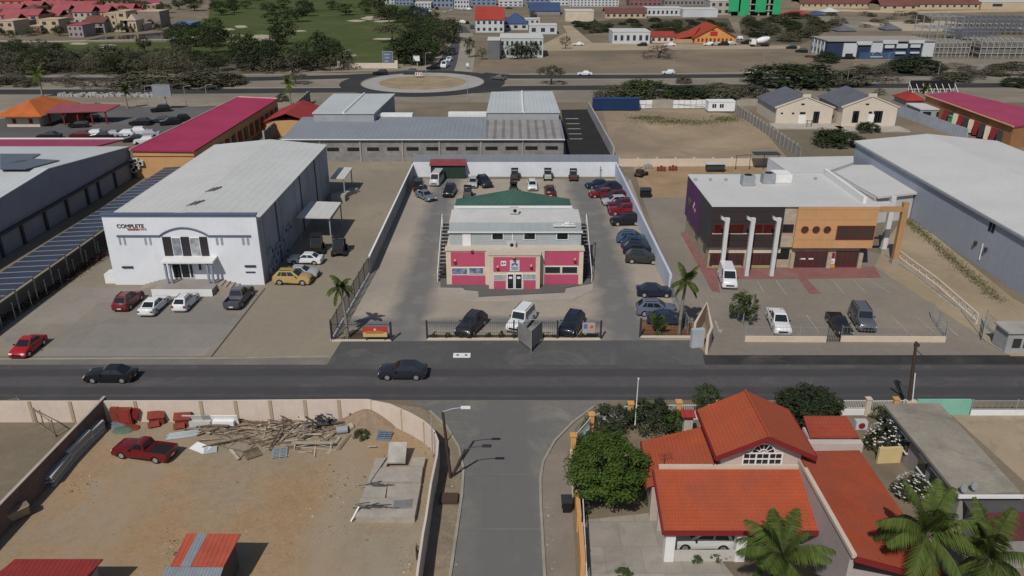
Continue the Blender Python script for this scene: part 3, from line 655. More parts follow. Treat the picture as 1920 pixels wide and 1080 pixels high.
# rear eave: choose the depth whose height matches the front eave
ze = Z_(482,414,Y0+.1); Yb = G(625,273,ze).y; zr = ze+.85
GW = mat('shaded_side_render', (.33,.33,.36), .8, .1, .3, streak=.25, stripe=(0,7.5,.03,.5))  # greyer than the white front: shade of the side put into the colour
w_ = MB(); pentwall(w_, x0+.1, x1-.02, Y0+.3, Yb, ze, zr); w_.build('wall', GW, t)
f_ = MB().box(x0, Y0, 0, x1, Y0+.3, zt); f_.build('front_wall', WHT, t)
MB().box(x0-.1, Y0-.1, zt, x1+.1, Y0+.4, zt+.18).box(x0-.05, Y0-.05, zt-.25, x1+.05, Y0, zt-.0).build('parapet_cap', NAVY, t)
rf = MB(); gable(rf, x0+.1, x1-.02, Y0+.45, Yb, ze+.14, zr+.14, over=.15, t=.12); rf.build('roof', ROOFW, t)
for a in ((364,384),(398,358)):
    g = onY(*a, 1); tt = (zr - CH)/ray(*a).z; p = ray(*a)*tt; s_ = MB()
    for i in range(3): s_.cbox((p.x+i*.35-.3, p.y+i*.3, zr+.12), .14, 2.0, .12, -.25, ry=.1)
    s_.build('roof_vent', mat('rusty_vent', (.2,.17,.15), .8, .3, 1), t)
def zpx(py): return Z_(350,py,Y0)
tb = MB(); zb = zpx(442)
tb.box(X_(219,442,Y0), Y0-.12, zb-.12, X_(299,440,Y0), Y0, zb+.08).box(X_(390,440,Y0), Y0-.12, zb-.12, X_(470,440,Y0), Y0, zb+.08)
xa, xb = X_(299,440,Y0), X_(390,440,Y0); zc = zpx(427); arc = [(xa+(xb-xa)*i/14, Y0-.06, zb+(zc-zb)*math.sin(math.pi*i/14)**.8) for i in range(15)]
tb.tube(arc, .11, 6); tb.build('cornice', NAVY, t)
def fwinbox(par, x0, x1, z0, z1, Y, m, nm, fr=None, fw=.06, d=.07):
    o = MB().box(x0, Y-d, z0, x1, Y+.02, z1).build(nm, m, par)
    if fr:
        f = MB(); e = Y-d-.03
        f.box(x0-fw,e,z1,x1+fw,Y+.01,z1+fw).box(x0-fw,e,z0-fw,x1+fw,Y+.01,z0).box(x0-fw,e,z0,x0,Y+.01,z1).box(x1,e,z0,x1+fw,Y+.01,z1).build('frame', fr, o)
    return o
for a, b in ((303.5,320),(338.5,354),(373.5,387.5)): fwinbox(t, X_(a,444,Y0), X_(b,444,Y0), zpx(480), zpx(444), Y0, flat('dark_cladding', (.02,.018,.022), .5), 'dark_panel')
ADV = mat('window_poster', (.2,.22,.26), .5, .5, 1.5)
fwinbox(t, X_(321.5,444,Y0), X_(337,444,Y0), zpx(479), zpx(446), Y0, ADV, 'window', WHTT); fwinbox(t, X_(355.5,444,Y0), X_(372,444,Y0), zpx(479), zpx(446), Y0, mat('pale_poster', (.33,.34,.36), .5, .5, 1.6), 'window', WHTT)
SH = mat('louvre_shutter', (.38,.4,.44), .6, .1, stripe=(1,.18,.3,.5))
for a in (222,231,270,279,404,413,453,462): fwin(t, (a,446), (a+6,459), Y0, SH, .05, 'window')
fwin(t, (229,499), (250,502), Y0, DKM, .15, 'vent'); fwin(t, (459,497), (480,500), Y0, DKM, .15, 'vent'); fwin(t, (461,509), (479,511), Y0, DKM, .1, 'vent')
RDL = flat('sign_letter_red', (.4,.02,.02), .5); BKL = flat('sign_letter_black', (.02,.02,.02), .5)
text(t, 'COMPLETE', (X_(271,420,Y0)-X_(219,420,Y0))/5.0, (X_(219,425,Y0), Y0-.05, zpx(427)), BKL, 'sign_lettering')
text(t, 'Solutions N.V.', (X_(281,430,Y0)-X_(239,430,Y0))/6.6, (X_(239,432,Y0), Y0-.05, zpx(431.5)), RDL, 'sign_lettering')
# entrance porch
Yp = G(345,545,.7).y; pz = .75; xa, xb = X_(288,545,Yp), X_(396,545,Yp)
MB().box(X_(285,546,Yp), Yp, 0, X_(397,546,Yp), Y0, pz).build('entrance_platform', mat('platform_tile', (.30,.27,.25), .8, .08, .5), t)
MB().box(X_(285,546,Yp)-.05, Yp-.08, 0, X_(397,546,Yp)+.05, Yp-.001, pz+.12).build('platform_wall', WHTT, t)
Yc = Y0-1.7; cz = Z_(300,491,Yc)
cx0, cx1 = X_(300,490,Yc), X_(398,488,Yc)
cp = MB().slab([(cx0,Yc,cz),(cx1,Yc,cz),(cx1,Y0-.01,cz+.1),(cx0,Y0-.01,cz+.1)], .22); cp.build('canopy', WHTT, t)
for xx in (cx0+.35, cx0+.85, cx1-.85, cx1-.35): MB().box(xx-.11, Yc+.2, pz, xx+.11, Yc+.42, cz-.2).build('column', mat('blue_grey_column', (.25,.28,.35), .6), t)
for a, b in ((324,338),(340,354),(356,361)): fwinbox(t, X_(a,500,Y0), X_(b,500,Y0), zpx(520), zpx(495), Y0, GL, 'door', WHTT)  # glass doors, drawn wide and dark to carry the shade of the recess
fwin(t, (372,494), (379,506), Y0, GL, .06, 'window', WHTT)
for s, xe in ((-1, X_(285,546,Yp)), (1, X_(397,546,Yp))):
    st = MB()
    for i in range(4): st.box(xe+s*(.0+i*.55), Y0-1.7, 0, xe+s*(.55+i*.55), Y0-.02, pz-.16*(i+.5))
    st.build('steps', mat('step_tile', (.33,.28,.24), .9), t)
MB().box(x0-1.4, Y0+.4, 0, x0, Y0+2, 1.2).build('side_plinth', WHTT, t)
# side wall air-conditioners and dark stains of windows
ACM = mat('ac_casing', (.5,.5,.48), .6, .1); 
for a in ((506,505),(512,490),(515,475),(519,462),(526,450),(531,432),(505,470),(534,470),(540,425)):
    q = onX(a[0], a[1], x1); b = MB().box(x1, q.y-.5, q.z-.4, x1+.4, q.y+.5, q.z+.4).build('air_conditioner', GRYM, t)
    MB().tube([(x1+.4,q.y,q.z),(x1+.42,q.y,q.z)], .3, 12).build('fan_grille', BLK, b)
for a in (520,570,600): 
    q = onX(a, 420, x1); MB().box(x1, q.y-.12, 0, x1+.12, q.y+.12, ze-.1).build('downpipe', flat('dark_pipe', (.08,.08,.1), .6), t)
# loading canopies along the east side
def canopy(name, pts, z, lab, posts, parent=None, slope=.0):
    P = [G(a, b, z) for a, b in pts]; tt = thing(name, lab, 'canopy', (P[0].x, P[0].y, 0))
    MB().slab([tuple(p) for p in P], .18).build('roof', ROOFW, tt)
    for a, b in posts:
        q = G(a, b, z); MB().box(q.x-.08, q.y-.08, 0, q.x+.08, q.y+.08, z-.19).build('post', GRYM, tt)
    return tt
canopy('loading_canopy', [(556,407),(619,408),(640,379),(582,377)], 3.6, 'larger white canopy on posts beside the white shop', [(617,406),(638,380),(560,406)])
canopy('loading_canopy', [(619,334),(646,334),(661,314),(636,313)], 3.4, 'smaller white canopy over the rear side door of the white shop', [(644,333),(658,316)])
tag(MB().cbox(G(636,376)+Vector((0,0,.5)), 2.2, 1.6, 1.0).cbox(G(650,366)+Vector((0,0,.35)), 1.4, 4.5, .7, -.5).build('loading_ramp', CONC, org=G(636,376)), 'low white concrete ramp beside the rear side canopy', 'ramp')
# ---------------------------------------------------------------- pink quad rental shop, centre
Yw = G(960,535).y; Yc = G(960,543.5).y; zs = Z_(960,470,Yw); zsc = Z_(960,478.5,Yc)
t = thing('rental_shop', 'pink and cream shop with grey upper floor and green hipped roof', 'building', (0, Yw, 0))
L0, L1 = X_(838,536,Yw), X_(917,536,Yw); Rr0, Rr1 = X_(1017,534,Yw), X_(1092,534,Yw); c0, c1 = X_(917,544,Yc), X_(1012,543,Yc)
Yu = G(965,462,zs).y; Yr = Yu+15
SID = mat('grey_siding', (.40,.44,.45), .7, .06, .3, stripe=(1,.25,.1,.15), streak=.1)
wl = MB().box(L0, Yw, 0, Rr1, Yr, zs).box(c0, Yc, 0, c1, Yw-.001, zsc); wl.build('wall', CREAM, t)
MB().box(L0-.12, Yw-.12, zs, Rr1+.12, Yu, zs+.12).box(c0-.1, Yc-.1, zsc, c1+.1, Yw-.13, zsc+.1).build('flat_roof', mat('cream_roof', (.55,.48,.40), .85, .08), t)
def pk(a, b, Y): return fwin(t, a, b, Y, PINKP, .05, 'pink_panel')
pk((845,472.5),(909,499),Yw); pk((847,516.5),(910,535),Yw); pk((1021,471),(1085,497),Yw); pk((1021,515),(1083.5,532.5),Yw)
pk((925,482),(1004,509),Yc); pk((926,527),(948,542.5),Yc); pk((982,526),(1004,541.5),Yc)
for a, b, Y in (((847.5,502.5),(876,514),Yw),((879.5,502),(906,513),Yw)): fwin(t, a, b, Y, mat('photo_window_film', (.16,.2,.28), .3, .7, 2.2), .05, 'window', WHTT, .05)
for a, b, Y in (((1022,500),(1050,512),Yw),((1054,500),(1082,512),Yw)): fwin(t, a, b, Y, GL, .05, 'window', WHTT, .05)
fwin(t, (926,515),(949,525), Yc, mat('poster_film', (.34,.36,.38), .4, .3, 2), .05, 'window', WHTT, .03); fwin(t, (981,514),(1004,524), Yc, MC['poster_film'], .05, 'window', WHTT, .03)
for a in ((952,962.5),(967,978)):
    d = fwin(t, (a[0],514),(a[1],540.5), Yc, GL, .07, 'door', WHTT, .12); p = onY((a[0]+a[1])/2, 520, Yc)
    MB().box(p.x-.2, Yc-.1, p.z-.15, p.x+.2, Yc-.072, p.z+.12).build('door_notice', WHTT, d)
s_ = fwin(t, (956,487.5),(974,508), Yc, mat('grey_sign_board', (.55,.58,.62), .5), .09, 'sign_board')
# a small rider on a quad as a dark emblem, with lines of text under it
p = onY(965, 494, Yc); e = MB()
e.cbox((p.x, Yc-.11, p.z-.0), .5, .03, .14).cbox((p.x+.05, Yc-.11, p.z+.2), .16, .03, .3, ry=.4).tube([(p.x-.25,Yc-.12,p.z-.12),(p.x-.25,Yc-.09,p.z-.12)], .13, 10).tube([(p.x+.25,Yc-.12,p.z-.12),(p.x+.25,Yc-.09,p.z-.12)], .13, 10).tube([(p.x+.12,Yc-.12,p.z+.42),(p.x+.12,Yc-.09,p.z+.42)], .08, 8)
e.build('emblem', NAVY, s_)
k_ = MB(); 
for i, wd in enumerate((.9,.7,.8)): k_.box(p.x-wd/2, Yc-.115, p.z-.45-i*.16, p.x+wd/2, Yc-.09, p.z-.39-i*.16)
k_.build('lettering', NAVY, s_)
s2 = fwin(t, (939,489),(949,498), Yc, WHTT, .08, 'notice_board'); p = onY(944,493.5,Yc)
MB().box(p.x-.22, Yc-.11, p.z-.12, p.x-.04, Yc-.08, p.z+.15).box(p.x+.04, Yc-.11, p.z-.05, p.x+.22, Yc-.08, p.z+.12).build('emblem', RDL, s2)
LAMPC = flat('wall_lamp_cream', (.55,.4,.28), .5)
for a, Y in (((853,490),Yw),((1078,488),Yw),((933,502),Yc),((996,500),Yc),((964,484),Yc),((885,470),Yw)):
    p = onY(*a, Y-.15); l_ = MB().cbox((p.x,Y-.15,p.z-.1), .3, .28, .26).build('wall_lamp', REDT, t); MB().cbox((p.x,Y-.15,p.z+.13), .2, .2, .18).build('lamp_shade', LAMPC, l_)
for a in (917.5, 1017): MB().box(X_(a-1,540,Yw)-.25, Yw-.2, 0, X_(a-1,540,Yw)+.25, Yw-.002, zs+.05).build('pilaster', CREAM, t)
# upper storey
ux0, ux1 = X_(843,463,Yu), X_(1089,463,Yu); zu = Z_(960,435,Yu); Yk = G(965,418,zu+.9).y; Yk2 = G(965,393,zu+1.1).y
MB().box(ux0, Yu, zs, ux1, Yk2, zu).build('upper_wall', SID, t)
MB().box(ux0-.15, Yu-.3, zu, ux1+.15, Yu+.1, zu+.12).box(X_(961,450,Yu)-.06, Yu-.05, zs+.1, X_(961,450,Yu)+.06, Yu, zu).build('gutter', WHTT, t)
MB().slab([(ux0,Yu-.2,zu+.15),(ux1,Yu-.2,zu+.15),(ux1,Yk,zu+.95),(ux0,Yk,zu+.95)], .1).build('front_roof', mat('grey_front_roof', (.27,.30,.31), .6, .08, .3, streak=.2), t)
MB().slab([(ux0,Yk,zu+1.0),(ux1,Yk,zu+1.0),(ux1,Yk2,zu+1.15),(ux0,Yk2,zu+1.15)], .12).build('rear_roof', mat('pale_low_roof', (.56,.55,.53), .7, .08, .2, dirt=((.4,.39,.37),.5)), t)
for a, b in (((868,438.5),(882,466)),): fwin(t, a, b, Yu, WHTT, .06, 'door', WHTT)
for a, b in ((923,437),(983,436.5),(1044.5,436.5)): fwin(t, (a,b),(a+20,b+12), Yu, GL, .05, 'window', WHTT, .08)
q = G(1058,425,zu+.6); wt = MB(); wt.cbox(q+Vector((0,0,.12)), 2.6, .4, .08).cbox(q+Vector((.3,.2,.25)), .5, .3, .4).tube([tuple(q+Vector((-1.3,0,.3))),tuple(q+Vector((1.2,0,.35)))],.06,5).tube([tuple(q+Vector((-.6,-.2,.1))),tuple(q+Vector((.6,.2,.5)))],.06,5); wt.build('roof_ornament', WHTT, t)
for px_, py_, zz, YY in ((958,458,zs+.2,0),(964,394,zu+1.3,0)):
    q = G(px_, py_, zz+.3); b = MB().cbox(q, 1.1, .5, .75).build('air_conditioner', ACM, t); MB().tube([(q.x+.1,q.y-.25,q.z),(q.x+.1,q.y-.28,q.z)], .22, 14).build('fan_grille', BLK, b)
# rear hall with green hipped roof
zh = zu+.9; hx0, hx1 = X_(853,383,Yk2+1.2), X_(1071,383,Yk2+1.2); yy0 = Yk2+1.0
GRN = mat('green_metal_roof', (.05,.11,.085), .6, .12, .3, stripe=(0,.6,.12,.3))
zg = Z_(960,386,yy0); zg = max(zg, zs+.5)
MB().box(hx0+.3, Yk2+.2, 0, hx1-.3, G(857,373,zg).y-.2, zg-.2).build('rear_wall', SID, t)
hr = MB(); RL = G(857,373,zg); RRr = G(1068,370,zg); yb3 = RL.y; zap = Z_(961,355,yb3); xm = X_(961,370,yb3)
hr.add([(hx0,yy0,zg),(xm,yy0,zg+.25),(hx1,yy0,zg),(hx1,yb3,zg),(xm,yb3,zap),(hx0,yb3,zg)], [(0,1,4,5),(1,2,3,4)]); hr.add([(hx0,yb3,zg),(xm,yb3,zap),(hx1,yb3,zg),(hx1,yb3,zs),(hx0,yb3,zs),(hx0,yy0,zg-.15),(hx1,yy0,zg-.15),(hx0,yy0,zg),(hx1,yy0,zg),(xm,yy0,zg+.25)], [(4,3,2,1,0),(5,6,8,9,7)]); hr.build('green_roof', GRN, t)
MB().box(hx0-.1, yy0-.25, zg-.3, hx1+.1, yy0-.05, zg+.05).build('gutter', WHTT, t)
# outside stairs both sides
for s, xx in ((-1, L0), (1, Rr1)):
    st = MB(); n_ = 16; a, b = Yw+1.2, Yu+9
    for i in range(n_): q = i/n_; st.box(xx+s*.15, a+(b-a)*q, zs*q, xx+s*1.15, a+(b-a)*(q+1/n_), zs*q+.12)
    sv = st.build('outside_stair', DKM, t)
    MB().tube([(xx+s*1.2,a,1.0),(xx+s*1.2,b,zs+1.1)], .05, 5).tube([(xx+s*1.2,b,zs+1.1),(xx+s*1.2,b,0)], .06, 5).tube([(xx+s*1.2,a,0),(xx+s*1.2,a,1.0)], .05, 5).build('handrail', WHTT, sv)
# kerbed plinth around the shop
struct(MB().prism([(G(*p).x, G(*p).y) for p in ((826,500),(1100,498),(1108,532),(1060,541),(1058,549),(898,557),(897,546),(872,544),(868,540),(826,540))], 0, .14).build('pavement', mat('shop_plinth_paving', (.13,.125,.12), .9, .1, .3)))
struct(MB().prism([(G(*p).x, G(*p).y) for p in ((822,540),(868,540.5),(871,545),(895,547),(897,558),(1060,550),(1062,542),(1112,533),(1112,545),(1075,562),(890,566),(822,546))], 0, .06).build('pavement', mat('shop_apron', (.36,.33,.29), .9, .1, .3)))
# ---------------------------------------------------------------- fences and boundary walls
def railing(name, pts, h, label, m=DKM, step=.22, post=2.6, base=None, bw=.022, group=None, cat='fence', pm=None, postw=.07, z0=0., rails=(.12,.92), posth=1.06):
    pts = [Vector((p[0],p[1],0)) for p in pts]; t = thing(name, label, cat, tuple(pts[0]), 0, group)
    if base: MB().wall(pts, base[0], base[1]).build('base_wall', base[2], t); z0 = base[0]
    b = MB(); pk_ = []
    for i in range(len(pts)-1):
        p, q = pts[i], pts[i+1]; L = (q-p).length; n_ = max(1, int(L/step)); a = math.atan2((q-p).y, (q-p).x)
        for k in range(n_):
            c_ = p.lerp(q, (k+.5)/n_); b.cbox((c_.x,c_.y,z0+h/2), bw, bw, h, a)
        for r in rails: c_ = (p+q)/2; b.cbox((c_.x,c_.y,z0+h*r), L, bw*1.7, bw*1.7, a)
        m_ = max(1, round(L/post)); pk_ += [(p.lerp(q,k/m_), a) for k in range(m_+(i == len(pts)-2))]
    b.build('bars', m, t)
    for c_, a in pk_[:60]: MB().cbox((c_.x,c_.y,(z0+h)*posth/2), postw, postw, (z0+h)*posth, a).build('post', pm or m, t)
    return t
def swall(name, pts, h, th, m, label, cat='wall', cap=None, pil=None, group=None):
    pts = [Vector((p[0],p[1],0)) for p in pts]; t = thing(name, label, cat, tuple(pts[0]), 0, group)
    MB().wall(pts, h, th).build('panel', m, t)
    if cap: MB().wall(pts, .07, th+.06, z0=h+.002 if not hasattr(h,'__len__') else 0).build('coping', cap, t)
    if pil:
        st, w2, pm, off = pil; 
        for i in range(len(pts)-1):
            p, q = pts[i], pts[i+1]; L = (q-p).length; n_ = max(1, round(L/st)); a = math.atan2((q-p).y, (q-p).x)
            for k in range(n_): c_ = p.lerp(q, k/n_); MB().cbox((c_.x,c_.y,(h+off)/2), w2, th+.14, h+off, a).build('pilaster', pm, t)
    return t
GWALL = mat('grey_block_wall', (.36,.35,.35), .9, .12, .4, streak=.3); BWALL = mat('pale_blue_white_wall', (.52,.56,.64), .8, .06, .3, streak=.15)
XL, XR = -17.4, 18.5
swall('boundary_wall', [(XL,91),(XL+.3,137)], 2.15, .18, GWALL, 'long grey wall between the white shop yard and the pink shop yard', cap=WHTT)
railing('metal_fence', [G(622,640),(XL,91)], 2.1, 'dark slatted metal fence continuing the grey wall to the road', step=.16, base=(.25,.2,WHTT))
railing('metal_fence', [G(623,639),G(734,639)], 1.9, 'black bar fence left of the lot entrance behind the orange sign', base=(.12,.3,CREAM), post=20, postw=.2)
railing('metal_fence', [G(801,636),G(1126,636)], 1.9, 'black bar fence in the middle of the frontage with parked cars behind', base=(.12,.3,CREAM), post=4.5, postw=.16)
railing('metal_fence', [G(1200,632),G(1300,632)], 1.9, 'black bar fence right of the lot entrance around a planted bed', base=(.12,.3,CREAM), post=20, postw=.2)
yb = G(900,331).y; swall('boundary_wall', [(XL+.4,yb),(XR+.1,yb)], HT(900,331,304), .2, mat('bright_wall', (.66,.69,.74), .8, .06, .3, streak=.12), 'white rear wall of the pink shop yard')
swall('boundary_wall', [(XL+.4,yb+1.5),(XR+.6,yb+1.5)], HT(900,331,304)+.95, .2, mat('grey_blue_wall', (.25,.27,.31), .85, .08, .3, streak=.2), 'taller grey blue wall just behind the white rear wall')
swall('boundary_wall', [(XR,yb),(XR,85)], 2.5, .3, BWALL, 'pale blue wall along the right side of the pink shop yard')
railing('metal_fence', [(XR,84.6),(XR,74.6)], 1.9, 'thin lattice fence on the right side of the yard near the road', m=GRYM, step=.3, bw=.02)
swall('gate_wall', [G(1300,640),G(1322,600),G(1331,648),G(1324,664)], 2.1, .25, mat('peach_wall', (.62,.5,.4), .85, .08, .4, streak=.2), 'cream angled wall at the entrance between two lots')
tag(MB().cbox(G(1306,650)+Vector((0,0,1.0)), 1.3, .5, 2.0, .2).build('meter_cabinet', mat('cabinet_grey', (.42,.45,.48), .5, .1), org=G(1306,650)), 'grey electrical cabinet against the cream entrance wall', 'cabinet')
# low cream wall and thin fence of the right lot
for a, b, lb in (((1396,640),(1548,641),'low cream wall with thin fence left of the narrow gate'), ((1575,640),(1771,641),'low cream wall with thin fence right of the narrow gate')):
    railing('wall_with_fence', [G(*a),G(*b)], 1.1, lb, m=GRYM, step=.35, base=(.62,.25,mat('peach_wall', (.5,.4,.3))), bw=.015, post=3.3)
railing('metal_fence', [G(1392,612),G(1383,585)], 1.5, 'short thin fence at the left end of the right car park', m=GRYM, step=.3, bw=.018)
railing('metal_fence', [G(1771,636),G(1745,598)], 2.0, 'short thin fence at the right end of the right car park', m=GRYM, step=.3, bw=.018)
railing('narrow_gate', [G(1549,641),G(1574,641)], 1.75, 'narrow barred steel gate between the two low cream walls', m=DKM, step=.16, bw=.025, cat='gate')
railing('metal_fence', [G(1680,484),G(1755,540),G(1830,608)], .75, 'beige railing on a low wall beside the sandy strip', m=CREAM, step=1.6, base=(.45,.2,CREAM), bw=.1, rails=(.95,), post=30)
railing('mesh_fence', [G(1840,640),G(1845,612)], 2.2, 'grey mesh gate panel at the corner of the sandy plot', m=GRYM, step=.2, bw=.018)
railing('mesh_fence', [G(1845,612),G(1893,660)], 1.8, 'grey mesh fence closing the sandy plot towards the road', m=GRYM, step=.25, bw=.018)
t = thing('utility_shed', 'small grey concrete meter house at the right edge by the road', 'shed', G(1905,662))
q = G(1905,662); MB().box(q.x-1.2, q.y, 0, q.x+3.2, q.y+2.2, 2.2).build('wall', GWALL, t); MB().box(q.x-1.4, q.y-.2, 2.2, q.x+3.4, q.y+2.4, 2.36).build('roof', CONC, t)
for i in (0,1.1): MB().box(q.x-.6+i, q.y-.05, .6, q.x+.2+i, q.y-.001, 1.6).build('meter_box', DKM, t)
# ---------------------------------------------------------------- purple, black and orange retail building
Yf = G(1612,500).y-.3; zR = Z_(1500,390,Yf-1.0); Yo = Yf-.55
xl, xr = X_(1328,463,Yo), X_(1641,430,Yo); Yre = G(1289,329,zR).y; xbp = X_(1467,430,Yo); xor = X_(1491,430,Yo); zf = Z_(1400,464,Yo)
t = thing('retail_building', 'two storey shop building with purple side, dark cladding and orange front', 'building', ((xl+xr)/2, Yf, 0))
BRN = mat('dark_brown_cladding', (.045,.034,.034), .5, .12, .3, stripe=(1,1.25,.03,.5), streak=.15); DGN = mat('charcoal_cladding', (.06,.06,.065), .6, .1); PUR = mat('purple_render', (.13,.055,.14), .7, .1, .4)
SHOPC = mat('sandstone_tile', (.46,.38,.29), .85, .08, .4, brick=(.8,.4,.02,.8))
MB().box(xl+.25, Yf, 0, xr-1.2, Yre-.2, zf).build('ground_floor_wall', SHOPC, t)
ym = onX(1316,365,xl).y; 
MB().box(xl, Yo, zf, xbp, ym, zR).build('dark_cladding', BRN, t); MB().box(xl-.03, Yo+.05, zf+.003, xl-.002, ym, zR-.002).build('charcoal_side', DGN, t)
MB().box(xl, ym+.002, zf-.3, xr, Yre, zR-.003).build('purple_wall', PUR, t)
MB().box(xbp+.002, Yo+.15, zf, xor-.002, Yf+3, zR-.05).build('sandstone_bay', SHOPC, t); MB().box(xor, Yo-.1, zf-.05, xr, ym, zR+.02).build('orange_wall', mat('apricot_render', (.54,.30,.145), .8, .06, .3, streak=.12, stripe=(1,1.3,.02,.25)), t)
ROOFM = mat('white_membrane_roof', (.56,.555,.54), .7, .06, .12, dirt=((.5,.49,.46),.5), dsc=.15)
MB().box(xl-.08, Yo-.12, zR+.03, xr+.05, Yre+.1, zR+.15).build('roof', ROOFM, t)
xp = G(1620,383,zR).x; MB().slab([(xp-.2,Yo+1,zR+.16+.8),(xp+.2,Yo+1,zR+.96),(xp+.2,Yre,zR+.96),(xp-.2,Yre,zR+.96)], .8).build('roof_parapet', WHTT, t)
def rb(a, b, c, dx, dy, dz, m, nm, rz=0): q = G(a, b, c); return MB().cbox((q.x,q.y,c+dz/2), dx, dy, dz, rz).build(nm, m, t)
for a, b in ((1401,346),(1439,342)): k = rb(a, b, zR+.2, 1.6, 1.4, 1.3, GRYM, 'air_conditioner'); q = G(a,b,zR+.2); MB().tube([(q.x,q.y,zR+1.5),(q.x,q.y,zR+1.56)], .5, 14).build('fan_grille', BLK, k)
rb(1463,338,zR+.2,2.2,2.6,1.1,WHTT,'roof_box')
for a, b in ((1304,339),(1332,339),(1361,339),(1529,337)): rb(a, b, zR+.16, .35, .35, .3, GRYM, 'roof_vent')
def cwin(a, b, r, Y, m): p = onY(a, b, Y); o = MB().tube([(p.x,Y-.05,p.z),(p.x,Y+.01,p.z)], r, 22).build('round_window', m, t); MB().tube([(p.x+r*math.cos(k*.2992),Y-.06,p.z+r*math.sin(k*.2992)) for k in range(22)], .05, 4, caps=False).build('frame', REDT, o)
BRG = flat('bronze_glass', (.05,.03,.025), .12, .6)
for a in (1509,1530,1551): cwin(a, 430.5, .42, Yo-.1, BRG)
fwin(t, (1571,424), (1636,448.5), Yo-.1, BRG, .04, 'window', REDT, .06, mull=2)
fwin(t, (1469,421), (1486,435), Yo+.15, GL, .06, 'window', REDT, .04)
for a, b in ((1340,1352),(1368,1393),(1413,1428),(1433,1448)): fwin(t, (a,421), (b,437), Yo, mat('red_brown_glass', (.06,.012,.012), .2, .2), .04, 'window', REDT, .03)
MB().box(xl+.3, Yo-.07, Z_(1400,438,Yo)-.05, xbp-.2, Yo-.002, Z_(1400,438,Yo)+.05).build('cladding_strip', CREAM, t)
MB().box(xl+.24, Yf-.12, zf-.9, xbp+.3, Yf-.002, zf-.003).build('lintel', CREAM, t)
RG = flat('maroon_shop_frame', (.16,.01,.035), .5)
for a, b, u, v, n_ in ((1333,1391,474,497,3),(1401,1450,474,497,3),(1491,1547,473,501,4),(1569,1606,472,499,3)):
    o = fwin(t, (a,u), (b,v), Yf, BRG, .04, 'shop_window', RG, .1, mull=n_)
for a, b in ((1336,1388),(1403,1450)): fwin(t, (a,498), (b,503), Yf, mat('lime_panel', (.3,.4,.1), .7), .05, 'planter_panel', CREAM, .05)
fwin(t, (1459,466), (1478,486), Yf, BLK, .03, 'window'); fwin(t, (1555,474), (1564,484), Yf, RG, .06, 'panel'); nb = fwin(t, (1554,485), (1564,494), Yf, WHTT, .08, 'notice_board')
p = onY(1559,489.5,Yf); MB().box(p.x-.2, Yf-.1, p.z-.1, p.x+.2, Yf-.085, p.z+.02).build('notice_lettering', RDL, nb); fwin(t, (1554,496), (1564,502), Yf, mat('orange_board', (.6,.3,.05), .6), .08, 'notice_board')
for a in (1396,1482,1551,1609): MB().box(X_(a,500,Yf)-.25, Yf-.3, 0, X_(a,500,Yf)+.25, Yf-.003, zf-.9).build('pillar', SHOPC, t)
for i, (a, y_) in enumerate(((1521,486),(1505,486))): fwin(t, (a-5,484), (a+5,486.5), Yf-.04, WHTT, .03, 'notice_board')
for (a, b, c_, d_) in ((1304,417,.5,.9),): pass
for py_ in (443,467,415):
    q = onX({443:1306,467:1321,415:1293}[py_], py_, xl+.25); MB().box(xl+.19, q.y-.7, q.z-.35, xl+.26, q.y+.7, q.z+.35).build('side_window', GL, t)
q = onX(1294,378,xl); MB().box(xl-.06, q.y-1, q.z-.6, xl+.02, q.y+1, q.z+.5).build('side_window', GL, t)
for dy, dz in ((-2.2,-.1),(-3.2,-.3),(-2.6,.4)): MB().cbox((xl-.03,q.y+dy,q.z+dz), .06, .5, .4, 0, 0, .6).build('emblem', flat('pale_emblem', (.5,.3,.3)), t)
Yp_ = G(1399,517).y; zp = Z_(1400,405,Yp_)
for a, tp in ((1352,'l'),(1399,'m'),(1446,'r')):
    x_ = X_(a,517,Yp_); m_ = MB().box(x_-.23, Yp_-.2, 0, x_+.23, Yp_+.25, zp-.55); m_.slab([(x_-.75,Yp_-.21,zp),(x_-.23,Yp_-.21,zp-.3),(x_-.23,Yp_+.26,zp-.3),(x_-.75,Yp_+.26,zp)], .36); m_.box(x_-.25, Yp_-.21, zp-.9, x_+.25, Yp_+.26, zp-.25)
    m_.build('facade_column', mat('column_white', (.6,.6,.6), .7, .08, .5, streak=.2), t); MB().tube([(x_+.45,Yf-.6,0),(x_+.45,Yf-.6,zf)], .06, 6).build('downpipe', DKM, t)
# portal frames on the right of that building
t = thing('portal_frame', 'orange brown concrete portal frame right of the orange shop front', 'frame', G(1676,493)); q = G(1676,493); z_ = Z_(1676,388,q.y)
OB = mat('ochre_concrete', (.42,.24,.12), .85, .1, .5)
MB().box(q.x-.35, q.y-.3, 0, q.x+.35, q.y+.3, z_+.6).box(xr-.1, q.y-.25, z_-.6, q.x-.351, q.y+.25, z_).build('post_and_beam', OB, t); MB().box(q.x-.45, q.y-.4, 0, q.x+.45, q.y+.4, .5).build('footing', CONC, t)
t = thing('portal_frame', 'white portal frame between the orange shop front and the warehouse', 'frame', G(1655,470)); q = G(1655,472); z_ = Z_(1655,372,q.y)
MB().box(q.x-.3, q.y-.3, 0, q.x+.3, q.y+.3, z_+.3).box(xr-.1, q.y-.25, z_-1.0, q.x-.301, q.y+.25, z_-.5).build('post_and_beam', mat('column_white', (.6,.6,.6)), t); MB().box(q.x-.4, q.y-.4, 0, q.x+.4, q.y+.4, .5).build('footing', CONC, t)
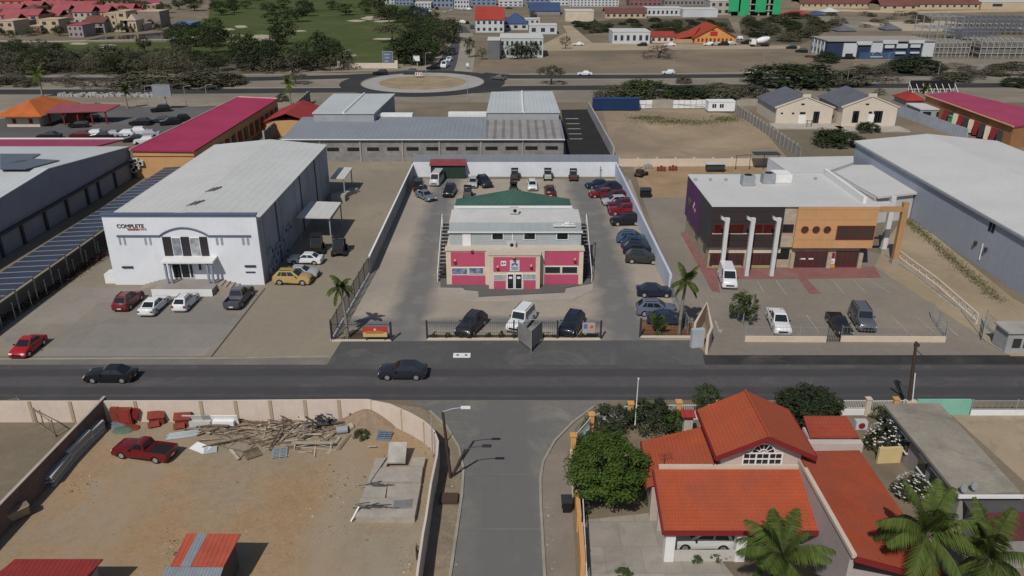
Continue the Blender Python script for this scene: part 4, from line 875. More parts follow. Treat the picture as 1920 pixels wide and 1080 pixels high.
# white annex behind
t = thing('annex_building', 'low white flat roofed annex between retail building and large warehouse', 'building', G(1640,372)); za = 4.2
P = [G(a,b,za) for a, b in ((1565,322),(1600,309),(1637,309),(1721,361),(1646,369),(1602,345))]
MB().slab([tuple(p) for p in P], .3).build('roof', ROOFM, t)
MB().prism([(p.x*.99+.3,p.y+.4) for p in (P[3],P[2],P[1],P[0],P[5],P[4])], 0, za-.301).build('wall', mat('annex_wall', (.5,.51,.52), .85, .1), t)
for a, b, wd in ((1602,352,28),(1632,369,18),(1655,370,18),(1658,385,20)):
    q = G(a,b,2.6); MB().cbox((q.x,q.y,2.4), wd*.085, .3, .9).build('opening', BLK, t)
t = thing('annex_building', 'long white rear annex with tall white wall behind the retail roof', 'building', G(1540,330)); P = [G(a,b,4.) for a, b in ((1440,297),(1600,294),(1600,306),(1545,325),(1480,325))]
MB().prism([(p.x,p.y) for p in P], 0, 4.0).build('wall', MC['bright_wall'], t); MB().slab([tuple(p+Vector((0,0,.15))) for p in P], .14).build('roof', ROOFM, t)
# large white warehouse on the right
xw = 59.4; A = onX(1919,440,xw); B = onX(1604,267,xw); ze2 = (A.z+B.z)/2
t = thing('warehouse', 'large white roofed warehouse with blue grey wall at the right edge', 'building', (xw+14, 100, 0))
yb2 = G(1603,266,ze2).y; xrd = X_(1740,253,yb2); zrd = Z_(1740,253,yb2); print('wh', ze2, zrd, xrd, yb2)
WBL = mat('pale_blue_render', (.36,.39,.46), .85, .05, .1, streak=.18)
w2_ = MB(); xe = xrd+(xrd-xw)
w2_.add([(xw,60,0),(xw,60,ze2),(xrd,60,zrd),(xe,60,ze2),(xe,60,0),(xw,yb2,0),(xw,yb2,ze2),(xrd,yb2,zrd),(xe,yb2,ze2),(xe,yb2,0)], [(4,3,2,1,0),(5,6,7,8,9),(0,1,6,5),(3,4,9,8)]); w2_.build('wall', WBL, t)
r_ = MB(); gable(r_, xw-.25, xe+.25, 59.6, yb2+.3, ze2+.12, zrd+.14, t=.14); r_.build('roof', ROOFM, t); MB().box(xw-.3, 59.6, ze2-.3, xw-.02, yb2+.2, ze2-.03).build('gutter', mat('gutter_grey', (.28,.31,.36), .6), t)
for a, b in ((1857,425),(1863,428)): q = onX(a,b,xw); MB().box(xw-.06, q.y-.25, q.z-.55, xw+.01, q.y+.25, q.z+.55).build('louvre', BLK, t)
for a, b in ((1831,456),(1850,468)): q = onX(a,b,xw); MB().box(xw-.3, q.y-.15, q.z-.25, xw+.01, q.y+.15, q.z+.25).build('wall_lamp', DKM, t)
q = onX(1842,465,xw); MB().box(xw-.12, q.y-.05, q.z-1.6, xw-.02, q.y+.05, q.z+.6).build('downpipe', WHTT, t)
# ---------------------------------------------------------------- grey warehouse and solar canopy at the left edge
xw = -66.2; E1 = onX(242,276,xw); PK = onX(90,317,xw); FE = onX(0,372,xw)
t = thing('warehouse', 'grey warehouse at the left edge with gabled side and pale roof', 'building', (xw-20, PK.y, 0))
sl_ = (FE.z-PK.z)/(FE.y-PK.y); yF = PK.y-(E1.y-PK.y); zF = PK.z+sl_*(yF-PK.y); GW2 = mat('grey_warehouse_wall', (.30,.30,.335), .85, .06, .3, streak=.2)
w_ = MB(); pf = [(E1.y,0),(E1.y,E1.z),(PK.y,PK.z),(yF,zF),(yF,0)]
w_.add([(xw,a,b) for a,b in pf]+[(xw-60,a,b) for a,b in pf], [(0,1,2,3,4),(9,8,7,6,5),(0,5,6,1),(3,8,9,4)]); w_.build('wall', GW2, t)
r_ = MB(); e = .12
r_.slab([(xw+.1,E1.y+.1,E1.z+e),(xw-60,E1.y+.1,E1.z+e),(xw-60,PK.y,PK.z+e),(xw+.1,PK.y,PK.z+e)], .12); r_.slab([(xw+.1,PK.y,PK.z+e),(xw-60,PK.y,PK.z+e),(xw-60,yF,zF+e),(xw+.1,yF,zF+e)], .12); r_.build('roof', mat('pale_grey_roof', (.56,.575,.57), .5, .07, .1, stripe=(0,1.,.05,.2)), t)
for a in (((0,288),(76,288),(46,303),(0,307)),((0,308),(60,297),(112,300),(48,317),(0,317))):
    n_ = (Vector((0,E1.y-PK.y,E1.z-PK.z))).cross(Vector((1,0,0))); P = []
    for b in a:
        d_ = ray(*b); tt = ((Vector((xw,PK.y,PK.z+.3))-Vector((0,0,CH))).dot(n_))/d_.dot(n_); P.append(Vector((0,0,CH))+d_*tt)
    MB().slab([tuple(p) for p in P], .08).build('solar_panel', mat('solar_panel_blue', (.07,.085,.13), .3, .1, 1), t)
zl = onX(120,369.5,xw).z; MB().box(xw, yF, zl-.25, xw+.5, E1.y, zl+.1).build('lintel', flat('dark_grey_steel', (.035,.035,.045), .6), t)
for a, b in ((247,320),(217,345),(187,365),(166,380),(128,400),(88,425),(45,450),(3,470)):
    q = onX(a, b, xw+.1); MB().box(xw+.002, q.y-.2, 0, xw+.35, q.y+.2, zl-.26).build('steel_post', MC['dark_grey_steel'], t)
zc = 2.9; a, b, c_, d_ = G(320,311,zc), G(357,315,zc), G(60,520,zc), G(0,497,zc)
t = thing('solar_canopy', 'long dark solar panel canopy on posts beside the grey warehouse', 'canopy', (b.x-4, 90, 0)); xs0, xs1 = (a.x+d_.x)/2, (b.x+c_.x)/2; ys0, ys1 = 62., a.y
print('solar x', a.x, d_.x, b.x, c_.x)
n_ = 40; SOL = mat('solar_panel_dark', (.045,.05,.075), .3, .12, .8, stripe=(0,1.,.03,.5)); rl = MB()
for k in range(n_):
    u0, u1 = ys0+(ys1-ys0)*k/n_, ys0+(ys1-ys0)*(k+1)/n_
    MB().slab([(xs0,u0+.03,zc-.25),(xs1,u0+.03,zc),(xs1,u1-.1,zc),(xs0,u1-.1,zc-.25)], .08).build('solar_panel', SOL, t); rl.box(xs0, u1-.1, zc-.4, xs1, u1+.03, zc-.3) if 0 else rl.slab([(xs0,u1-.1,zc-.23),(xs1,u1-.1,zc+.02),(xs1,u1+.03,zc+.02),(xs0,u1+.03,zc-.23)], .1)
rl.build('frame_rails', GRYM, t)
for k in range(0, n_+1, 2): y_ = ys0+(ys1-ys0)*k/n_; MB().box(xs1-.12, y_-.06, 0, xs1, y_+.06, zc-.12).build('post', GRYM, t)
railing('mesh_fence', [(xs1+.3,ys0),(xs1+.3,ys1)], 1.9, 'dark mesh fence under the edge of the solar canopy', m=DKM, step=.5, bw=.03, post=3.2, pm=GRYM)
# ---------------------------------------------------------------- magenta roofed long building
zq = 5.0; A, B, C2, D2 = G(243,281,zq), G(361,283,zq), G(520,184,zq), G(446,182,zq); xa, xb, ya, yb_ = (A.x+D2.x)/2, (B.x+C2.x)/2, A.y, D2.y
print('pink x', A.x, D2.x, B.x, C2.x, ya, yb_)
t = thing('long_shop_row', 'long orange building with magenta metal roof behind the white shop', 'building', ((xa+xb)/2, ya, 0)); xa, xb = A.x, B.x
dx = (D2.x-A.x); dx2 = (C2.x+.5-B.x)
PINKR
MB().prism([(A.x+.3,ya+.3),(B.x-.3,ya+.3),(C2.x,C2.y-.3),(D2.x+.3,yb_-.3)], 0, zq-.3).build('wall', ORNG, t)
MB().slab([(A.x,ya,zq),(B.x,ya,zq-.15),(C2.x,C2.y,zq-.15),(D2.x,yb_,zq)], .25).build('roof', PINKR, t)
MB().tube([(A.x,ya,zq+.02),(D2.x,yb_,zq+.02)], .18, 5).tube([(D2.x,yb_,zq+.02),(C2.x,C2.y,zq-.1)], .18, 5).build('roof_trim', mat('pink_trim', (.6,.3,.33), .7), t)
MB().box(A.x+.28, ya-.02+.3, zq-1.3, B.x-.28, ya+.26, zq-1.15).build('string_course', REDT, t)
for a in ((247,303),(255,300),(265,305),(258,312),(253,318)): q = onY(*a, ya+.3); b_ = MB().box(q.x-.5, ya-.2, q.z-.4, q.x+.5, ya+.3, q.z+.4).build('air_conditioner', ACM, t); MB().tube([(q.x,ya-.2,q.z),(q.x,ya-.23,q.z)], .28, 10).build('fan_grille', BLK, b_)
for k in range(14):
    f = (k+.5)/14; x_ = B.x-.3+(C2.x-B.x+.3)*f; y_ = ya+(C2.y-ya)*f; MB().box(x_-.1, y_-1, .8, x_+.15, y_+1, 3.2).build('shop_front', DKM if k%2 else REDT, t)
t = thing('tiled_annex', 'small red tiled annex at the far end of the magenta roof', 'building', G(520,215)); q0, q1 = G(498,224,3.6), G(543,200,3.6)
MB().box(q0.x, q0.y, 0, q0.x+9, q1.y, 3.3).build('wall', ORNG, t); r_ = MB(); gable(r_, q0.x, q0.x+9, q0.y, q1.y, 3.4, 5.0, over=.5); r_.build('roof', REDR, t)
t = thing('long_shop_row', 'second magenta roof seen behind the grey warehouse', 'building', G(100,290)); q0, q1 = G(0,277,5), G(232,262,5)
MB().box(q0.x-40, q0.y-3, 0, q1.x-4, q1.y-.3, 4.6).build('wall', ORNG, t); MB().slab([(q0.x-40,q0.y-3.4,4.9),(q1.x-5,q0.y-3.4,4.9),(q1.x,q1.y,5.1),(q0.x-40,q1.y,5.1)], .25).build('roof', mat('faded_magenta_roof', (.30,.05,.10), .6, .12, .2, stripe=(0,.8,.06,.3)), t); MB().box(q0.x-40, q1.y, 4.9, q1.x, q1.y+.3, 5.3).build('roof_trim', WHTT, t)
swall('boundary_wall', [G(497,275),G(582,192)], 3.0, .2, mat('dark_panel_wall', (.2,.19,.18), .9, .12, .4), 'tall dark panel wall between the magenta roof and the grey roofs', pil=(3,.35,CONC,.25))
# ---------------------------------------------------------------- long grey building with twelve windows
Yg = G(800,303).y; zg_ = Z_(800,261,Yg); xg0, xg1 = X_(530,262,Yg), X_(1057,262,Yg)
t = thing('long_grey_building', 'long grey block building with a row of dark windows under one roof', 'building', ((xg0+xg1)/2, Yg, 0))
BLKW = mat('grey_blockwork', (.27,.26,.25), .95, .15, .4, brick=(.8,.4,.015,.82), streak=.35)
yr = G(800,219,zg_+.9).y
MB().box(xg0, Yg, 0, xg1, yr, zg_-.1).build('wall', BLKW, t)
MB().slab([(xg0-.2,Yg-.4,zg_),(xg1+.2,Yg-.4,zg_),(xg1+.2,yr,zg_+.9),(xg0-.2,yr,zg_+.9)], .18).build('roof', SHEETROOF, t)
MB().box(xg0-.2, Yg-.55, zg_-.05, xg1+.2, Yg-.41, zg_+.12).build('gutter', WHTT, t)
a0 = G(910,225,zg_+.8); MB().slab([(G(912,258,zg_).x,Yg-.3,zg_+.09),(xg1+.1,Yg-.3,zg_+.09),(xg1-.5,a0.y,zg_+.84),(a0.x,a0.y,zg_+.84)], .06).build('ribbed_roof', mat('weathered_ribbed_roof', (.29,.28,.27), .8, .15, .3, stripe=(0,1.6,.35,.4), streak=.4), t)
for k in range(12):
    px_ = 626+(1032-626)*k/11; px_ = [624,662,699,736.5,773,810,847,884,921,959,996,1034][k]; fwin(t, (px_-11,276.8-k*.25), (px_+12,283.5-k*.25), Yg, BLK, .03, 'window')
for px_ in (601,676,755,824,902,980): MB().box(X_(px_,280,Yg)-.12, Yg-.2, 0, X_(px_,280,Yg)+.12, Yg-.002, zg_-.06).build('downpipe', CONC, t)
def roofblock(lab, a, b, c_, d_, fas, z):
    P = [G(*q, z) for q in (a, b, c_, d_)]; tt = thing('roof_unit', lab, 'building', (P[0].x,P[0].y,0))
    MB().prism([(P[0].x+.2,P[0].y+.2),(P[1].x-.2,P[1].y+.2),(P[2].x-.2,P[2].y-.2),(P[3].x+.2,P[3].y-.2)], 0, z-.25).build('wall', mat('unit_wall_grey', (.33,.34,.36), .85, .1), tt)
    MB().slab([tuple(p) for p in P], .2).build('roof', mat('pale_ribbed_roof', (.50,.53,.52), .5, .06, .1, stripe=(0,.8,.05,.18)), tt)
    m_ = (P[0]+P[1])/2; n2 = (P[2]+P[3])/2; MB().tube([tuple(m_+Vector((0,0,.03))),tuple(n2+Vector((0,0,.03)))], .3, 4).build('ridge_strip', WHTT, tt); return tt
roofblock('higher unit with pale green grey roof on the left of the long building', (585,212),(702,212),(741,175.5),(625,175.5), 15, zg_+2.4)
roofblock('higher unit with pale roof on the right of the long building', (912,210),(1050,210),(1036,171),(921,172), 15, zg_+2.4)
for a, b in (((705,214),(773,218)),((841,214),(912,216))): q0, q1 = G(*a, zg_+1), G(*b, zg_+1); tag(MB().box(q0.x, q1.y, 0, q1.x, q1.y+2, zg_+1.4).build('parapet_block', WHTT, org=((q0.x+q1.x)/2,q1.y,0)), 'white parapet block behind the long grey roof, %s one' % ('left' if a[0] < 800 else 'right'), 'wall')
swall('boundary_wall', [G(1103,208),G(1150,297)], 2.2, .3, GWALL, 'grey wall between the black asphalt lot and the bare plot')
swall('boundary_wall', [G(1160,312),G(1440,311)], HT(1300,311,297), .2, CREAM, 'long cream rear wall behind the ochre soil', pil=(3.6,.35,CREAM,.25))
# ================================================================ CONSTRUCTION YARD, BOTTOM LEFT
PEACHW = mat('peach_boundary_wall', (.62,.52,.445), .85, .06, .3, streak=.15, dirt=((.45,.37,.3),.4)); PIL = mat('tan_pilaster', (.38,.31,.22), .85, .1)
hw = 2.05
tops = [(-60,752),(130,752),(380,751),(640,749),(689,749),(731,757.5),(770,775),(796,790),(814,808),(821,827),(819,853),(808,905),(798,973),(793,999),(785,1054),(779,1100),(720,1400)]
WP = [G(a,b,hw) for a,b in tops]
t = swall('boundary_wall', WP, hw, .16, PEACHW, 'long cream wall around the construction yard, curving into the side street')
for a,b in ((55,752),(131,752),(253,751.5),(376,751),(441,750.5),(506,750),(571,749.5),(635,749),(698,749.8),(754,767),(796,790)):
    q = G(a,b,hw); MB().box(q.x-.14, q.y-.14, 0, q.x+.14, q.y-.081, hw+.02).build('pilaster', PIL, t)
a, b = G(196,743,2.2), G(-400,1355,2.2)
swall('boundary_wall', [a,b], 2.15, .18, mat('brown_block_wall', (.20,.14,.12), .9, .15, .4, brick=(.4,.2,.02,.75), streak=.3), 'brown block wall cutting diagonally across the bottom left yard', cap=mat('pale_coping', (.45,.38,.32)))
# red doghouse-like hoppers by the wall
RB = mat('red_oxide_steel', (.21,.045,.03), .7, .2, .8, dirt=((.16,.06,.04),.6), dsc=1)
def redcab():
    pass
q = G(239,790); t = thing('steel_cabinet', 'pair of tall red steel cabinets against the cream wall', 'cabinet', q)
MB().box(q.x-1.05, q.y-.5, .1, q.x-.4, q.y+.4, 1.55).build('small_cabinet', RB, t); c_ = MB().box(q.x-.38, q.y-.7, .1, q.x+.75, q.y+.45, 1.5).build('large_cabinet', RB, t)
MB().cbox((q.x+.95,q.y-.1,1.0), .5, .8, .9, .2, ry=.4).build('open_door', REDT, t); MB().box(q.x-.2, q.y-.74, .3, q.x+.6, q.y-.702, 1.3).build('door_panel', flat('red_panel', (.24,.03,.02), .6), c_)
for (x_, y_, lb, rz) in ((297,792,'red steel bin with a raised lid between the cabinets and the kennel', .2), (346,795,'small red kennel shaped bin with a dark opening', .1)):
    q = G(x_,y_); t = thing('steel_bin', lb, 'bin', q, rz, world=False); 
    MB().prism([(-.6,-.45),(.6,-.45),(.6,.5),(-.6,.5)], .05, .7).build('body', RB, t); r_ = MB(); gable(r_, -.7,.7,-.55,.6,.75,1.15, t=.05, axis='x'); r_.build('lid', RB, t); MB().box(.601,-.25,.15,.63,.25,.65).build('opening', BLK, t)
    MB().cbox((-.2,-.75,.3), .9, .5, .08, .2, rx=.6).build('loose_panel', RB, t)
car(270, 840, 'oldpickup', (.12,.008,.012), 168, 'old dark red pickup truck parked among the timber in the yard')
for (x_, y_, w__, h__, lb, m_) in ((221,797,.9,.3,'grey blue tarpaulin lump beside the red cabinets',mat('grey_tarp',(.15,.17,.2))),(230,808,.8,.25,'pale green netting heap behind the red pickup',mat('green_net',(.1,.16,.12))),(245,803,.8,.2,'flat dark red sheet lying behind the red pickup',RB)):
    q = G(x_,y_); mm = MB(); rr = random.Random(x_); n_ = 9
    ring = [[(q.x+w__*f*math.cos(k*.698)*(1+.25*rr.random()), q.y+w__*.7*f*math.sin(k*.698), z_) for k in range(n_)] for f, z_ in ((1,0),(.75,h__*.8),(.3,h__))]
    mm.add(sum(ring,[]), [(i*n_+k,i*n_+(k+1)%n_,(i+1)*n_+(k+1)%n_,(i+1)*n_+k) for i in range(2) for k in range(n_)]+[tuple(range(2*n_,3*n_))], 0)
    tag(mm.build('tarpaulin', m_, org=q), lb, 'tarpaulin')
# bundles of steel sections along the brown wall
for i, (a, b, h) in enumerate((((90,915),(127,868),1.0),((120,875),(168,826),1.25),((162,832),(190,806),1.05))):
    p, q = G(*a), G(*b); t = thing('steel_bundle', ('nearest','middle','farthest')[i]+' stack of grey steel sections leaning along the brown wall', 'steel stack', p, 0, 'steel stacks along the brown wall'); d = q-p; rz = math.atan2(d.y,d.x)
    for k in range(7):
        for j in range(3): c_ = (p+q)/2+Vector((-math.sin(rz),math.cos(rz),0))*(j-1)*.36; MB().cbox((c_.x,c_.y,.1+k*h/7), d.length*R.uniform(.85,1.08), .28, h/7*.7, rz+R.uniform(-.02,.02)).build('steel_section', GRYM if (k+j)%3 else mat('pale_steel', (.5,.49,.46), .5, .1), t)
# timber and debris
DEB = MB(); CEN = [(560,838),(520,800),(470,820),(430,800),(600,790)]
WD = [mat('old_timber', (.20,.15,.11), .9, .2, 1, rnd=.3), mat('pale_timber', (.42,.37,.30), .9, .15, 1, rnd=.3), mat('dark_timber', (.09,.07,.055), .9, .2, 1)]
rr = random.Random(3)
for k in range(250):
    x_, y_ = rr.gauss(500,95), rr.gauss(806,20)
    if y_ < 783 or y_ > 860 or x_ < 360 or x_ > 680: continue
    g = G(x_,y_); DEB.cbox((g.x,g.y,.06+.3*rr.random()*max(0,1-abs(y_-803)/25)), rr.uniform(.3,1)**2*3.4, rr.choice((.04,.05,.07,.1,.25)), rr.choice((.02,.03,.05)), rr.gauss(.1,.5) if rr.random() < .75 else rr.uniform(0,3), rr.choice((0,1,1,0,0,1,2)), rr.gauss(0,.05), rr.gauss(0,.07))
tag(DEB.build('timber_debris', WD), 'tangled heap of old planks and poles below the cream wall', 'debris', kind='stuff')
def plank(a, b, r, m, lb, za=.2, zb=.3):
    p, q = G(*a), G(*b); p.z = za; q.z = zb; tag(MB().tube([tuple(p),tuple(q)], r, 5, sm=False).build('timber_beam', m, org=(p.x,p.y,0)), lb, 'beam')
plank((480,773),(545,795), .07, WD[2], 'long dark beam propped over the timber heap, left of the cream wall post', 1.2, .3)
plank((505,848),(528,815), .06, WD[2], 'dark beam lying diagonally beside the pallet', .2, .6)
plank((380,842),(470,825), .06, WD[2], 'long dark beam in front of the timber heap')
plank((595,816),(650,800), .06, WD[0], 'brown beam left of the drums')
plank((560,790),(600,770), .05, WD[2], 'short beam over the dark scrap pile', .4, .9)
plank((690,842),(706,842), .05, WD[1], 'short pale stick near the green shrub')
for (x_, y_, w__, d__, rz, lb, m_) in ((376,842,1.6,.9,-.5,'white board lying flat in front of the timber heap',WHTT),(395,846,1.0,.8,.3,'pale grey board beside the white board',mat('grey_board',(.4,.42,.43)))):
    g = G(x_,y_); tag(MB().cbox((g.x,g.y,.12), w__, d__, .04, rz, 0, .12).build('board', m_, org=(g.x,g.y,0)), lb, 'board')
def pallet(x_, y_, rz, m_, lb, w=1.3):
    g = G(x_,y_); t = thing('pallet', lb, 'pallet', g, rz, world=False); s_ = MB(); 
    for k in range(7): s_.box(-.6, -w/2+k*w/6.6, .12, .6, -w/2+k*w/6.6+.11, .15)
    s_.build('slats', m_, t); f_ = MB()
    for k in (-.55,0,.5): f_.box(k-.04, -w/2, 0, k+.04, w/2+.1, .119)
    f_.build('bearers', m_, t); return t
pallet(473,852,.6,WOOD,'brown slatted pallet in front of the timber heap'); pallet(525,851,.2,GRYM,'grey metal rack lying right of the brown pallet')
t = pallet(720,822,-.1,mat('blue_steel',(.12,.17,.24)),'blue steel frame lying on the dirt left of the wall bend'); t.rotation_euler.x = .35
# trestle
p = G(588,840); t = thing('trestle', 'pale trestle table frame standing on the dirt', 'trestle', p, 0, world=False); s_ = Z_(588,829,p.y)
MB().box(-1.65,-.12,s_-.12,1.65,.12,s_).build('beam', WD[1], t)
for x_ in (-1.5,1.5):
    for s in (-1,1): MB().tube([(x_*.95,0,s_-.12),(x_,s*.35,0)], .05, 5).build('leg', WD[1], t)
MB().tube([(-1.45,0,.1),(0,0,s_-.15),(1.45,0,.1)], .04, 5).build('brace', WD[1], t)
for i, (x_, y_, r_, l_, m_, lb) in enumerate(((642,812,.33,.9,mat('grey_drum',(.3,.32,.34)),'grey drum lying on the dirt beside the brown beam'),(658,806,.32,.25,mat('cream_drum',(.45,.4,.3)),'round cream lid standing beside the grey drum'))):
    g = G(x_,y_); tag(MB().tube([(g.x-l_/2,g.y-.1,r_),(g.x+l_/2,g.y+.1,r_)], r_, 14).build('drum', m_, org=(g.x,g.y,0)), lb, 'drum')
g = G(604,795); s_ = MB(); rr = random.Random(5)
for k in range(26): s_.cbox((g.x+rr.gauss(0,.6),g.y+rr.gauss(0,.35),rr.uniform(.05,.7)), rr.uniform(.3,1.4), rr.uniform(.05,.3), .05, rr.uniform(0,3), rr.choice((0,1,2)), rr.gauss(0,.4), rr.gauss(0,.3))
tag(s_.build('scrap_pile', [DKM, WD[2], mat('blue_scrap', (.05,.08,.2))], org=g), 'dark heap of scrap steel with blue pieces against the cream wall', 'scrap', kind='stuff')
for i, (x_, y_, lb, m_) in enumerate(((415,797,'white door panels leaning on the cream wall',WHTT),(372,797,'pale grey sheet leaning on the cream wall',mat('pale_sheet',(.5,.5,.48))))):
    g = G(x_,y_); tag(MB().cbox((g.x,g.y,.55), 3.0 if i == 0 else 2.4, .08, 1.0, 0, 0, .25).cbox((g.x+.3,g.y-.2,.3), 1.8, .4, .5).build('leaning_panel', m_, org=g), lb, 'panel')
s_ = MB(); p, q = G(310,826), G(372,818)
for k in range(10): s_.tube([(p.x+rr.uniform(-.2,.2),p.y+k*.06,.06+.03*k),(q.x+rr.uniform(-.2,.2),q.y+k*.05,.06+.03*k)], .05, 5)
tag(s_.build('pipe_bundle', GRYM, org=p), 'bundle of grey pipes behind the red pickup', 'pipes')
# dirt mound, stones
mm = MB(); g = G(690,790); n_ = 16; rings = [[(g.x+2.3*f*math.cos(k*.3927)*(1+.1*math.sin(k*2.2)), g.y+1.5*f*math.sin(k*.3927), z_) for k in range(n_)] for f, z_ in ((1.3,0),(.9,.35),(.5,.85),(.18,1.15))]
mm.add(sum(rings,[]), [(i*n_+k,i*n_+(k+1)%n_,(i+1)*n_+(k+1)%n_,(i+1)*n_+k) for i in range(3) for k in range(n_)]+[tuple(range(3*n_,4*n_))], 0, True)
tag(mm.build('dirt_mound', mat('mound_soil', (.27,.20,.14), .95, .2, .8, bump=.1), org=g), 'small mound of brown soil against the cream wall', 'mound')
def stones(zones, n, smin, smax, m, seed, name='scattered_stones', lab='small stones and rubble scattered over the dirt'):
    rr = random.Random(seed); s_ = MB()
    for k in range(n):
        cx, cy, sx, sy = rr.choice(zones); g = G(rr.gauss(cx,sx), rr.gauss(cy,sy)); s = rr.uniform(smin,smax)*(1 if rr.random() < .93 else 2.2)
        if g.x > -4.2 and name[0] == 's': continue
        s_.add([(g.x-s,g.y-s*.6,0),(g.x+s*.8,g.y-s*.7,0),(g.x+s,g.y+s*.6,0),(g.x-s*.7,g.y+s,0),(g.x-s*.4,g.y-s*.3,s*.8),(g.x+s*.4,g.y-s*.2,s*.9),(g.x+s*.3,g.y+s*.4,s*.7),(g.x-s*.3,g.y+s*.4,s*.8)], [(4,5,6,7),(0,1,5,4),(1,2,6,5),(2,3,7,6),(3,0,4,7)], k%len(m))
    return tag(s_.build(name, m), lab, 'rubble', kind='stuff')
STN = [mat('pale_rubble', (.40,.36,.30), .95, .2, 2), mat('brown_rubble', (.17,.12,.085), .95, .2, 2)]
stones([(620,925,18,28),(640,900,25,20),(325,1030,15,18),(500,930,140,70),(620,1000,90,30),(760,830,30,25),(150,905,20,12)], 900, .015,.06, STN, 9)
stones([(838,990,12,55),(845,900,12,30),(762,1060,10,12),(1030,1020,6,40)], 200, .015,.06, STN, 10, 'verge_rubble', 'loose stones along the dirt verge of the side street')
# concrete platform slab
sz = .5; P = [G(a,b,sz) for a,b in ((667,969),(777,970),(786,925),(793,875),(798,856),(773,856),(766,875),(726,875),(730,857),(703,857),(692,895))]
t = thing('concrete_platform', 'raised concrete slab platform with a stair opening in the yard', 'platform', (P[0].x,P[0].y,0))
PC = mat('platform_concrete', (.40,.36,.31), .9, .14, .5, dirt=((.26,.235,.2),.8), dsc=.5, fine=.12)
for pp, hz in (([(667,969),(777,970),(784,934),(676,934)],.5),([(677,932),(722,932),(726,905),(688,905)],.47),([(724,933),(784,932),(789,905),(727,906)],.42),([(689,903),(789,902),(793,875),(726,875),(697,880)],.5),([(768,873),(794,873),(798,856),(773,856)],.45),([(699,877),(724,873),(729,857),(703,857)],.4)):
    MB().prism([(v.x,v.y) for v in (G(a,b,sz) for a,b in pp)], 0, hz).build('slab', PC, t)
p = G(748,857,.2); q = G(744,873,.2); MB().slab([(p.x-.75,q.y,.5),(p.x+.65,q.y,.5),(p.x+.65,p.y+.4,1.35),(p.x-.75,p.y+.4,1.35)], .12).build('tilted_slab', mat('rough_slab', (.36,.34,.3), .9, .25, .8), t)
p, q = G(693,903,sz+.06), G(727,853,sz+.06); MB().tube([tuple(p),tuple(q)], .06, 5).build('loose_plank', WD[1], t); p, q = G(658,978,.1), G(673,950,.8); MB().tube([tuple(p),tuple(q)], .07, 5).build('loose_plank', WHTT, t)
s_ = MB()
for k in range(24): g = G(rr.uniform(678,735), rr.choice((909,949,951)), sz+.05); s_.tube([(g.x-rr.uniform(.2,.9),g.y+rr.gauss(0,.15),g.z),(g.x+rr.uniform(.2,.9),g.y+rr.gauss(0,.15),g.z+.05)], .03, 4)
o = s_.build('rebar_offcuts', DKM, t); o['kind'] = 'stuff'
s_ = MB(); g = G(755,945,sz+.06)
for k in range(9): s_.cbox((g.x-.6+k*.15,g.y,g.z), .02, 1.0, .02, .2); s_.cbox((g.x,g.y-.45+k*.11,g.z+.02), 1.4, .02, .02, .2)
s_.build('steel_mesh', GRYM, t)
# sheds at the bottom
z_ = 2.4; t = thing('site_shed', 'open red roofed shed with a grey stripe near the bottom left', 'shed', G(385,1060)); A,B,C_,D_ = G(350,1000,z_+.2),G(452,1001,z_+.2),G(419,1062,z_),G(319,1061,z_)
u = lambda f: D_.lerp(C_,f); v = lambda f: A.lerp(B,f)
for f0, f1, m_, nm in ((0,.2,mat('orange_red_sheet',(.42,.09,.05),.6,.15,1,stripe=(0,.3,.15,.3)),'roof'),(.2,.38,mat('blue_grey_sheet',(.24,.27,.3),.6,.1,1,stripe=(0,.2,.2,.3)),'roof_strip'),(.38,1,MC['orange_red_sheet'],'roof')):
    MB().slab([tuple(u(f0)),tuple(u(f1)),tuple(v(f1)),tuple(v(f0))], .06).build(nm, m_, t)
MB().box(D_.x+.15,D_.y+.2,0,C_.x-.15,A.y-.2,z_-.15).build('wall', mat('shed_side', (.12,.10,.09)), t)
E2 = G(312,1062,z_-.1); F2 = G(419,1063,z_-.1); MB().slab([(E2.x,E2.y,z_-.1),(F2.x,F2.y,z_-.1),(F2.x+.1,F2.y-2.5,z_-.4),(E2.x-.1,E2.y-2.5,z_-.4)], .05).build('lower_roof', MC['blue_grey_sheet'], t)
for s in (E2,F2): MB().box(s.x-.05,s.y-2.4,0,s.x+.05,s.y-2.3,z_-.45).build('post', WOOD, t)
z_ = 2.5; t = thing('site_shed', 'dark red roofed shed in the bottom left corner', 'shed', G(100,1085)); A,B = G(28,1048,z_),G(194,1047,z_)
MB().slab([(A.x-1.2,A.y-3,z_-.3),(B.x-.8,A.y-3,z_-.3),(B.x,A.y,z_),(A.x,A.y,z_)], .08).build('roof', mat('dark_red_sheet', (.24,.03,.025), .6, .12, .8, stripe=(0,.3,.15,.35)), t)
MB().box(A.x-.3,A.y-2.8,0,B.x-.4,A.y-.2,z_-.5).build('wall', mat('shed_wall_pale', (.35,.31,.27)), t)
t = thing('wooden_crate', 'tilted wooden crate leaning on the brown wall', 'crate', G(35,975), .9, world=False); MB().cbox((0,0,.6), 1.6, .5, 1.0, 0, 0, .3).build('body', WOOD, t); MB().cbox((0,-.32,.65), 1.4, .06, .8, 0, 0, .3).build('cover', mat('sack_cloth', (.35,.27,.2)), t)
# loose fence frames on the neighbouring plot
railing('wire_fence', [G(0,782),G(40,775),G(105,820)], 1.6, 'rusty wire fence frame on the weedy plot at the left edge', m=WOOD, step=1.2, bw=.04, post=2.5)
tag(MB().tube([tuple(G(177,775)),tuple(G(177,775)+Vector((.1,0,.5)))], .4, 12).build('tyre', BLK, org=G(177,775)), 'black tyre leaning on the brown wall beyond the yard', 'tyre')
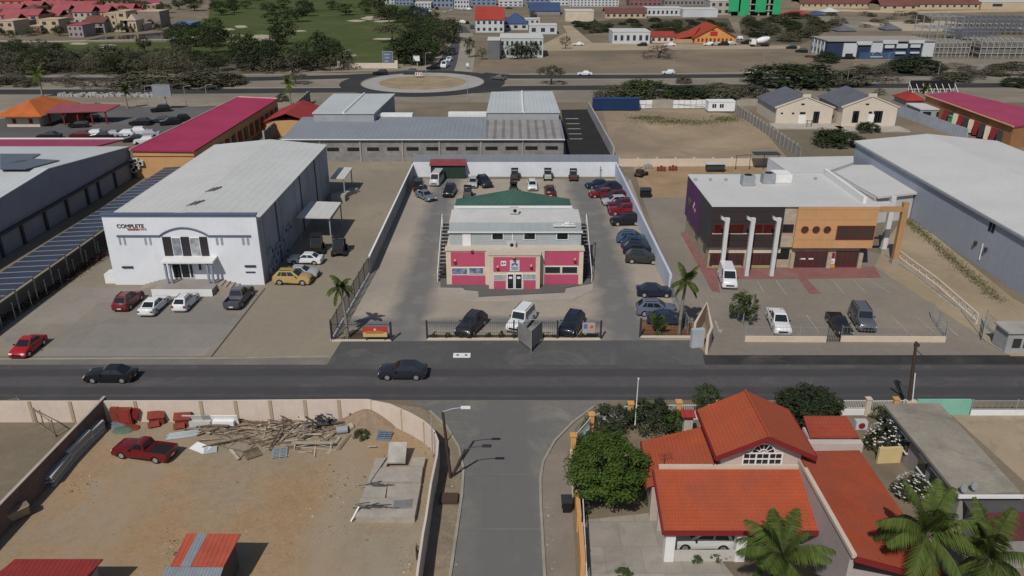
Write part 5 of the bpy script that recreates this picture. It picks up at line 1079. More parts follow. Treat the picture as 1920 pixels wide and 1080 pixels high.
# utility poles and street lamps on the verge
POLE = mat('dark_timber_pole', (.07,.05,.04), .9, .2, 2)
def lamp_pole(base, top, armend, lab, lab2, r=.13, armm=None):
    b = G(*base); Yt = b.y; tp = onY(*top, Yt); t = thing('street_lamp', lab, 'street lamp', b)
    MB().tube([(b.x,b.y,0),tuple(tp)], [r,r*.75], 8).build('pole', POLE, t)
    e = onY(*armend, Yt); MB().tube([tuple(tp),tuple(tp.lerp(e,.5)+Vector((0,0,.08))),tuple(e)], .045, 5).build('arm', armm or GRYM, t)
    MB().cbox(tuple(e+Vector((.2,0,0))), .7, .22, .14).build('lamp_head', armm or WHTT, t); return t
lamp_pole((845,896),(830,772),(868,764), 'leaning dark pole with a white street lamp arm over the junction', '')
lamp_pole((848,893),(872,843),(908,836), 'short leaning pole with a dark lamp arm over the side street', '', .12, DKM)
b = G(811,858); tag(MB().tube([(b.x,b.y,0),tuple(onY(809,778,b.y))], .05, 6).build('thin_post', GRYM, org=b), 'thin grey post beside the curved cream wall', 'post')
for i,(x_,y_) in enumerate(((782,1050),(789,1058))):
    b = G(x_,y_); s_ = MB(); 
    for k in range(5): s_.tube([tuple(b),(b.x+rr.uniform(-.25,.25),b.y+rr.uniform(-.2,.2),rr.uniform(.9,1.7))], [.06,.02], 5)
    tag(s_.build('dead_stump', WD[2], org=b), ('leaning dark dead stump at the foot of the curved wall','second dark dead stump right behind the first')[i], 'stump')
g = G(842,938); tag(MB().cbox((g.x,g.y,.15), 1.3, 1.0, .3).build('drain_box', mat('rusty_lid', (.08,.055,.04)), org=g), 'dark rusty lid on the verge beside the side street', 'drain')
# ================================================================ RED ROOFED HOUSE, BOTTOM RIGHT
HW = mat('house_wall_cream', (.50,.42,.37), .85, .06, .3, streak=.12); TRIM = mat('cream_trim', (.58,.48,.39), .8, .05)
t = thing('house', 'house with terracotta tiled roofs, arched gable window and carport', 'house', G(1400,960)); ht = t
e0, e1 = 2.75, 4.25; a = G(1243,995,e0); b = G(1535,995,e0); c_ = G(1508,880,e1); d_ = G(1228,880,e1)
xl_, xr_ = (a.x+d_.x)/2, c_.x+.0; print('garage', a, b, c_, d_)
MB().slab([(xl_,a.y,e0),(xr_-.15,a.y,e0),(xr_-.15,d_.y,e1),(xl_,d_.y,e1)], .1).build('carport_roof', TILE, t)
MB().box(xl_,a.y-.12,e0-.32,xr_-.1,a.y-.002,e0+.02).build('fascia', REDT, t); MB().slab([(xl_-.12,a.y-.1,e0+.02),(xl_-.001,a.y-.1,e0+.02),(xl_-.001,d_.y,e1+.02),(xl_-.12,d_.y,e1+.02)], .3).build('fascia', REDT, t)
MB().box(xl_+.35,d_.y+.05,e1-.1,xr_+.3,d_.y+.3,e1+.22).build('parapet', TRIM, t)
for x_ in (xl_+.55, xl_+5.2): MB().box(x_-.32,a.y+.2,0,x_+.32,a.y+.8,e0-.15).build('pillar', WHTT, t)
MB().box(xl_+.9,a.y+.25,0,xl_+4.9,a.y+.4,.85).build('low_wall', mat('carport_low_wall', (.5,.47,.43)), t)
MB().box(xl_+.3,d_.y-1.2,0,xr_+.1,d_.y-.9,e1-1.3).build('rear_wall', HW, t)
car(1318, 1004, 'hatch', (.5,.5,.48), 178, 'silver car parked under the carport of the red roofed house', z=.8).location.y = a.y+1.9
# gabled hall
Yg_ = d_.y+.35; zA, zE = Z_(1440,817,Yg_-.6), Z_(1440,855,Yg_-.6); gx0, gx1 = X_(1343,855,Yg_-.6), X_(1531,853,Yg_-.6); xm = (gx0+gx1)/2; yr_ = G(1398,732,zA).y
w0, w1 = gx0+.55, gx1-.75; pe = zE+(zA-zE)*(w0-gx0)/(xm-gx0)-.15
w_ = MB(); w_.add([(w0,Yg_,0),(w1,Yg_,0),(w1,Yg_,pe),(xm,Yg_,zA-.15),(w0,Yg_,pe),(w0,yr_-.5,0),(w1,yr_-.5,0),(w1,yr_-.5,pe),(xm,yr_-.5,zA-.15),(w0,yr_-.5,pe)], [(0,1,2,3,4),(9,8,7,6,5),(1,6,7,2),(5,0,4,9)]); w_.build('gable_wall', mat('pink_cream_wall', (.52,.43,.39), .85, .05), t)
r_ = MB(); r_.slab([(gx0,Yg_-.6,zE),(xm,Yg_-.6,zA),(xm,yr_,zA),(gx0,yr_,zE)], .1); r_.slab([(xm,Yg_-.6,zA),(gx1,Yg_-.6,zE),(gx1,yr_,zE),(xm,yr_,zA)], .1); r_.build('gable_roof', TILE, t)
r_ = MB(); r_.slab([(gx0-.03,Yg_-.72,zE-.02),(xm,Yg_-.72,zA-.02),(xm,Yg_-.602,zA-.02),(gx0-.03,Yg_-.602,zE-.02)], .34); r_.slab([(xm,Yg_-.72,zA-.02),(gx1+.03,Yg_-.72,zE-.02),(gx1+.03,Yg_-.602,zE-.02),(xm,Yg_-.602,zA-.02)], .34); r_.build('bargeboard', REDT, t)
MB().box(gx0-.1,Yg_-.6,zE-.32,gx0-.002,yr_,zE-.02).box(gx1+.002,Yg_-.6,zE-.32,gx1+.1,yr_,zE-.02).build('fascia', REDT, t)
MB().tube([(xm,Yg_-.7,zA+.02),(xm,yr_,zA+.02)], .11, 6).build('ridge_tiles', TILE, t)
# arched window
p, q = onY(1391,870,Yg_), onY(1467,849,Yg_); r_w = (q.x-p.x)*.3; cx_, z1_ = (p.x+q.x)/2, q.z
o = MB().box(p.x,Yg_-.03,p.z,q.x,Yg_+.01,q.z); o.add([(cx_,Yg_-.03,z1_)]+[(cx_+r_w*math.cos(k*math.pi/14),Yg_-.03,z1_+r_w*math.sin(k*math.pi/14)) for k in range(15)], [(0,k+2,k+1) for k in range(14)]); o = o.build('arched_window', GL, t)
f_ = MB(); 
for x_ in (p.x,p.x+(q.x-p.x)/3,p.x+2*(q.x-p.x)/3,q.x): f_.box(x_-.05,Yg_-.09,p.z-.05,x_+.05,Yg_-.031,q.z+.05)
for x_ in (p.x+(q.x-p.x)/6,cx_,p.x+5*(q.x-p.x)/6): f_.box(x_-.02,Yg_-.07,p.z,x_+.02,Yg_-.033,q.z)
for zz in (p.z,(p.z+q.z)/2,q.z): f_.box(p.x-.05,Yg_-.088,zz-.04,q.x+.05,Yg_-.032,zz+.04)
f_.tube([(cx_+r_w*math.cos(k*math.pi/14),Yg_-.06,z1_+r_w*math.sin(k*math.pi/14)) for k in range(15)], .06, 5)
f_.tube([(cx_+r_w*.4*math.cos(k*math.pi/8),Yg_-.06,z1_+r_w*.4*math.sin(k*math.pi/8)) for k in range(9)], .03, 5)
for k in range(1,6): f_.tube([(cx_,Yg_-.06,z1_),(cx_+r_w*math.cos(k*math.pi/6),Yg_-.06,z1_+r_w*math.sin(k*math.pi/6))], .025, 4)
f_.build('frame', WHTT, o)
# left wing roof
lw = [G(1203,829,3.3),G(1315,801,4.4),G(1338,868,4.4),G(1230,884,3.6),G(1229,912,3.2),G(1211,912,3.0)]
L_ = [G(1203,827,3.1),G(1316,800,4.5),G(1340,872,4.5),G(1213,912,3.1)]; MB().slab([tuple(v) for v in L_], .12).build('wing_roof', TILE, t)
MB().slab([tuple(L_[0]+Vector((-.1,0,.02))),tuple(L_[0]+Vector((-.002,0,.02))),tuple(L_[3]+Vector((-.002,0,.02))),tuple(L_[3]+Vector((-.1,0,.02)))], .3).build('fascia', REDT, t)
MB().prism([(L_[0].x+.4,L_[0].y-.3),(L_[1].x,L_[1].y-.3),(L_[2].x,L_[2].y+.2),(L_[3].x+.4,L_[3].y+.2)], 0, 2.85).build('wing_wall', HW, t)
s_ = MB(); g = G(1245,868,3.7); s_.tube([tuple(g-Vector((0,0,.3))),tuple(g+Vector((0,0,.7)))], .02, 4).tube([(g.x-.4,g.y,g.z+.6),(g.x+.5,g.y,g.z+.75)], .02, 4); 
for k in range(5): s_.tube([(g.x-.3+k*.18,g.y-.25,g.z+.62+k*.03),(g.x-.3+k*.18,g.y+.25,g.z+.62+k*.03)], .015, 4)
tag(s_.build('roof_antenna', DKM, org=(g.x,g.y,g.z-.3)), 'thin television antenna on the left red roof of the house', 'antenna')
# east wing roof, high on its left edge
zt_, zl_ = 4.9, 3.0; A = G(1510,880,zt_); B = G(1598,1042,zt_); A2 = G(1523,846,zt_); C_ = G(1643,853,zl_); D_ = G(1718,1042,zl_)
xe0, xe1 = (A.x+B.x)/2, (C_.x+D_.x)/2; print('east', A.x,B.x,C_.x,D_.x,A.y,B.y,A2.y)
MB().slab([(xe0+.15,B.y,zt_),(xe1,B.y,zl_),(xe1,C_.y+.6,zl_),(xe0+.15,A2.y,zt_)], .12).build('east_roof', TILE, t)
MB().slab([(xe0-.1,B.y-.1,zt_+.16),(xe0+.16,B.y-.1,zt_+.16),(xe0+.16,A.y,zt_+.16),(xe0-.1,A.y,zt_+.16)], .25).build('parapet', TRIM, t)
MB().prism([(xe0,B.y+.3),(xe1-.5,B.y+.3),(xe1-.5,C_.y+.2),(xe0,A2.y-.3)], 0, 2.75).box(xe0,B.y+.3,2.751,xe0+.3,A2.y-.3,zt_-.1).build('east_wall', mat('grey_pink_wall', (.42,.37,.36), .85, .06), t)
MB().slab([(xe0+.1,B.y-.14,zt_+.0),(xe1,B.y-.14,zl_+.0),(xe1,B.y-.002,zl_),(xe0+.1,B.y-.002,zt_)], .35).build('fascia', REDT, t)
p, q = G(1505,788,3.2), G(1611,819,2.9); zz = 3.0; b1 = MB().slab([(p.x,q.y,2.9),(q.x,q.y,2.9),(q.x-.4,p.y,3.6),(p.x,p.y,3.6)], .12); b1.build('rear_roof', mat('older_dark_tiles', (.30,.06,.035), .8, .15, .5, tile=(.36,.26)), t)
MB().box(p.x,q.y+.2,0,q.x-.3,p.y-.2,2.7).box(X_(1522,825,q.y-.6),q.y-.5,0,X_(1622,825,q.y-.6),q.y+.1,2.6).build('rear_wall', mat('pale_pink_wall', (.55,.46,.42)), t)
g = G(1605,838,1.2); k = MB().cbox((g.x,g.y+.0,3.3), .9, .5, .7).build('air_conditioner', ACM, t); MB().tube([(g.x,g.y-.25,3.3),(g.x,g.y-.28,3.3)], .26, 12).build('fan_grille', REDT, k)
g = G(1290,776,2.6); MB().cbox((g.x,g.y,2.6), 1.1, .9, .12, 0, 0, .2).build('porch_roof', REDR, t); MB().cbox((g.x+.1,g.y+.15,1.2), .7, .5, 2.4).build('porch_wall', HW, t)
# flat roofed neighbour
z_ = 3.1; P = [G(1657,757,z_),G(1762,756,z_),G(1913,922,z_),G(1797,928,z_)]
t = thing('flat_roof_house', 'grey house with a long dusty flat concrete roof at the right', 'house', (P[3].x,P[3].y,0))
MB().slab([tuple(p) for p in P], .22).build('roof', mat('dusty_flat_roof', (.33,.295,.24), .95, .15, .2, dirt=((.16,.15,.13),.8), dsc=.18, fine=.15), t)
xw_ = (P[0].x+P[3].x)/2+.5; MB().prism([(P[3].x+.4,P[3].y+.3),(P[2].x-.4,P[3].y+.3),(P[1].x-.3,P[1].y-.3),(P[0].x+.4,P[0].y-.3)], 0, z_-.221).build('wall', mat('grey_house_wall', (.30,.28,.27), .9, .1, .4, streak=.2), t)
for f, wd in ((.72,.7),(.55,.5),(.3,.6)):
    c_ = P[0].lerp(P[3],f)+Vector((.4,0,0)); d_ = (P[3]-P[0]).normalized(); rz = math.atan2(d_.y,d_.x); k = MB().cbox((c_.x-.03,c_.y,1.75), wd*2, .12, 1.1, rz).build('window', GL, t); MB().cbox((c_.x-.08,c_.y,1.15), wd*2.3, .16, .1, rz).cbox((c_.x-.08,c_.y,2.35), wd*2.3, .16, .1, rz).build('frame', WHTT, k)
MB().box(P[3].x-.02,P[3].y-.12,z_-.22,P[2].x,P[3].y-.02,z_+.05).build('roof_edge', WHTT, t)
for a in ((1802,925),(1822,921)): g = G(*a, z_); MB().tube([tuple(g),tuple(g+Vector((0,0,.5)))], .03, 5).tube([(g.x,g.y,g.z+.45),(g.x+.05,g.y-.12,g.z+.5)], [.25,.3], 12).build('satellite_dish', GRYM, t)
z_ = 2.5; P = [G(1806,937,z_),G(1945,932,z_),G(1985,1010,z_),G(1852,1012,z_)]; t = thing('lean_to_shed', 'dark maroon lean-to roof below the flat concrete roof', 'shed', (P[3].x,P[3].y,0))
m1 = P[0].lerp(P[3],.35); m2 = P[1].lerp(P[2],.35); MB().slab([tuple(P[0]),tuple(P[1]),tuple(m2),tuple(m1)], .1).build('upper_roof', mat('charcoal_roof', (.09,.085,.085), .8, .1), t); MB().slab([tuple(m1),tuple(m2),tuple(P[2]),tuple(P[3])], .1).build('roof', mat('dark_maroon_roof', (.13,.04,.04), .8, .15, .5), t)
MB().prism([(P[3].x+.3,P[3].y+.2),(P[2].x,P[3].y+.2),(P[1].x,P[1].y-.2),(P[0].x+.3,P[0].y-.2)], 0, z_-.11).build('wall', mat('grey_house_wall', (.3,.28,.27)), t)
swall('garden_wall', [G(1643,868),G(1686,866)], 1.4, .25, mat('yellow_render', (.60,.48,.25), .85, .08), 'short yellow wall beside the red roof and white flowers')
# street fence of the house
t = None; FW = mat('fence_white', (.6,.6,.6), .6, .06); OP = mat('orange_fence_pillar', (.62,.33,.13), .8, .08)
hf = 1.5; fpts = [(1108,772),(1140,757),(1181,751),(1270,748.5),(1345,748),(1440,748)]
FP = [G(a,b+36) for a,b in fpts]
railing('garden_fence', [G(1074,848),G(1108,808),G(1140,792),G(1181,787),G(1440,784)], .85, 'white railing on a low wall along the corner of the red house garden', m=FW, step=.16, base=(.6,.2,FW), bw=.035, post=40)
for i,(a,b) in enumerate(((1074,848),(1108,808),(1181,787),(1270,784),(1345,784))):
    g = G(a,b); tag(MB().cbox((g.x,g.y,.8), .42, .42, 1.6).cbox((g.x,g.y,1.66), .56, .56, .12).cbox((g.x,g.y,1.76), .3, .3, .1).build('fence_pillar', OP, org=g), ('orange fence pillar %s'%('at the curve of the side street','above the corner bushes','behind the dark bushes left of the flagpole row','above the green hedge in the middle of the fence','behind the red ridge roof')[i]), 'pillar')
railing('sliding_gate', [G(1563,778),G(1620,778)], .9, 'white barred gate over a low white panel, right of the round dark tree', m=FW, step=.14, base=(.6,.12,WHTT), bw=.03, post=40, cat='gate')
railing('garden_fence', [G(1625,778),G(1690,777)], .9, 'white railing with cream ends beside the white gate', m=FW, step=.14, base=(.55,.2,mat('yellow_render')if 0 else TRIM), bw=.03, post=40)
for i,a in enumerate((1623,1674)): g = G(a,778); tag(MB().cbox((g.x,g.y,.8), .4, .4, 1.6).cbox((g.x,g.y,1.65), .5, .5, .1).build('fence_pillar', [TRIM,OP][i], org=g), ('cream pillar at the right end of the white gate','orange pillar just left of the utility pole')[i], 'pillar')
swall('boundary_wall', [G(1692,779),G(1712,779)], 1.5, .4, TRIM, 'short cream wall block beside the utility pole')
swall('boundary_wall', [G(1714,777),G(1815,777)], 1.5, .2, mat('mint_green_wall', (.22,.47,.37), .8, .1, .5, dirt=((.35,.45,.4),.4)), 'mint green wall along the main road')
railing('garden_fence', [G(1818,778),G(1985,778)], 1.0, 'thin railing over a low pale wall at the right edge', m=GRYM, step=.5, base=(.5,.2,WHTT), bw=.025, post=5)
# side-street edge of the garden
def wallseg(a, b, h, m, lb, w=.3): return swall('garden_wall', [G(*a),G(*b)], h, w, m, lb)
wallseg((1085,998),(1081,950), 1.5, OP, 'orange wall piece behind the black wheelie bin'); wallseg((1092,1085),(1087,1012), 1.5, OP, 'second orange wall piece nearer the bottom edge')
railing('sliding_gate', [G(1099,1110),G(1092,960)], 1.35, 'white sliding gate along the driveway, seen edge on', m=FW, step=.3, bw=.04, post=3, cat='gate')
wallseg((1074,940),(1070,862), 1.0, TRIM, 'low cream wall under the big round tree', .2)
t = thing('wheelie_bin', 'black wheelie bin on the pavement beside the orange wall', 'bin', G(1062,958), world=False); m_ = MB(); m_.add([(-.28,-.3,.1),(.28,-.3,.1),(.28,.3,.1),(-.28,.3,.1),(-.36,-.4,1.0),(.36,-.4,1.0),(.36,.4,1.0),(-.36,.4,1.0)], [(0,1,5,4),(1,2,6,5),(2,3,7,6),(3,0,4,7),(3,2,1,0)]); m_.build('body', BLK, t); MB().slab([(-.4,-.44,1.05),(.4,-.44,1.05),(.4,.44,1.12),(-.4,.44,1.12)], .06).build('lid', DKM, t)
for s in (-1,1): MB().tube([(s*.25,.35,.12),(s*.33,.35,.12)], .12, 10).build('wheel', BLK, t)
b = G(1190,806); tp = onY(1197,710,b.y); t = thing('flagpole', 'thin white pole standing in the garden bushes', 'pole', b); MB().tube([(b.x,b.y,0),tuple(tp)], [.06,.035], 8).build('pole', WHTT, t); MB().cbox(tuple(tp), .12,.12,.12).build('finial', WHTT, t)
b = G(1701,778); tp = onY(1718,641,b.y); t = thing('utility_pole', 'tall leaning dark wooden utility pole beside the main road', 'utility pole', b); MB().tube([(b.x,b.y,0),tuple(tp)], [.17,.12], 8).build('pole', POLE, t); MB().tube([tuple(tp+Vector((0,0,-.6))),tuple(tp+Vector((.9,0,-1.4)))], .03, 4).cbox(tuple(tp+Vector((.1,0,-.3))), .4, .2, .25).build('bracket', DKM, t)
b = G(1708,780); tp = onY(1716,700,b.y); tag(MB().tube([(b.x,b.y,0),tuple(tp)], .05, 6).build('thin_post', WHTT, org=b), 'thin white post right of the dark utility pole', 'post')
b = G(1690,742); tp = onY(1677,714,b.y); tag(MB().tube([(b.x,b.y,0),tuple(tp)], .09, 6).tube([tuple(tp),tuple(tp+Vector((.7,0,-.3)))], .03, 4).build('dark_stub', DKM, org=b), 'short dark leaning stub on the road edge near the utility pole', 'post')  # leaning dark tube with a thin side arm
# ================================================================ VEHICLES
car(52, 646, 'beetle', (.34,.01,.016), -92, 'bright red rounded compact car at the left edge of the yard')
car(240, 561, 'suv', (.13,.015,.02), 88, 'dark red car parked left of the white sedan', sc=.95)
car(289, 569, 'sedan', WHC, 88, 'white sedan parked between the dark red car and small white utility car')
car(348, 563, 'suv', WHC, 88, 'small white utility car with dark rear parked by the entrance platform', sc=.88)
car(448, 555, 'pickup', (.06,.065,.085), 88, 'dark grey pickup truck with empty bed facing the white shop')
car(549, 520, 'suv', GOC, -3, 'gold sport utility car at the corner of the white shop')
car(566, 508, 'coupe', SVC, -5, 'silver car just behind the gold car', sc=.95)
car(573, 483, 'sedan', WHC, 176, 'white sedan beside the shaded wall of the white shop', sc=.95)
car(207, 699, 'sedan', BKC, 180, 'black sedan driving left on the main road, nearer the left edge', sc=.97)
car(755, 693, 'coupe', (.02,.021,.03), 180, 'dark blue black sedan driving on the main road before the lot entrance', sc=1.03)
car(884, 607, 'suv', (.025,.026,.032), -113, 'dark grey utility car parked behind the black fence, leftmost of three')
car(977, 599, 'boxsuv', (.62,.63,.64), -112, 'white boxy van parked behind the V shaped board')
car(1072, 606, 'suv', (.012,.014,.03), -110, 'blue black utility car parked behind the fence near the entrance')
GR = 'cars parked along the right wall of the pink shop yard'
for x_,y_,k_,c_,h_,lb in ((1121,344,'coupe',NVC,192,'navy car at the far end of the long parked row'),(1141,352,'suv',(.012,.018,.04),188,'dark blue car second from the far end of the row'),(1127,361,'hatch',RDC,190,'bright red car sticking out of the parked row'),(1152,368,'suv',DRC,186,'maroon car between the bright red and silver cars'),(1152,375,'hatch',SVC,190,'silver car in the middle of the parked row'),(1165,384,'suv',DRC,186,'dark red car just in front of the silver car'),(1168,393,'suv',(.16,.01,.014),186,'second dark red car, next to the black one'),(1173,412,'suv',BKC,186,'black car closing the front of the upper row'),
  (1187,446,'suv',(.04,.08,.15),-14,'light blue car at the back of the group of four'),(1196,456,'suv',(.02,.04,.09),-12,'mid blue car second in the group of four'),(1200,466,'suv',(.01,.014,.03),-10,'dark blue car third in the group of four'),(1205,482,'suv',(.03,.032,.03),-8,'dark grey car at the front of the group of four'),
  (1228,543,'coupe',(.014,.018,.035),-4,'navy hatchback parked alone above the grey blue car'),(1231,578,'suv',(.10,.12,.16),-5,'grey blue utility car left of the tall palm'),(1252,594,'sedan',(.02,.03,.06),-5,'dark blue car half hidden behind the planted bed')):
    car(x_,y_,k_,c_,h_,lb,GR,sc=.97)
GB = 'vehicles at the back of the pink shop yard'
for x_,y_,k_,c_,h_,lb in ((785,347,'boxsuv',BKC,95,'black boxy car in the back left corner by the grey wall'),(819,336,'minibus',(.45,.46,.46),-97,'silver white minibus in front of the dark green shed'),(798,365,'sedan',(.12,.14,.17),-55,'blue grey sedan parked at an angle behind the grey wall'),(843,357,'suv',BKC,-95,'black car facing the camera right of the minibus'),(887,341,'hatch',SVC,-92,'small silver car right of the green shed'),(908,340,'suv',(.02,.022,.03),-70,'black car with white bonnet stripe right of the green shed'),(998,346,'hatch',(.55,.56,.58),-90,'white car directly behind the green roof'),(1031,357,'suv',DRC,90,'maroon car tucked behind the right of the green roof')):
    car(x_,y_,k_,c_,h_,lb,GB,sc=.95)
for x_,y_,c_,h_,lb in ((965,328,(.06,.05,.05),-90,'dark buggy by the white rear wall, left of three'),(1027,328,(.4,.4,.38),-90,'white buggy by the white rear wall, middle of three'),(1075,329,(.12,.05,.04),-90,'brown buggy by the white rear wall, right of three'),(877,361,(.1,.1,.1),-90,'grey buggy just left of the green roof'),(963,353,(.08,.08,.08),90,'small dark buggy peeking over the green roof ridge'),(594,461,(.03,.03,.03),-80,'black buggy in the shade beneath the larger canopy'),(636,464,(.035,.03,.03),-85,'black buggy in the sun right of the shaded one')):
    buggy(x_,y_,c_,h_,lb,'off road buggies', 1.0 if y_ < 400 else 1.25)
car(1364, 520, 'van', (.6,.61,.63), -96, 'white delivery van parked at the corner of the black clad building', sc=.95)
car(1460, 601, 'pickup', (.6,.6,.6), -96, 'white pickup truck facing the road behind the thin fence', sc=.97)
car(1574, 605, 'oldpickup', (.02,.018,.02), -94, 'black open topped off road truck beside the grey utility car', sc=.95)
car(1617, 597, 'boxsuv', (.085,.09,.105), -97, 'dark grey utility car parked right of the black off road truck', sc=1.0)
GP = 'cars in the car park left of the magenta roof'
FAR = [(301,204,'suv',BKC,200),(263,229,'suv',BKC,185),(300,224,'hatch',(.03,.03,.04),190),(319,228,'suv',BKC,205),(337,222,'suv',BKC,205),(147,233,'hatch',BKC,190),(170,223,'suv',BKC,190),(92,253,'sedan',BKC,185),(150,252,'hatch',DRC,185),(173,250,'hatch',WHC,190),(190,253,'sedan',BKC,190),(209,251,'sedan',SVC,190),(232,250,'hatch',WHC,190),(254,247,'suv',WHC,195),(251,259,'sedan',BKC,195),(277,250,'sedan',SVC,195),(270,263,'hatch',WHC,195)]
CW = {BKC:'black',DRC:'maroon',WHC:'white',SVC:'silver'}
PL = ['nearest the billboard','in the middle of the empty asphalt','right of the middle of the asphalt','left one of the pair beside the magenta roof','right one of the pair beside the magenta roof','near the restaurant porch','behind the restaurant hedge','alone at the left of the row','at the left end of the white row','second in the row','third in the row','fourth in the row','fifth in the row','sixth in the row','in front of the sixth in the row','last in the row','closest to the magenta roof corner']
for (x_,y_,k_,c_,h_), pl in zip(FAR,PL): fcar(x_,y_,k_,c_,h_, '%s car %s'%(CW.get(c_,'dark grey'),pl), GP)
GN = 'traffic on the north road and roundabout'
for x_,y_,k_,c_,h_,lb in ((713,136,'suv',BKC,180,'black car entering the roundabout from the left'),(769,135,'suv',(.04,.05,.05),180,'dark green car at the roundabout behind the sign'),(812,126,'sedan',BKC,200,'black car turning towards the roundabout'),(834,122,'van',WHC,-100,'white van coming down to the roundabout'),(842,111,'hatch',WHC,-98,'white car behind the white van'),(852,97,'sedan',(.03,.03,.06),-95,'dark blue car in the middle of the north road'),(835,94,'sedan',WHC,80,'white car going up the north road'),(851,66,'hatch',BKC,-95,'black car high on the north road'),(840,63,'hatch',BKC,80,'second black car high on the north road'),(861,58,'hatch',SVC,-95,'silver car at the top bend of the north road'),
    (1096,137,'sedan',WHC,180,'white car on the boulevard left of the middle'),(1253,135,'hatch',WHC,180,'white hatchback on the boulevard above the green bush'),(1416,134,'sedan',WHC,180,'white car on the boulevard before the big dark bush'),(935,145,'sedan',(.1,.1,.1),150,'grey car leaving the roundabout to the right')):
    fcar(x_,y_,k_,c_,h_,lb,GN)
GO = 'cars parked by the orange hall'
for i,(x_,y_,k_,c_,h_) in enumerate(((1256,83,'sedan',WHC,180),(1328,82,'hatch',WHC,180),(1342,82,'hatch',SVC,180),(1355,82,'suv',BKC,180),(1366,81,'hatch',WHC,180),(1372,81,'sedan',SVC,180),(1204,83,'hatch',BKC,180),(1384,71,'hatch',WHC,180),(1400,79,'suv',BKC,180),(1084,82,'sedan',WHC,180),(1484,88,'hatch',BKC,170),(1503,95,'suv',BKC,160),(1520,104,'hatch',(.1,.04,.03),160),(1590,107,'sedan',BKC,180))):
    fcar(x_,y_,k_,c_,h_,['white sedan left of the orange hall','white hatchback below the orange hall gable','silver hatchback below the orange hall gable','black car among pale ones below the orange hall','white hatchback right of the black one below the orange hall','silver sedan at the right corner of the orange hall','black hatchback in front of the small white office','white hatchback behind the orange hall corner','black car left of the concrete mixer','white sedan on the sand road below the trees','black hatchback on the sand right of the mixer','black car in the scrap row','brownish car at the end of the scrap row','black car in front of the white and navy building'][i],GO)
GM = 'cars in the distance behind the red roofed shop'
FPL = [a_+' '+b_ for b_ in ('left of the tiered red shop','in the strip below the top edge') for a_ in ('first from the left','second from the left','third from the left','fourth from the left','fifth from the left','sixth from the left','seventh from the left','eighth from the left','ninth from the left','tenth from the left','eleventh from the left')]
for i in range(22):
    cc = R.choice((BKC,WHC,SVC,BKC,BLC))
    x_,y_ = (868+i*8.5+R.uniform(0,3),R.uniform(40,52)) if i < 11 else (800+(i-11)*15+R.uniform(0,6), R.uniform(14,22))
    fcar(x_,y_,R.choice(('sedan','hatch','suv')),cc,R.choice((0,90,180)), 'tiny %s car parked %s'%(CW.get(cc,'blue'), FPL[i]), GM)
# concrete mixer lorry
g = G(1425,87); t = thing('mixer_lorry', 'white concrete mixer lorry on the sandy field', 'lorry', g, math.radians(185), world=False)
MB().box(2.2,-1.2,.9,4.2,1.2,3.0).build('cab', WHTT, t); MB().box(4.21,-1,1.9,4.24,1,2.8).build('windshield', GL, t); MB().box(-3.8,-1.1,.8,2.2,1.1,1.2).build('chassis', DKM, t)
MB().tube([(-3.6,0,3.3),(-2.6,0,2.9),(-.6,0,2.4),(1.6,0,2.0)], [.5,1.0,1.35,.9], 14).build('drum', WHTT, t)
for x_ in (3.2,-1.2,-2.6):
    for s in (-1,1): MB().tube([(x_,s*.8,.5),(x_,s*1.2,.5)], .5, 12).build('wheel', BLK, t)
# ================================================================ SMALL THINGS IN THE LOTS
YB = mat('sign_yellow', (.58,.42,.18), .6, .06); RBn = mat('sign_red', (.42,.06,.04), .6, .06)
q = G(712,637); q.y += .3; z0, z1 = Z_(712,631,q.y), Z_(712,609,q.y); x0, x1 = X_(683,620,q.y), X_(728,620,q.y); t = thing('sign_board', 'orange and red advertising board behind the black fence by the entrance', 'sign', q)
q.y -= .75; MB().box(x0,q.y-.05,z0+.35,x1,q.y+.05,z1-.45).build('yellow_panel', YB, t); MB().box(x0-.05,q.y-.06,z1-.45,x1+.05,q.y+.06,z1+.15).build('red_panel', RBn, t)
for x_ in (x0+.3,x1-.3): MB().box(x_-.04,q.y+.06,0,x_+.04,q.y+.12,z1).build('post', DKM, t)
k_ = MB(); rr = random.Random(4)
for k in range(11): xx = x0+.3+(x1-x0-.7)*k/11; k_.box(xx, q.y-.07, z0+.75, xx+.14, q.y-.051, z0+1.0+.08*rr.random()); k_.box(xx, q.y-.072, z0+.8, xx+.22, q.y-.051, z0+.86)
k_.build('lettering', mat('sign_orange_letter', (.5,.2,.05)), t)
s_ = MB(); xm_ = (x0+x1)/2; zz = z1-.14; s_.add([(xm_+.17*(1 if k%2==0 else .4)*math.sin(k*math.pi/5),q.y-.075,zz+.17*(1 if k%2==0 else .4)*math.cos(k*math.pi/5)) for k in range(10)], [tuple(range(10))[::-1]]); s_.build('star', WHTT, t)
q = G(1105,637); q.y -= .25; t = thing('sign_board', 'small pale sign with blue and red marks on the black fence', 'sign', q); x0,x1,z0,z1 = X_(1092,611,q.y),X_(1116,611,q.y),Z_(1105,624,q.y),Z_(1105,605,q.y)
MB().box(x0,q.y-.03,z0,x1,q.y+.03,z1).build('panel', mat('beige_sign', (.42,.36,.31), .7, .06), t); MB().box(x0+.15,q.y-.05,z0+.5,x0+.5,q.y-.031,z1-.15).build('blue_mark', flat('mark_blue', (.08,.14,.32)), t); MB().tube([(x1-.35,q.y-.05,z1-.45),(x1-.35,q.y-.031,z1-.45)], .17, 12).build('red_mark', flat('mark_red', (.45,.08,.06)), t)
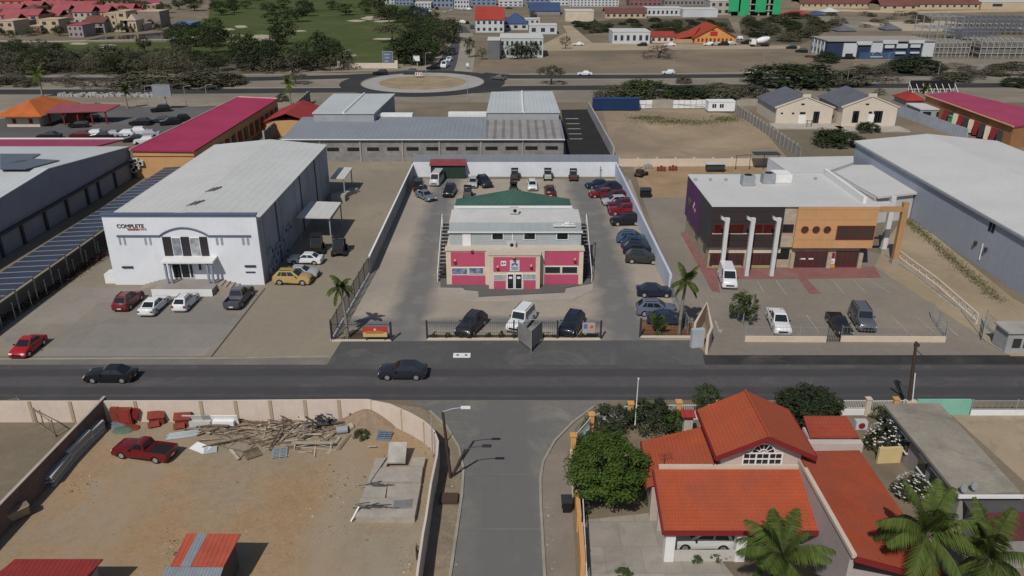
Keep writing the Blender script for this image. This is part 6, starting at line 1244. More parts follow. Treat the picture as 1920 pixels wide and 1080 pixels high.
# V-shaped board seen from behind
q = G(996,661); a, b = G(972,642), G(1016,640); h = HT(996,661,627); t = thing('folded_sign', 'grey V shaped board standing on the apron before the black fence', 'sign', q); BB = mat('board_grey', (.22,.215,.205), .8, .2, 1, dirt=((.14,.13,.12),.6), dsc=.8)
for p_ in (a,b):
    d = p_-q; c_ = (p_+q)/2; MB().cbox((c_.x,c_.y,.25+h*.55), d.length, .07, h, math.atan2(d.y,d.x)).build('panel', BB, t)
for p_ in (a,b,q): MB().tube([(p_.x,p_.y,0),(p_.x,p_.y,.3+h*1.1)], .05, 6).build('post', GRYM, t)
MB().tube([(a.x,a.y,.3+h*1.1),(b.x,b.y,.3+h*1.1)], .035, 5).build('top_bar', GRYM, t)
q = G(866,667); t = thing('manhole_slab', 'white concrete manhole slab with two dark holes on the apron', 'manhole', q); MB().box(q.x-.85,q.y-.45,0,q.x+.85,q.y+.45,.07).build('slab', WHTT, t)
for s in (-1,1): MB().tube([(q.x+s*.42,q.y,.06),(q.x+s*.42,q.y,.09)], .14, 10).build('cover', BLK, t)
# dark green shed
Ys = G(840,335).y; x0,x1,z1 = X_(808,330,Ys),X_(872,330,Ys),Z_(840,309,Ys); t = thing('garden_shed', 'dark green shed with a red roof at the white rear wall', 'shed', ((x0+x1)/2,Ys,0))
MB().box(x0,Ys,0,x1,Ys+2.2,z1).build('wall', mat('dark_green_shed', (.03,.055,.045), .7, .15, .5, stripe=(0,.3,.2,.4)), t); MB().slab([(x0-.2,Ys-.3,z1+.02),(x1+.2,Ys-.3,z1+.02),(x1+.2,Ys+2.3,z1+.45),(x0-.2,Ys+2.3,z1+.45)], .12).build('roof', mat('dusty_red_roof', (.24,.06,.07), .8, .15, .5), t)
for i,(x_,y_,lb) in enumerate(((804,330,'grey locker left of the green shed'),(876,327,'dark locker right of the green shed'))): g = G(x_,y_); tag(MB().cbox((g.x,g.y,.9), .9,.6,1.8).cbox((g.x,g.y,1.85), 1.0,.7,.08).build('locker', [GRYM,DKM][i], org=g), lb, 'locker')
g = G(1253-128,333); tag(MB().tube([tuple(g),tuple(g+Vector((0,0,1.9)))], .05, 6).cbox(tuple(g+Vector((0,0,1.9))), .2,.2,.1).build('thin_post', DKM, org=g), 'thin dark post behind the navy car at the rear wall', 'post')
g = G(1155,326); t = thing('pump_cabinet', 'small dark cabinet in the back right corner of the pink shop yard', 'cabinet', g); MB().cbox((g.x,g.y,.7), 1.3,.6,1.4).build('body', DKM, t); MB().cbox((g.x-.3,g.y-.32,.8), .4,.04,.8).build('door', WHTT, t)
for i,(x_,y_,lb) in enumerate(((1169,340,'grey bicycle rack heap against the pale wall'),(1172,356,'second grey wire heap against the pale wall'))):
    g = G(x_,y_); s_ = MB()
    for k in range(6): s_.tube([(g.x-.5+k*.2,g.y-.4,0),(g.x-.5+k*.2,g.y-.3,.9),(g.x-.4+k*.2,g.y+.4,.9),(g.x-.4+k*.2,g.y+.4,0)], .035, 4)
    tag(s_.build('wire_rack', GRYM, org=g), lb, 'rack')
# objects on the ochre soil
g = G(1202,330); t = thing('scrap_vehicle', 'stripped rusty vehicle frame on the ochre soil', 'scrap', g, .9, world=False); MB().box(-1.4,-.6,.4,1.4,.6,.6).build('chassis', mat('rust', (.12,.06,.04), .9, .2, 2), t); MB().cbox((-.6,0,.95),1.0,1.1,.7).build('cab', DKM, t); MB().tube([(.2,-.5,.6),(.4,-.5,1.3),(1.2,-.5,1.3)],.05,5).tube([(.2,.5,.6),(.4,.5,1.3),(1.2,.5,1.3)],.05,5).build('frame', MC['rust'], t)
for x_ in (-.9,.9):
    for s in (-1,1): MB().tube([(x_,s*.5,.33),(x_,s*.75,.33)], .33, 10).build('wheel', BLK, t)
g = G(1210,369); t = thing('waste_container', 'black waste container beside the pale boundary wall', 'bin', g); MB().cbox((g.x,g.y,.65),1.6,1.2,1.2).build('body', BLK, t); MB().cbox((g.x,g.y-.1,1.32),1.75,1.3,.1,rx=.1).build('lid', DKM, t)
g = G(1340,322); t = thing('storage_tank', 'dark long tank on supports by the cream rear wall', 'tank', g); MB().box(g.x-1.6,g.y-.6,.5,g.x+1.6,g.y+.6,1.5).build('body', mat('dark_olive', (.05,.055,.045)), t); MB().box(g.x-1.8,g.y-.8,1.5,g.x+1.8,g.y+.8,1.6).build('roof', mat('pale_sheet', (.5,.5,.48)), t)
for x_ in (-1.4,1.4): MB().box(g.x+x_-.1,g.y-.5,0,g.x+x_+.1,g.y+.5,.5).build('support', DKM, t)
for i,(x_,y_,m_,lb) in enumerate(((1240,321,RB,'small red pump unit by the cream rear wall'),(1262,320,RB,'red fuel drum group by the cream rear wall'),(1215,317,GRYM,'wire cage trolley by the cream rear wall'))):
    g = G(x_,y_); s_ = MB(); 
    for k in range(3): s_.tube([(g.x-.6+k*.55,g.y,0),(g.x-.6+k*.55,g.y,.8+.2*(k%2))], .24, 10)
    tag(s_.build('drum_group', m_, org=g), lb, 'drums')
g = G(1420,318); s_ = MB(); 
for k in range(4): s_.tube([(g.x-4+k*2.5,g.y,0),(g.x-4+k*2.5,g.y,2.6)], .06, 5)
s_.tube([(g.x-4,g.y,2.6),(g.x+3.5,g.y,2.9)], .06, 5).slab([(g.x-1,g.y-1,2.95),(g.x+3.7,g.y-1,2.95),(g.x+3.7,g.y+1.6,2.95),(g.x-1,g.y+1.6,2.95)], .08)
tag(s_.build('open_shelter', DKM, org=g), 'dark steel lean-to frame behind the white retail roof', 'canopy')
# ================================================================ TREES AND PLANTS NEAR THE CAMERA
def own(key, make, px, py, sx, sz, name, lab, cat, rz=0, group=None):
    TK[key] = make; g = G(px, py); return place_tree('t_'+key, make, g, rz, (sx,sx,sz), name, lab, cat, group)
own('bigtree', lambda: crown('round', 51, 210, 85, .0165, LEAFS['bright'], .16, .10), 1137, 945, 6.6, 5.6, 'tree', 'big round bright green tree at the corner of the garden', 'tree')
own('darktree', lambda: crown('round', 52, 150, 50, .024, LEAFS['dark'], .2, .11), 1512, 800, 5.9, 3.6, 'tree', 'round dark green tree behind the red roof at the road', 'tree')
own('conifer', lambda: crown('loose', 53, 60, 40, .03, LEAFS['dense'], .15, .12), 1322, 780, 2.7, 3.0, 'tree', 'narrow dark tree standing beside the red ridge roof', 'tree')
for i,(x_,y_,w_,h_,k_,lb) in enumerate(((1118,808,2.4,1.7,'dense','low green shrub at the fence corner'),(1150,800,3.4,2.6,'dark','dark bush left of the white flagpole'),(1222,803,4.0,3.2,'dark','large dark bush right of the white flagpole'),(1265,800,2.8,1.9,'bright','bright green hedge bush beside the small red porch roof'),(1200,775,2.6,1.6,'dense','green bush against the white street railing'),(1100,838,2.8,1.5,'dense','low bush below the curve of the railing'),(1648,782,1.8,1.4,'dense','small green bush at the corner of the flat roof'))):
    own('gb%d'%i, lambda k_=k_, i=i: crown('mound', 60+i, 60, 40, .03, LEAFS[k_], .2, .13, 'bush'), x_, y_, w_, h_, 'bush', lb, 'bush')
for i,(x_,y_,w_,h_,lb) in enumerate(((1095,958,1.2,1.0,'small bush under the big round tree, left'),(1220,945,1.0,.9,'small bush by the wall of the red house'),(1305,1050,.9,.8,'rounded shrub at the driveway edge, left of the palms'),(1338,1048,1.0,.9,'second rounded shrub at the driveway edge'),(1362,1046,.8,.8,'third small shrub next to the carport pillar'),(1170,1080,1.2,.5,'low plant at the bottom edge of the driveway'),(678,820,1.3,.9,'small bright green shrub on the construction yard'),(661,786,.8,1.1,'small dark shrub against the cream wall'))):
    place_tree('t_shrub', lambda: crown('mound', 80, 36, 30, .05, LEAFS['dense'], .2, .16, 'bush'), G(x_,y_), i*1.1, (w_,w_,h_), 'bush', lb, 'bush')
# white flowering bushes
FLW = mat('white_petals', (.6,.6,.58), .7, .05)
def flower(seed):
    rt = crown('mound', seed, 60, 30, .035, LEAFS['dark'], .2, .13, 'flowering_bush'); rr = random.Random(seed); m = MB()
    for k in range(120):
        while True:
            d = Vector((rr.gauss(0,1),rr.gauss(0,1),abs(rr.gauss(0,1)))).normalized()
            if d.z > .05: break
        c_ = Vector((d.x*.52,d.y*.52,.15+d.z*.82)); r = .028
        for q in range(4): 
            nn = (d+Vector((rr.uniform(-.6,.6),rr.uniform(-.6,.6),.3))).normalized(); leafquad(m, c_+Vector((rr.uniform(-r,r),)*3), nn, r, rr)
    m.build('blossom', FLW, rt); return rt
for x_,y_,w_,h_,lb in ((1657,840,3.0,2.6,'white flowering bush at the side of the flat roofed house'),(1705,930,2.4,2.0,'second white flowering bush behind the coconut palms')):
    place_tree('t_flower', lambda: flower(71), G(x_,y_), w_, (w_,w_,h_), 'flowering_bush', lb, 'bush')
# palms
def putpalm(key, mk, px, py, h, lab, rz=0, sc=1):
    g = G(px,py,h); g.z = 0; return place_tree('p_'+key, mk, g, rz, sc, 'palm_tree', lab, 'palm tree')
putpalm('c1', lambda: palm(1, 4.7, 3.1, 20, 56, LEAFS['palm'], 1.1, .0, .028), 1466, 1043, 4.7, 'coconut palm at the bottom in front of the carport', 1.0)
putpalm('c2', lambda: palm(2, 6.0, 3.4, 22, 56, LEAFS['palm'], 1.15, .0, .028), 1738, 1000, 6.0, 'tall coconut palm in front of the long red roof', .3)
putpalm('c3', lambda: palm(3, 5.2, 3.3, 22, 56, LEAFS['palm'], 1.15, .0, .028), 1852, 1046, 5.2, 'coconut palm in the bottom right corner', 2.0)
g = G(652,634); place_tree('p_r1', lambda: palm(4, 5.6, 1.9, 13, 34, LEAFS['palm'], 1.8, -.3, .035), g, 0, 1, 'palm_tree', 'tall palm at the fence between white shop and pink shop', 'palm tree')
g = G(1273,628); place_tree('p_r2', lambda: palm(5, 6.0, 2.2, 13, 34, LEAFS['palm'], 1.3, .25, .035), g, 0, 1, 'palm_tree', 'tall palm in the planted bed right of the lot entrance', 'palm tree')
g = G(1233,625); place_tree('p_s', lambda: palm(6, .5, 1.8, 16, 26, LEAFS['palm'], .7, 0, .06), g, 0, 1, 'palm_tree', 'small bushy palm in the planted bed', 'palm tree')
own('lottree', lambda: crown('loose', 54, 60, 36, .035, LEAFS['dense'], .3, .12), 1390, 605, 3.2, 3.6, 'tree', 'slanting green tree in front of the white delivery van', 'tree')
g = G(1363,398)
# planted bed and hedge
sheet('ground', [(640,636),(735,636),(735,625),(660,618)], 3, mat('bed_soil', (.10,.08,.05), .95, .3, 1)); sheet('ground', [(1202,629),(1298,632),(1298,605),(1262,612),(1205,600)], 3, mat('red_bed_soil', (.20,.10,.05), .95, .25, 1)); sheet('ground', [(802,634),(1127,634),(1127,628),(802,628)], 3, MC['bed_soil'])
for i in range(12):
    x_ = 815+i*25; place_tree('t_shrub', None, G(x_,633), i, (.8,.6,.5+.25*(i%3)), 'bush', ('%s low plant from the left behind the middle black fence'%['first','second','third','fourth','fifth','sixth','seventh','eighth','ninth','tenth','eleventh','twelfth'][i]), 'bush', 'low plants behind the black fence')
# dark red hedge strip under the solar canopy
rr = random.Random(8)
p0, p1 = G(-40,640), G(207,478); m = MB()
for k in range(2600):
    f = rr.random(); c_ = p0.lerp(p1, f)+Vector((rr.gauss(0,.4)-.6, 0, rr.uniform(.05,.6))); leafquad(m, c_, Vector((rr.gauss(0,.5),rr.gauss(0,.5),1)).normalized(), .12, rr)
tag(m.build('hedge_planting', leafmat('maroon_leaves', (.07,.03,.025))), 'dark maroon ground planting along the solar canopy', 'planting', kind='stuff')
# weeds beside the large warehouse
m = MB()
for k in range(3000):
    f = rr.random(); c_ = G(1706,408).lerp(G(1890,565), f)+Vector((rr.gauss(-.9,.5), rr.gauss(0,.8), rr.uniform(.02,.25))); leafquad(m, c_, Vector((rr.gauss(0,.6),rr.gauss(0,.6),.6)).normalized(), .09, rr)
tag(m.build('weeds', leafmat('weed_leaves', (.13,.135,.055))), 'dry green weeds along the foot of the white warehouse wall', 'weeds', kind='stuff')
# ================================================================ MIDDLE DISTANCE
CRM2 = mat('pale_cream_wall', (.62,.54,.45), .85, .06, .2, streak=.1); SLATE = mat('slate_grey_roof', (.13,.135,.16), .7, .1, .3, stripe=(1,.4,.1,.3))  # pale cream is the walls' own colour
def fb(lab, pxl, pxr, pyb, hpx, dep, wm, rk='flat', rm=None, rows=0, cols=0, wmat=GL, name='building', cat='building', rise=1.6, over=.4, ww=.5, wh=.45, wz=.5, rz=0, ridge='x'):
    b = G((pxl+pxr)/2, pyb); Y = b.y; x0, x1 = X_(pxl,pyb,Y), X_(pxr,pyb,Y); h = Z_((pxl+pxr)/2, pyb-hpx, Y)
    t = thing(name, lab, cat, (b.x,Y,0))
    MB().box(x0,Y,0,x1,Y+dep,h,nobottom=True).build('wall', wm, t)
    r = MB()
    if rk == 'flat': r.box(x0-.15,Y-.15,h,x1+.15,Y+dep+.15,h+.25)
    elif rk == 'hip': hip(r, x0-over, x1+over, Y-over, Y+dep+over, h+.02, h+rise, ridge=max(0,abs((x1-x0)-dep))*.9)
    elif rk == 'gable': gable(r, x0, x1, Y, Y+dep, h+.05, h+rise, over=over, axis='x' if ridge == 'x' else 'y')
    if rk == 'gable' and ridge == 'y':
        MB().add([(x0,Y-.0,h),(x1,Y,h),((x0+x1)/2,Y,h+rise-.1)], [(0,1,2)]).build('gable', wm, t)
    r.build('roof', rm or ROOFM, t)
    fh = h/max(1,rows); fw = (x1-x0)/max(1,cols)
    for i in range(rows):
        for j in range(cols):
            cx_, cz_ = x0+fw*(j+.5), fh*(i+wz); MB().box(cx_-fw*ww/2,Y-.06,cz_-fh*wh/2,cx_+fw*ww/2,Y+.01,cz_+fh*wh/2).build('window', wmat, t)
    return t, x0, x1, Y, h
# twin cream houses
for (pl,pr,pb,pt,ap,lab) in ((1453,1558,233,203,183,'left of two cream gabled houses with slate roofs'),(1576,1677,238,202,182,'right of two cream gabled houses with slate roofs')):
    Y = G(pl,pb).y; x0,x1 = X_(pl,pb,Y),X_(pr,pb,Y); ze_,zr_ = Z_(pl,pt,Y),Z_(pl,ap,Y); xm = (x0+x1)/2; d_ = 15
    t = thing('gabled_house', lab, 'house', (xm,Y,0)); w_ = MB(); pentwall(w_, x0,x1,Y,Y+d_,ze_,zr_); w_.build('wall', CRM2, t)
    r_ = MB(); gable(r_, x0,x1,Y+.35,Y+d_,ze_+.1,zr_+.1,over=.4,t=.12); r_.build('roof', SLATE, t)
    p_ = MB(); p_.slab([(x0-.4,Y-.05,ze_+.25),(xm,Y-.05,zr_+.3),(xm,Y+.34,zr_+.3),(x0-.4,Y+.34,ze_+.25)],.3).slab([(xm,Y-.05,zr_+.3),(x1+.4,Y-.05,ze_+.25),(x1+.4,Y+.34,ze_+.25),(xm,Y+.34,zr_+.3)],.3).box(xm-.9,Y-.06,zr_,xm+.9,Y+.35,zr_+.7); p_.build('gable_parapet', CRM2, t)
    if pl < 1500: ws = ((1464,211,1468,214),(1485,211,1489,214),(1500,210,1510,214),(1526,209,1529,231),(1531,209,1534,231)); dr = (1498,216,1509,232)
    else: ws = ((1600,208,1603,230),(1605,208,1608,230),(1639,208,1642,230),(1644,208,1647,230),(1649,208,1652,230),(1629,209,1635,213)); dr = (1629,214,1637,229)
    for a,b,c_,e_ in ws: fwin(t,(a,b),(c_,e_),Y,GL,.05,'window')
    fwin(t,(dr[0],dr[1]),(dr[2],dr[3]),Y,WHTT,.06,'door'); fwin(t,((pl+pr)/2-3,194),((pl+pr)/2+3,197),Y,GL,.05,'gable_vent')
    tag(MB().box(x0-1.5,Y-5.5,0,x1+1,Y-.01,.25).build('terrace', mat('pale_terrace', (.42,.38,.33),.9,.15), org=(xm,Y-3,0)), 'pale terrace in front of the %s cream gabled house'%('left' if pl<1500 else 'right'), 'terrace')
tag(MB().cbox(G(1512,240)+Vector((0,0,.9)),.1,.1,1.8).cbox(G(1512,240)+Vector((1.0,0,.9)),.1,.1,1.8).cbox(G(1512,240)+Vector((.5,0,1.6)),1.4,.1,.1).cbox(G(1512,240)+Vector((.5,0,.9)),1.4,.1,.1).build('timber_rack', WD[2], org=G(1512,240)), 'dark timber frame on the terrace edge of the left cream house', 'frame')
# container, cabin and sheet fence on the bare plot
g0 = G(1110,208); Y = g0.y; x0,x1,h = X_(1112,208,Y),X_(1198,208,Y),Z_(1150,186,Y)
t = thing('shipping_container', 'long dark blue shipping container on the bare plot', 'container', ((x0+x1)/2,Y,0)); m_ = MB().box(x0,Y,.15,x1,Y+2.6,h)
n_ = int((x1-x0)/.6)
for k in range(n_): m_.box(x0+k*.6+.1,Y-.06,.3,x0+k*.6+.35,Y-.001,h-.15)
m_.build('body', mat('container_blue',(.012,.035,.10),.5,.1), t); MB().box(x0-.05,Y-.1,h,x1+.05,Y+2.65,h+.1).build('top_frame', mat('container_frame',(.03,.06,.14)), t)
g = G(1350,211); Y = g.y; x0,x1,h = X_(1327,211,Y),X_(1377,211,Y),Z_(1350,191,Y); t = thing('site_cabin', 'white site cabin with four narrow windows on the bare plot', 'cabin', (x0,Y,0)); MB().box(x0,Y,.3,x1,Y+3,h).build('body', WHTT, t); MB().box(x0-.1,Y-.1,h,x1+.1,Y+3.1,h+.15).build('roof', WHTT, t); MB().box(x0,Y+.1,.02,x1,Y+2.9,.29).build('skids', DKM, t)
for a in (1336,1340,1350,1354): fwin(t,(a,195),(a+2.4,202),Y,GL,.05,'window')
for a,b,lb in ((1198,1222,'short white panelled sheet fence right of the blue container'),(1261,1326,'long white panelled sheet fence left of the white cabin')):
    q0,q1 = G(a,204),G(b,203); t = thing('sheet_fence', lb, 'fence', q0); h = HT(a,204,188)
    n_ = max(2,int((b-a)/10.5)); 
    for k in range(n_): p,q = q0.lerp(q1,k/n_),q0.lerp(q1,(k+1)/n_); MB().box(p.x+.06,p.y,.1,q.x-.06,p.y+.08,h).build('panel', WHTT, t)
    MB().box(q0.x,q0.y-.06,h*.5,q1.x,q0.y-.01,h*.5+.1).build('rail', GRYM, t)
swall('boundary_wall', [G(1222,203.5),G(1261,203.5)], 2.2, .15, mat('faded_wall',(.36,.33,.28)), 'faded beige wall between the two white sheet fences')
swall('panel_fence', [G(1380,212),G(1500,296)], 2.0, .12, mat('concrete_panel_fence',(.30,.28,.26),.9,.15,.5,stripe=(1,.5,.08,.4)), 'grey concrete panel fence right of the bare plot', cat='fence', pil=(2.4,.2,CONC,.3))
swall('boundary_wall', [G(1380,199),G(1452,197)], 1.6, .15, mat('faded_wall',(.36,.33,.28)), 'pale low wall behind the cream gabled houses')
# right edge: magenta roofed row, sheds, fence, black hoarding
z_ = 4.6; P = [G(1733,178,z_),G(1787,171,z_),G(1965,215,z_),G(1965,262,z_),G(1925,250,z_),G(1898,237,z_)]
t = thing('long_shop_row', 'long magenta roofed building with orange wall at the right edge', 'building', (P[0].x,P[0].y,0))
A,B,C_,D_ = G(1733,178,z_),G(1787,171,z_),G(2010,221,z_),G(1900,238,z_)
MB().slab([tuple(D_),tuple(C_),tuple(B),tuple(A)], .25).build('roof', mat('faded_magenta_right', (.36,.045,.10),.6,.12,.15,stripe=(0,.8,.06,.3)), t)
MB().prism([(D_.x+.3,D_.y+.3),(C_.x,C_.y+.3),(B.x,B.y-.3),(A.x+.3,A.y-.3)], 0, z_-.26).build('wall', mat('brown_orange_wall',(.36,.18,.09),.85,.1), t); MB().tube([tuple(A+Vector((0,0,.05))),tuple(D_+Vector((0,0,.05)))],.2,5).build('roof_trim', ORNG, t)
p0 = A.lerp(D_,.05)
for k in range(11):
    p = A.lerp(D_,.3+.65*k/11)+Vector((-.05,0,0)); MB().cbox((p.x+.2,p.y,1.7),1.0,1.6,2.6,-.6).build('shop_front', (REDT,DKM,CREAM)[k%3], t)
e = G(1898,272,0); t = thing('corner_block', 'plain orange brown block at the right end of the magenta roof', 'building', G(1925,272)); q = G(1897,272); hh = Z_(1900,236,q.y); MB().box(q.x,q.y,0,q.x+14,q.y+7,hh).build('wall', mat('brown_orange_wall',(.36,.18,.09)), t); MB().box(q.x-.1,q.y-.1,hh,q.x+14.1,q.y+7.1,hh+.2).build('parapet', ORNG, t)
swall('panel_fence', [G(1683,216),G(1812,262)], 2.3, .12, mat('pale_sheet_fence',(.42,.46,.52),.6,.1,.5,stripe=(0,1.1,.12,.3)), 'pale ribbed sheet fence below the right magenta roof', cat='fence')
t,x0,x1,Y,h = fb('white flat shed with dark openings beside the pale fence',1722,1800,226,20,7,mat('shed_grey_wall',(.3,.32,.35)),'flat',ROOFM,1,3,BLK,'garden_shed','shed',ww=.6,wz=.6)
tag(MB().cbox(G(1795,238)+Vector((0,0,1.2)),4.2,1.5,2.2).cbox(G(1795,238)+Vector((0,0,2.4)),4.4,1.7,.15).build('green_skip', flat('bright_green',(.05,.36,.12),.6), org=G(1795,238)), 'bright green covered skip beside the pale fence', 'skip')
fb('grey shed with red roof at the end of the pale fence',1698,1730,200,12,7,GWALL,'hip',REDR,0,0,name='garden_shed',cat='shed')
g = G(1740,172); h = HT(1740,172,151); x0,x1 = X_(1703,172,g.y),X_(1787,172,g.y); t = thing('hoarding', 'long black hoarding seen from behind above the right magenta roof', 'hoarding', (g.x,g.y,0)); MB().box(x0,g.y,h*.3,x1,g.y+.3,h).build('panel', BLK, t)
for k in range(8): x_ = x0+(x1-x0)*k/7; MB().tube([(x_,g.y+.1,0),(x_,g.y+.1,h*.98)],.1,5).tube([(x_,g.y-.1,h*.7),(x_+.2,g.y-2.5,0)],.08,5).build('support', WHTT, t)
# restaurant, billboard
t,x0,x1,Y,h = fb('cream restaurant with orange hipped roof in the left car park',14,76,238,22,14,CRM2,'hip',mat('orange_tile_far',(.46,.13,.04),.8,.15,.4),1,2,REDT,'restaurant','restaurant',rise=2.6,over=1.6,ww=.22,wh=.4)
q0 = G(90,213,3.4); MB().slab([(x1+1,Y+1,3.0),(x1+14,Y+3,3.0),(x1+15,Y+8,3.6),(x1+1,Y+8,3.9)],.2).build('porch_roof', mat('faded_pink_roof',(.28,.08,.1)), t)
for k in range(5): MB().box(x1+1.3+k*3,Y+1.6+k*.4,0,x1+1.6+k*3,Y+1.9+k*.4,2.8).build('post', REDT, t)
MB().box(x1+4,Y+4,0,x1+8,Y+7,2.7).build('porch_wall', mat('brick_brown',(.14,.06,.04)), t)
def board(lab, px0, px1, pt, pb, pyb, m, posts=1, frame=None, name='billboard', back=None):
    b = G((px0+px1)/2,pyb); Y = b.y; x0,x1,z1,z0 = X_(px0,pyb,Y),X_(px1,pyb,Y),Z_(px0,pt,Y),Z_(px0,pb,Y); t = thing(name, lab, 'sign', b)
    MB().box(x0,Y,z0,x1,Y+.3,z1).build('panel', m, t)
    fr = MB(); e = .15; fr.box(x0-e,Y-.05,z0-e,x0,Y+.35,z1+e).box(x1,Y-.05,z0-e,x1+e,Y+.35,z1+e).box(x0,Y-.05,z1,x1,Y+.35,z1+e).box(x0,Y-.05,z0-e,x1,Y+.35,z0); fr.build('frame', frame or GRYM, t)
    for k in range(posts): x_ = x0+(x1-x0)*(k+.5)/posts if posts > 1 else b.x+(x1-x0)*.1; MB().tube([(x_,Y+.6,0),(x_,Y+.45,z1-.2)],.22 if posts == 1 else .1,8).build('post', GRYM, t)
    return t,x0,x1,Y,z0,z1
board('grey back of a billboard on one post above the car park',293,324,160,180,206,mat('billboard_back',(.25,.27,.3),.7,.1))
t,x0,x1,Y,z0,z1 = board('tall blue grey billboard beside the golf course',719,737,97,122,126,mat('billboard_blue',(.12,.15,.22),.7,.15),2)
for k in range(4): MB().box(x0+.5,Y-.04,z1-1.0-k*1.1,x1-.8-k*.3,Y-.005,z1-.7-k*1.1).build('lettering', mat('pale_letters',(.35,.38,.42)), t)
board('white square sign on a post beside the roundabout',776,787,105,114,125,WHTT,1); t,x0,x1,Y,z0,z1 = board('low white chevron sign on the roundabout island',779,792,136,142,146,WHTT,2)
for k in range(3): MB().box(x0+.2+k*.7,Y-.03,z0+.15,x0+.55+k*.7,Y-.004,z1-.15).build('chevron', RDL, t)
board('small white sign on the verge right of the north road',874,879,118,124,130,WHTT,2)
g = G(690,128); tag(MB().box(g.x-9,g.y,0,g.x+9,g.y+1,1.6).cbox((g.x+9.5,g.y,1.2),1,1.4,2.6).cbox((g.x-9.5,g.y,1.2),1,1.4,2.4).build('entrance_wall', CRM2, org=g), 'low curved cream entrance wall of the golf course', 'wall')
# boulevard lamp columns
for i,(x_,b_,t_) in enumerate(((877,188,150),(1262,142,100),(1587,163,138),(1757,150,118),(1663,128,108),(799,142,100),(650,132,95),(1588,235,200),(1430,128,108),(390,198,174),(350,200,176),(277,200,180))):
    g = G(x_,b_); h = max(5,HT(x_,b_,t_)); t = thing('street_lamp', 'thin grey lamp column '+['behind the right grey roof','above the white hatchback','behind the cream houses','beyond the black hoarding','beside the big white and navy building','right of the roundabout island','at the golf course entrance','between the two cream houses','beside the sand road','at the car park edge near the magenta roof','at the car park edge, second from the magenta roof','left of the billboard'][i], 'street lamp', g, 0, 'boulevard lamp columns')
    MB().tube([(g.x,g.y,0),(g.x,g.y,h)],[.09,.06],6).build('pole', GRYM, t); MB().tube([(g.x,g.y,h),(g.x+1.3,g.y,h+.25)],.05,5).cbox((g.x+1.5,g.y,h+.25),.7,.25,.12).build('lamp_arm', GRYM, t)
# ================================================================ FAR TOWN
WF = mat('far_white_wall',(.52,.54,.56),.85,.08,.1); CF = mat('far_cream_wall',(.50,.40,.28),.85,.1,.1); PF = mat('far_pink_wall',(.42,.25,.2),.85,.1,.1); GF = mat('far_grey_wall',(.24,.23,.23),.85,.15,.2)
PKR = mat('far_pink_roof',(.32,.09,.10),.8,.15,.1); REDF = mat('far_red_roof',(.32,.05,.04),.8,.12,.1); BLR = mat('far_blue_roof',(.05,.08,.16),.7,.1,.1); DW = flat('far_dark_window',(.03,.03,.04),.4); BRF = mat('far_brown_roof',(.16,.07,.06),.85,.15,.1)
TH = [(0,30,66,26,'flat',CF,None,2,2),(33,52,58,18,'flat',GF,None,2,1),(56,76,50,22,'gable',PF,PKR,2,1),(78,114,63,26,'flat',CF,None,2,2),(84,112,44,14,'gable',CF,PKR,1,3),(118,150,60,14,'flat',PF,BRF,1,3),(130,158,70,22,'flat',mat('faded_lilac_wall',(.33,.27,.28),.85,.1),PKR,2,3),(140,175,46,24,'gable',mat('far_shell_wall',(.44,.37,.33),.85,.1),PKR,2,3),(160,198,62,20,'gable',GF,BRF,2,3),(200,222,60,34,'flat',CF,None,3,2),(223,242,60,38,'flat',CF,None,3,1),(236,258,60,22,'hip',CF,mat('far_cream_roof',(.4,.32,.26)),1,3),(262,303,52,30,'flat',mat('far_taupe_wall',(.27,.22,.19)),CF,0,0),(176,205,44,22,'gable',CF,PKR,2,2),
 (0,40,26,10,'gable',PF,PKR,1,4),(0,75,38,10,'gable',PF,PKR,1,6),(42,78,20,9,'gable',CF,PKR,1,4),(80,130,18,8,'gable',PF,PKR,1,5),(132,190,20,9,'gable',CF,PKR,1,5),(150,200,28,9,'gable',PF,PKR,1,5),(195,250,26,10,'gable',CF,PKR,1,6),(205,262,36,9,'gable',PF,PKR,1,5),(252,296,22,10,'gable',CF,mat('far_magenta_roof',(.42,.04,.14)),1,3),(0,60,10,8,'gable',PF,REDF,1,4),(70,150,6,8,'gable',PF,REDF,1,6),(160,240,8,8,'gable',CF,REDF,1,6)]
PLC = ['at the far left edge above the trees','narrow one beside the leftmost cream block','with a pointed pink roof left of the cream block','second cream block from the left','behind the second cream block','low one right of the second cream block','white pergola front at the canal path','white terrace behind the pergola','dark grey one in the middle of the town','tall crenellated tower block','narrow tall wing of the tower block','rounded white house beside the tower','plain taupe wall at the canal','cream terrace behind the dark one','in the second row at the left edge','long roof above the left edge','upper left one','upper row above the cream block','upper row above the white terrace','third row in the middle','third row left of the magenta roof','long roof above the tower','with the magenta roof at the right end','topmost row at the left','topmost row in the middle','topmost row at the right']  # the dark house simply has grey walls and a brown roof
for (a,b,y_,h_,rk,wm,rm,rw,cl),pl in zip(TH,PLC): fb('resort town house, '+pl,a,b,y_,h_,R.uniform(9,13),wm,rk,rm or wm,rw,cl,DW,'town_house','house',rise=2.6,ww=.4,wh=.45)
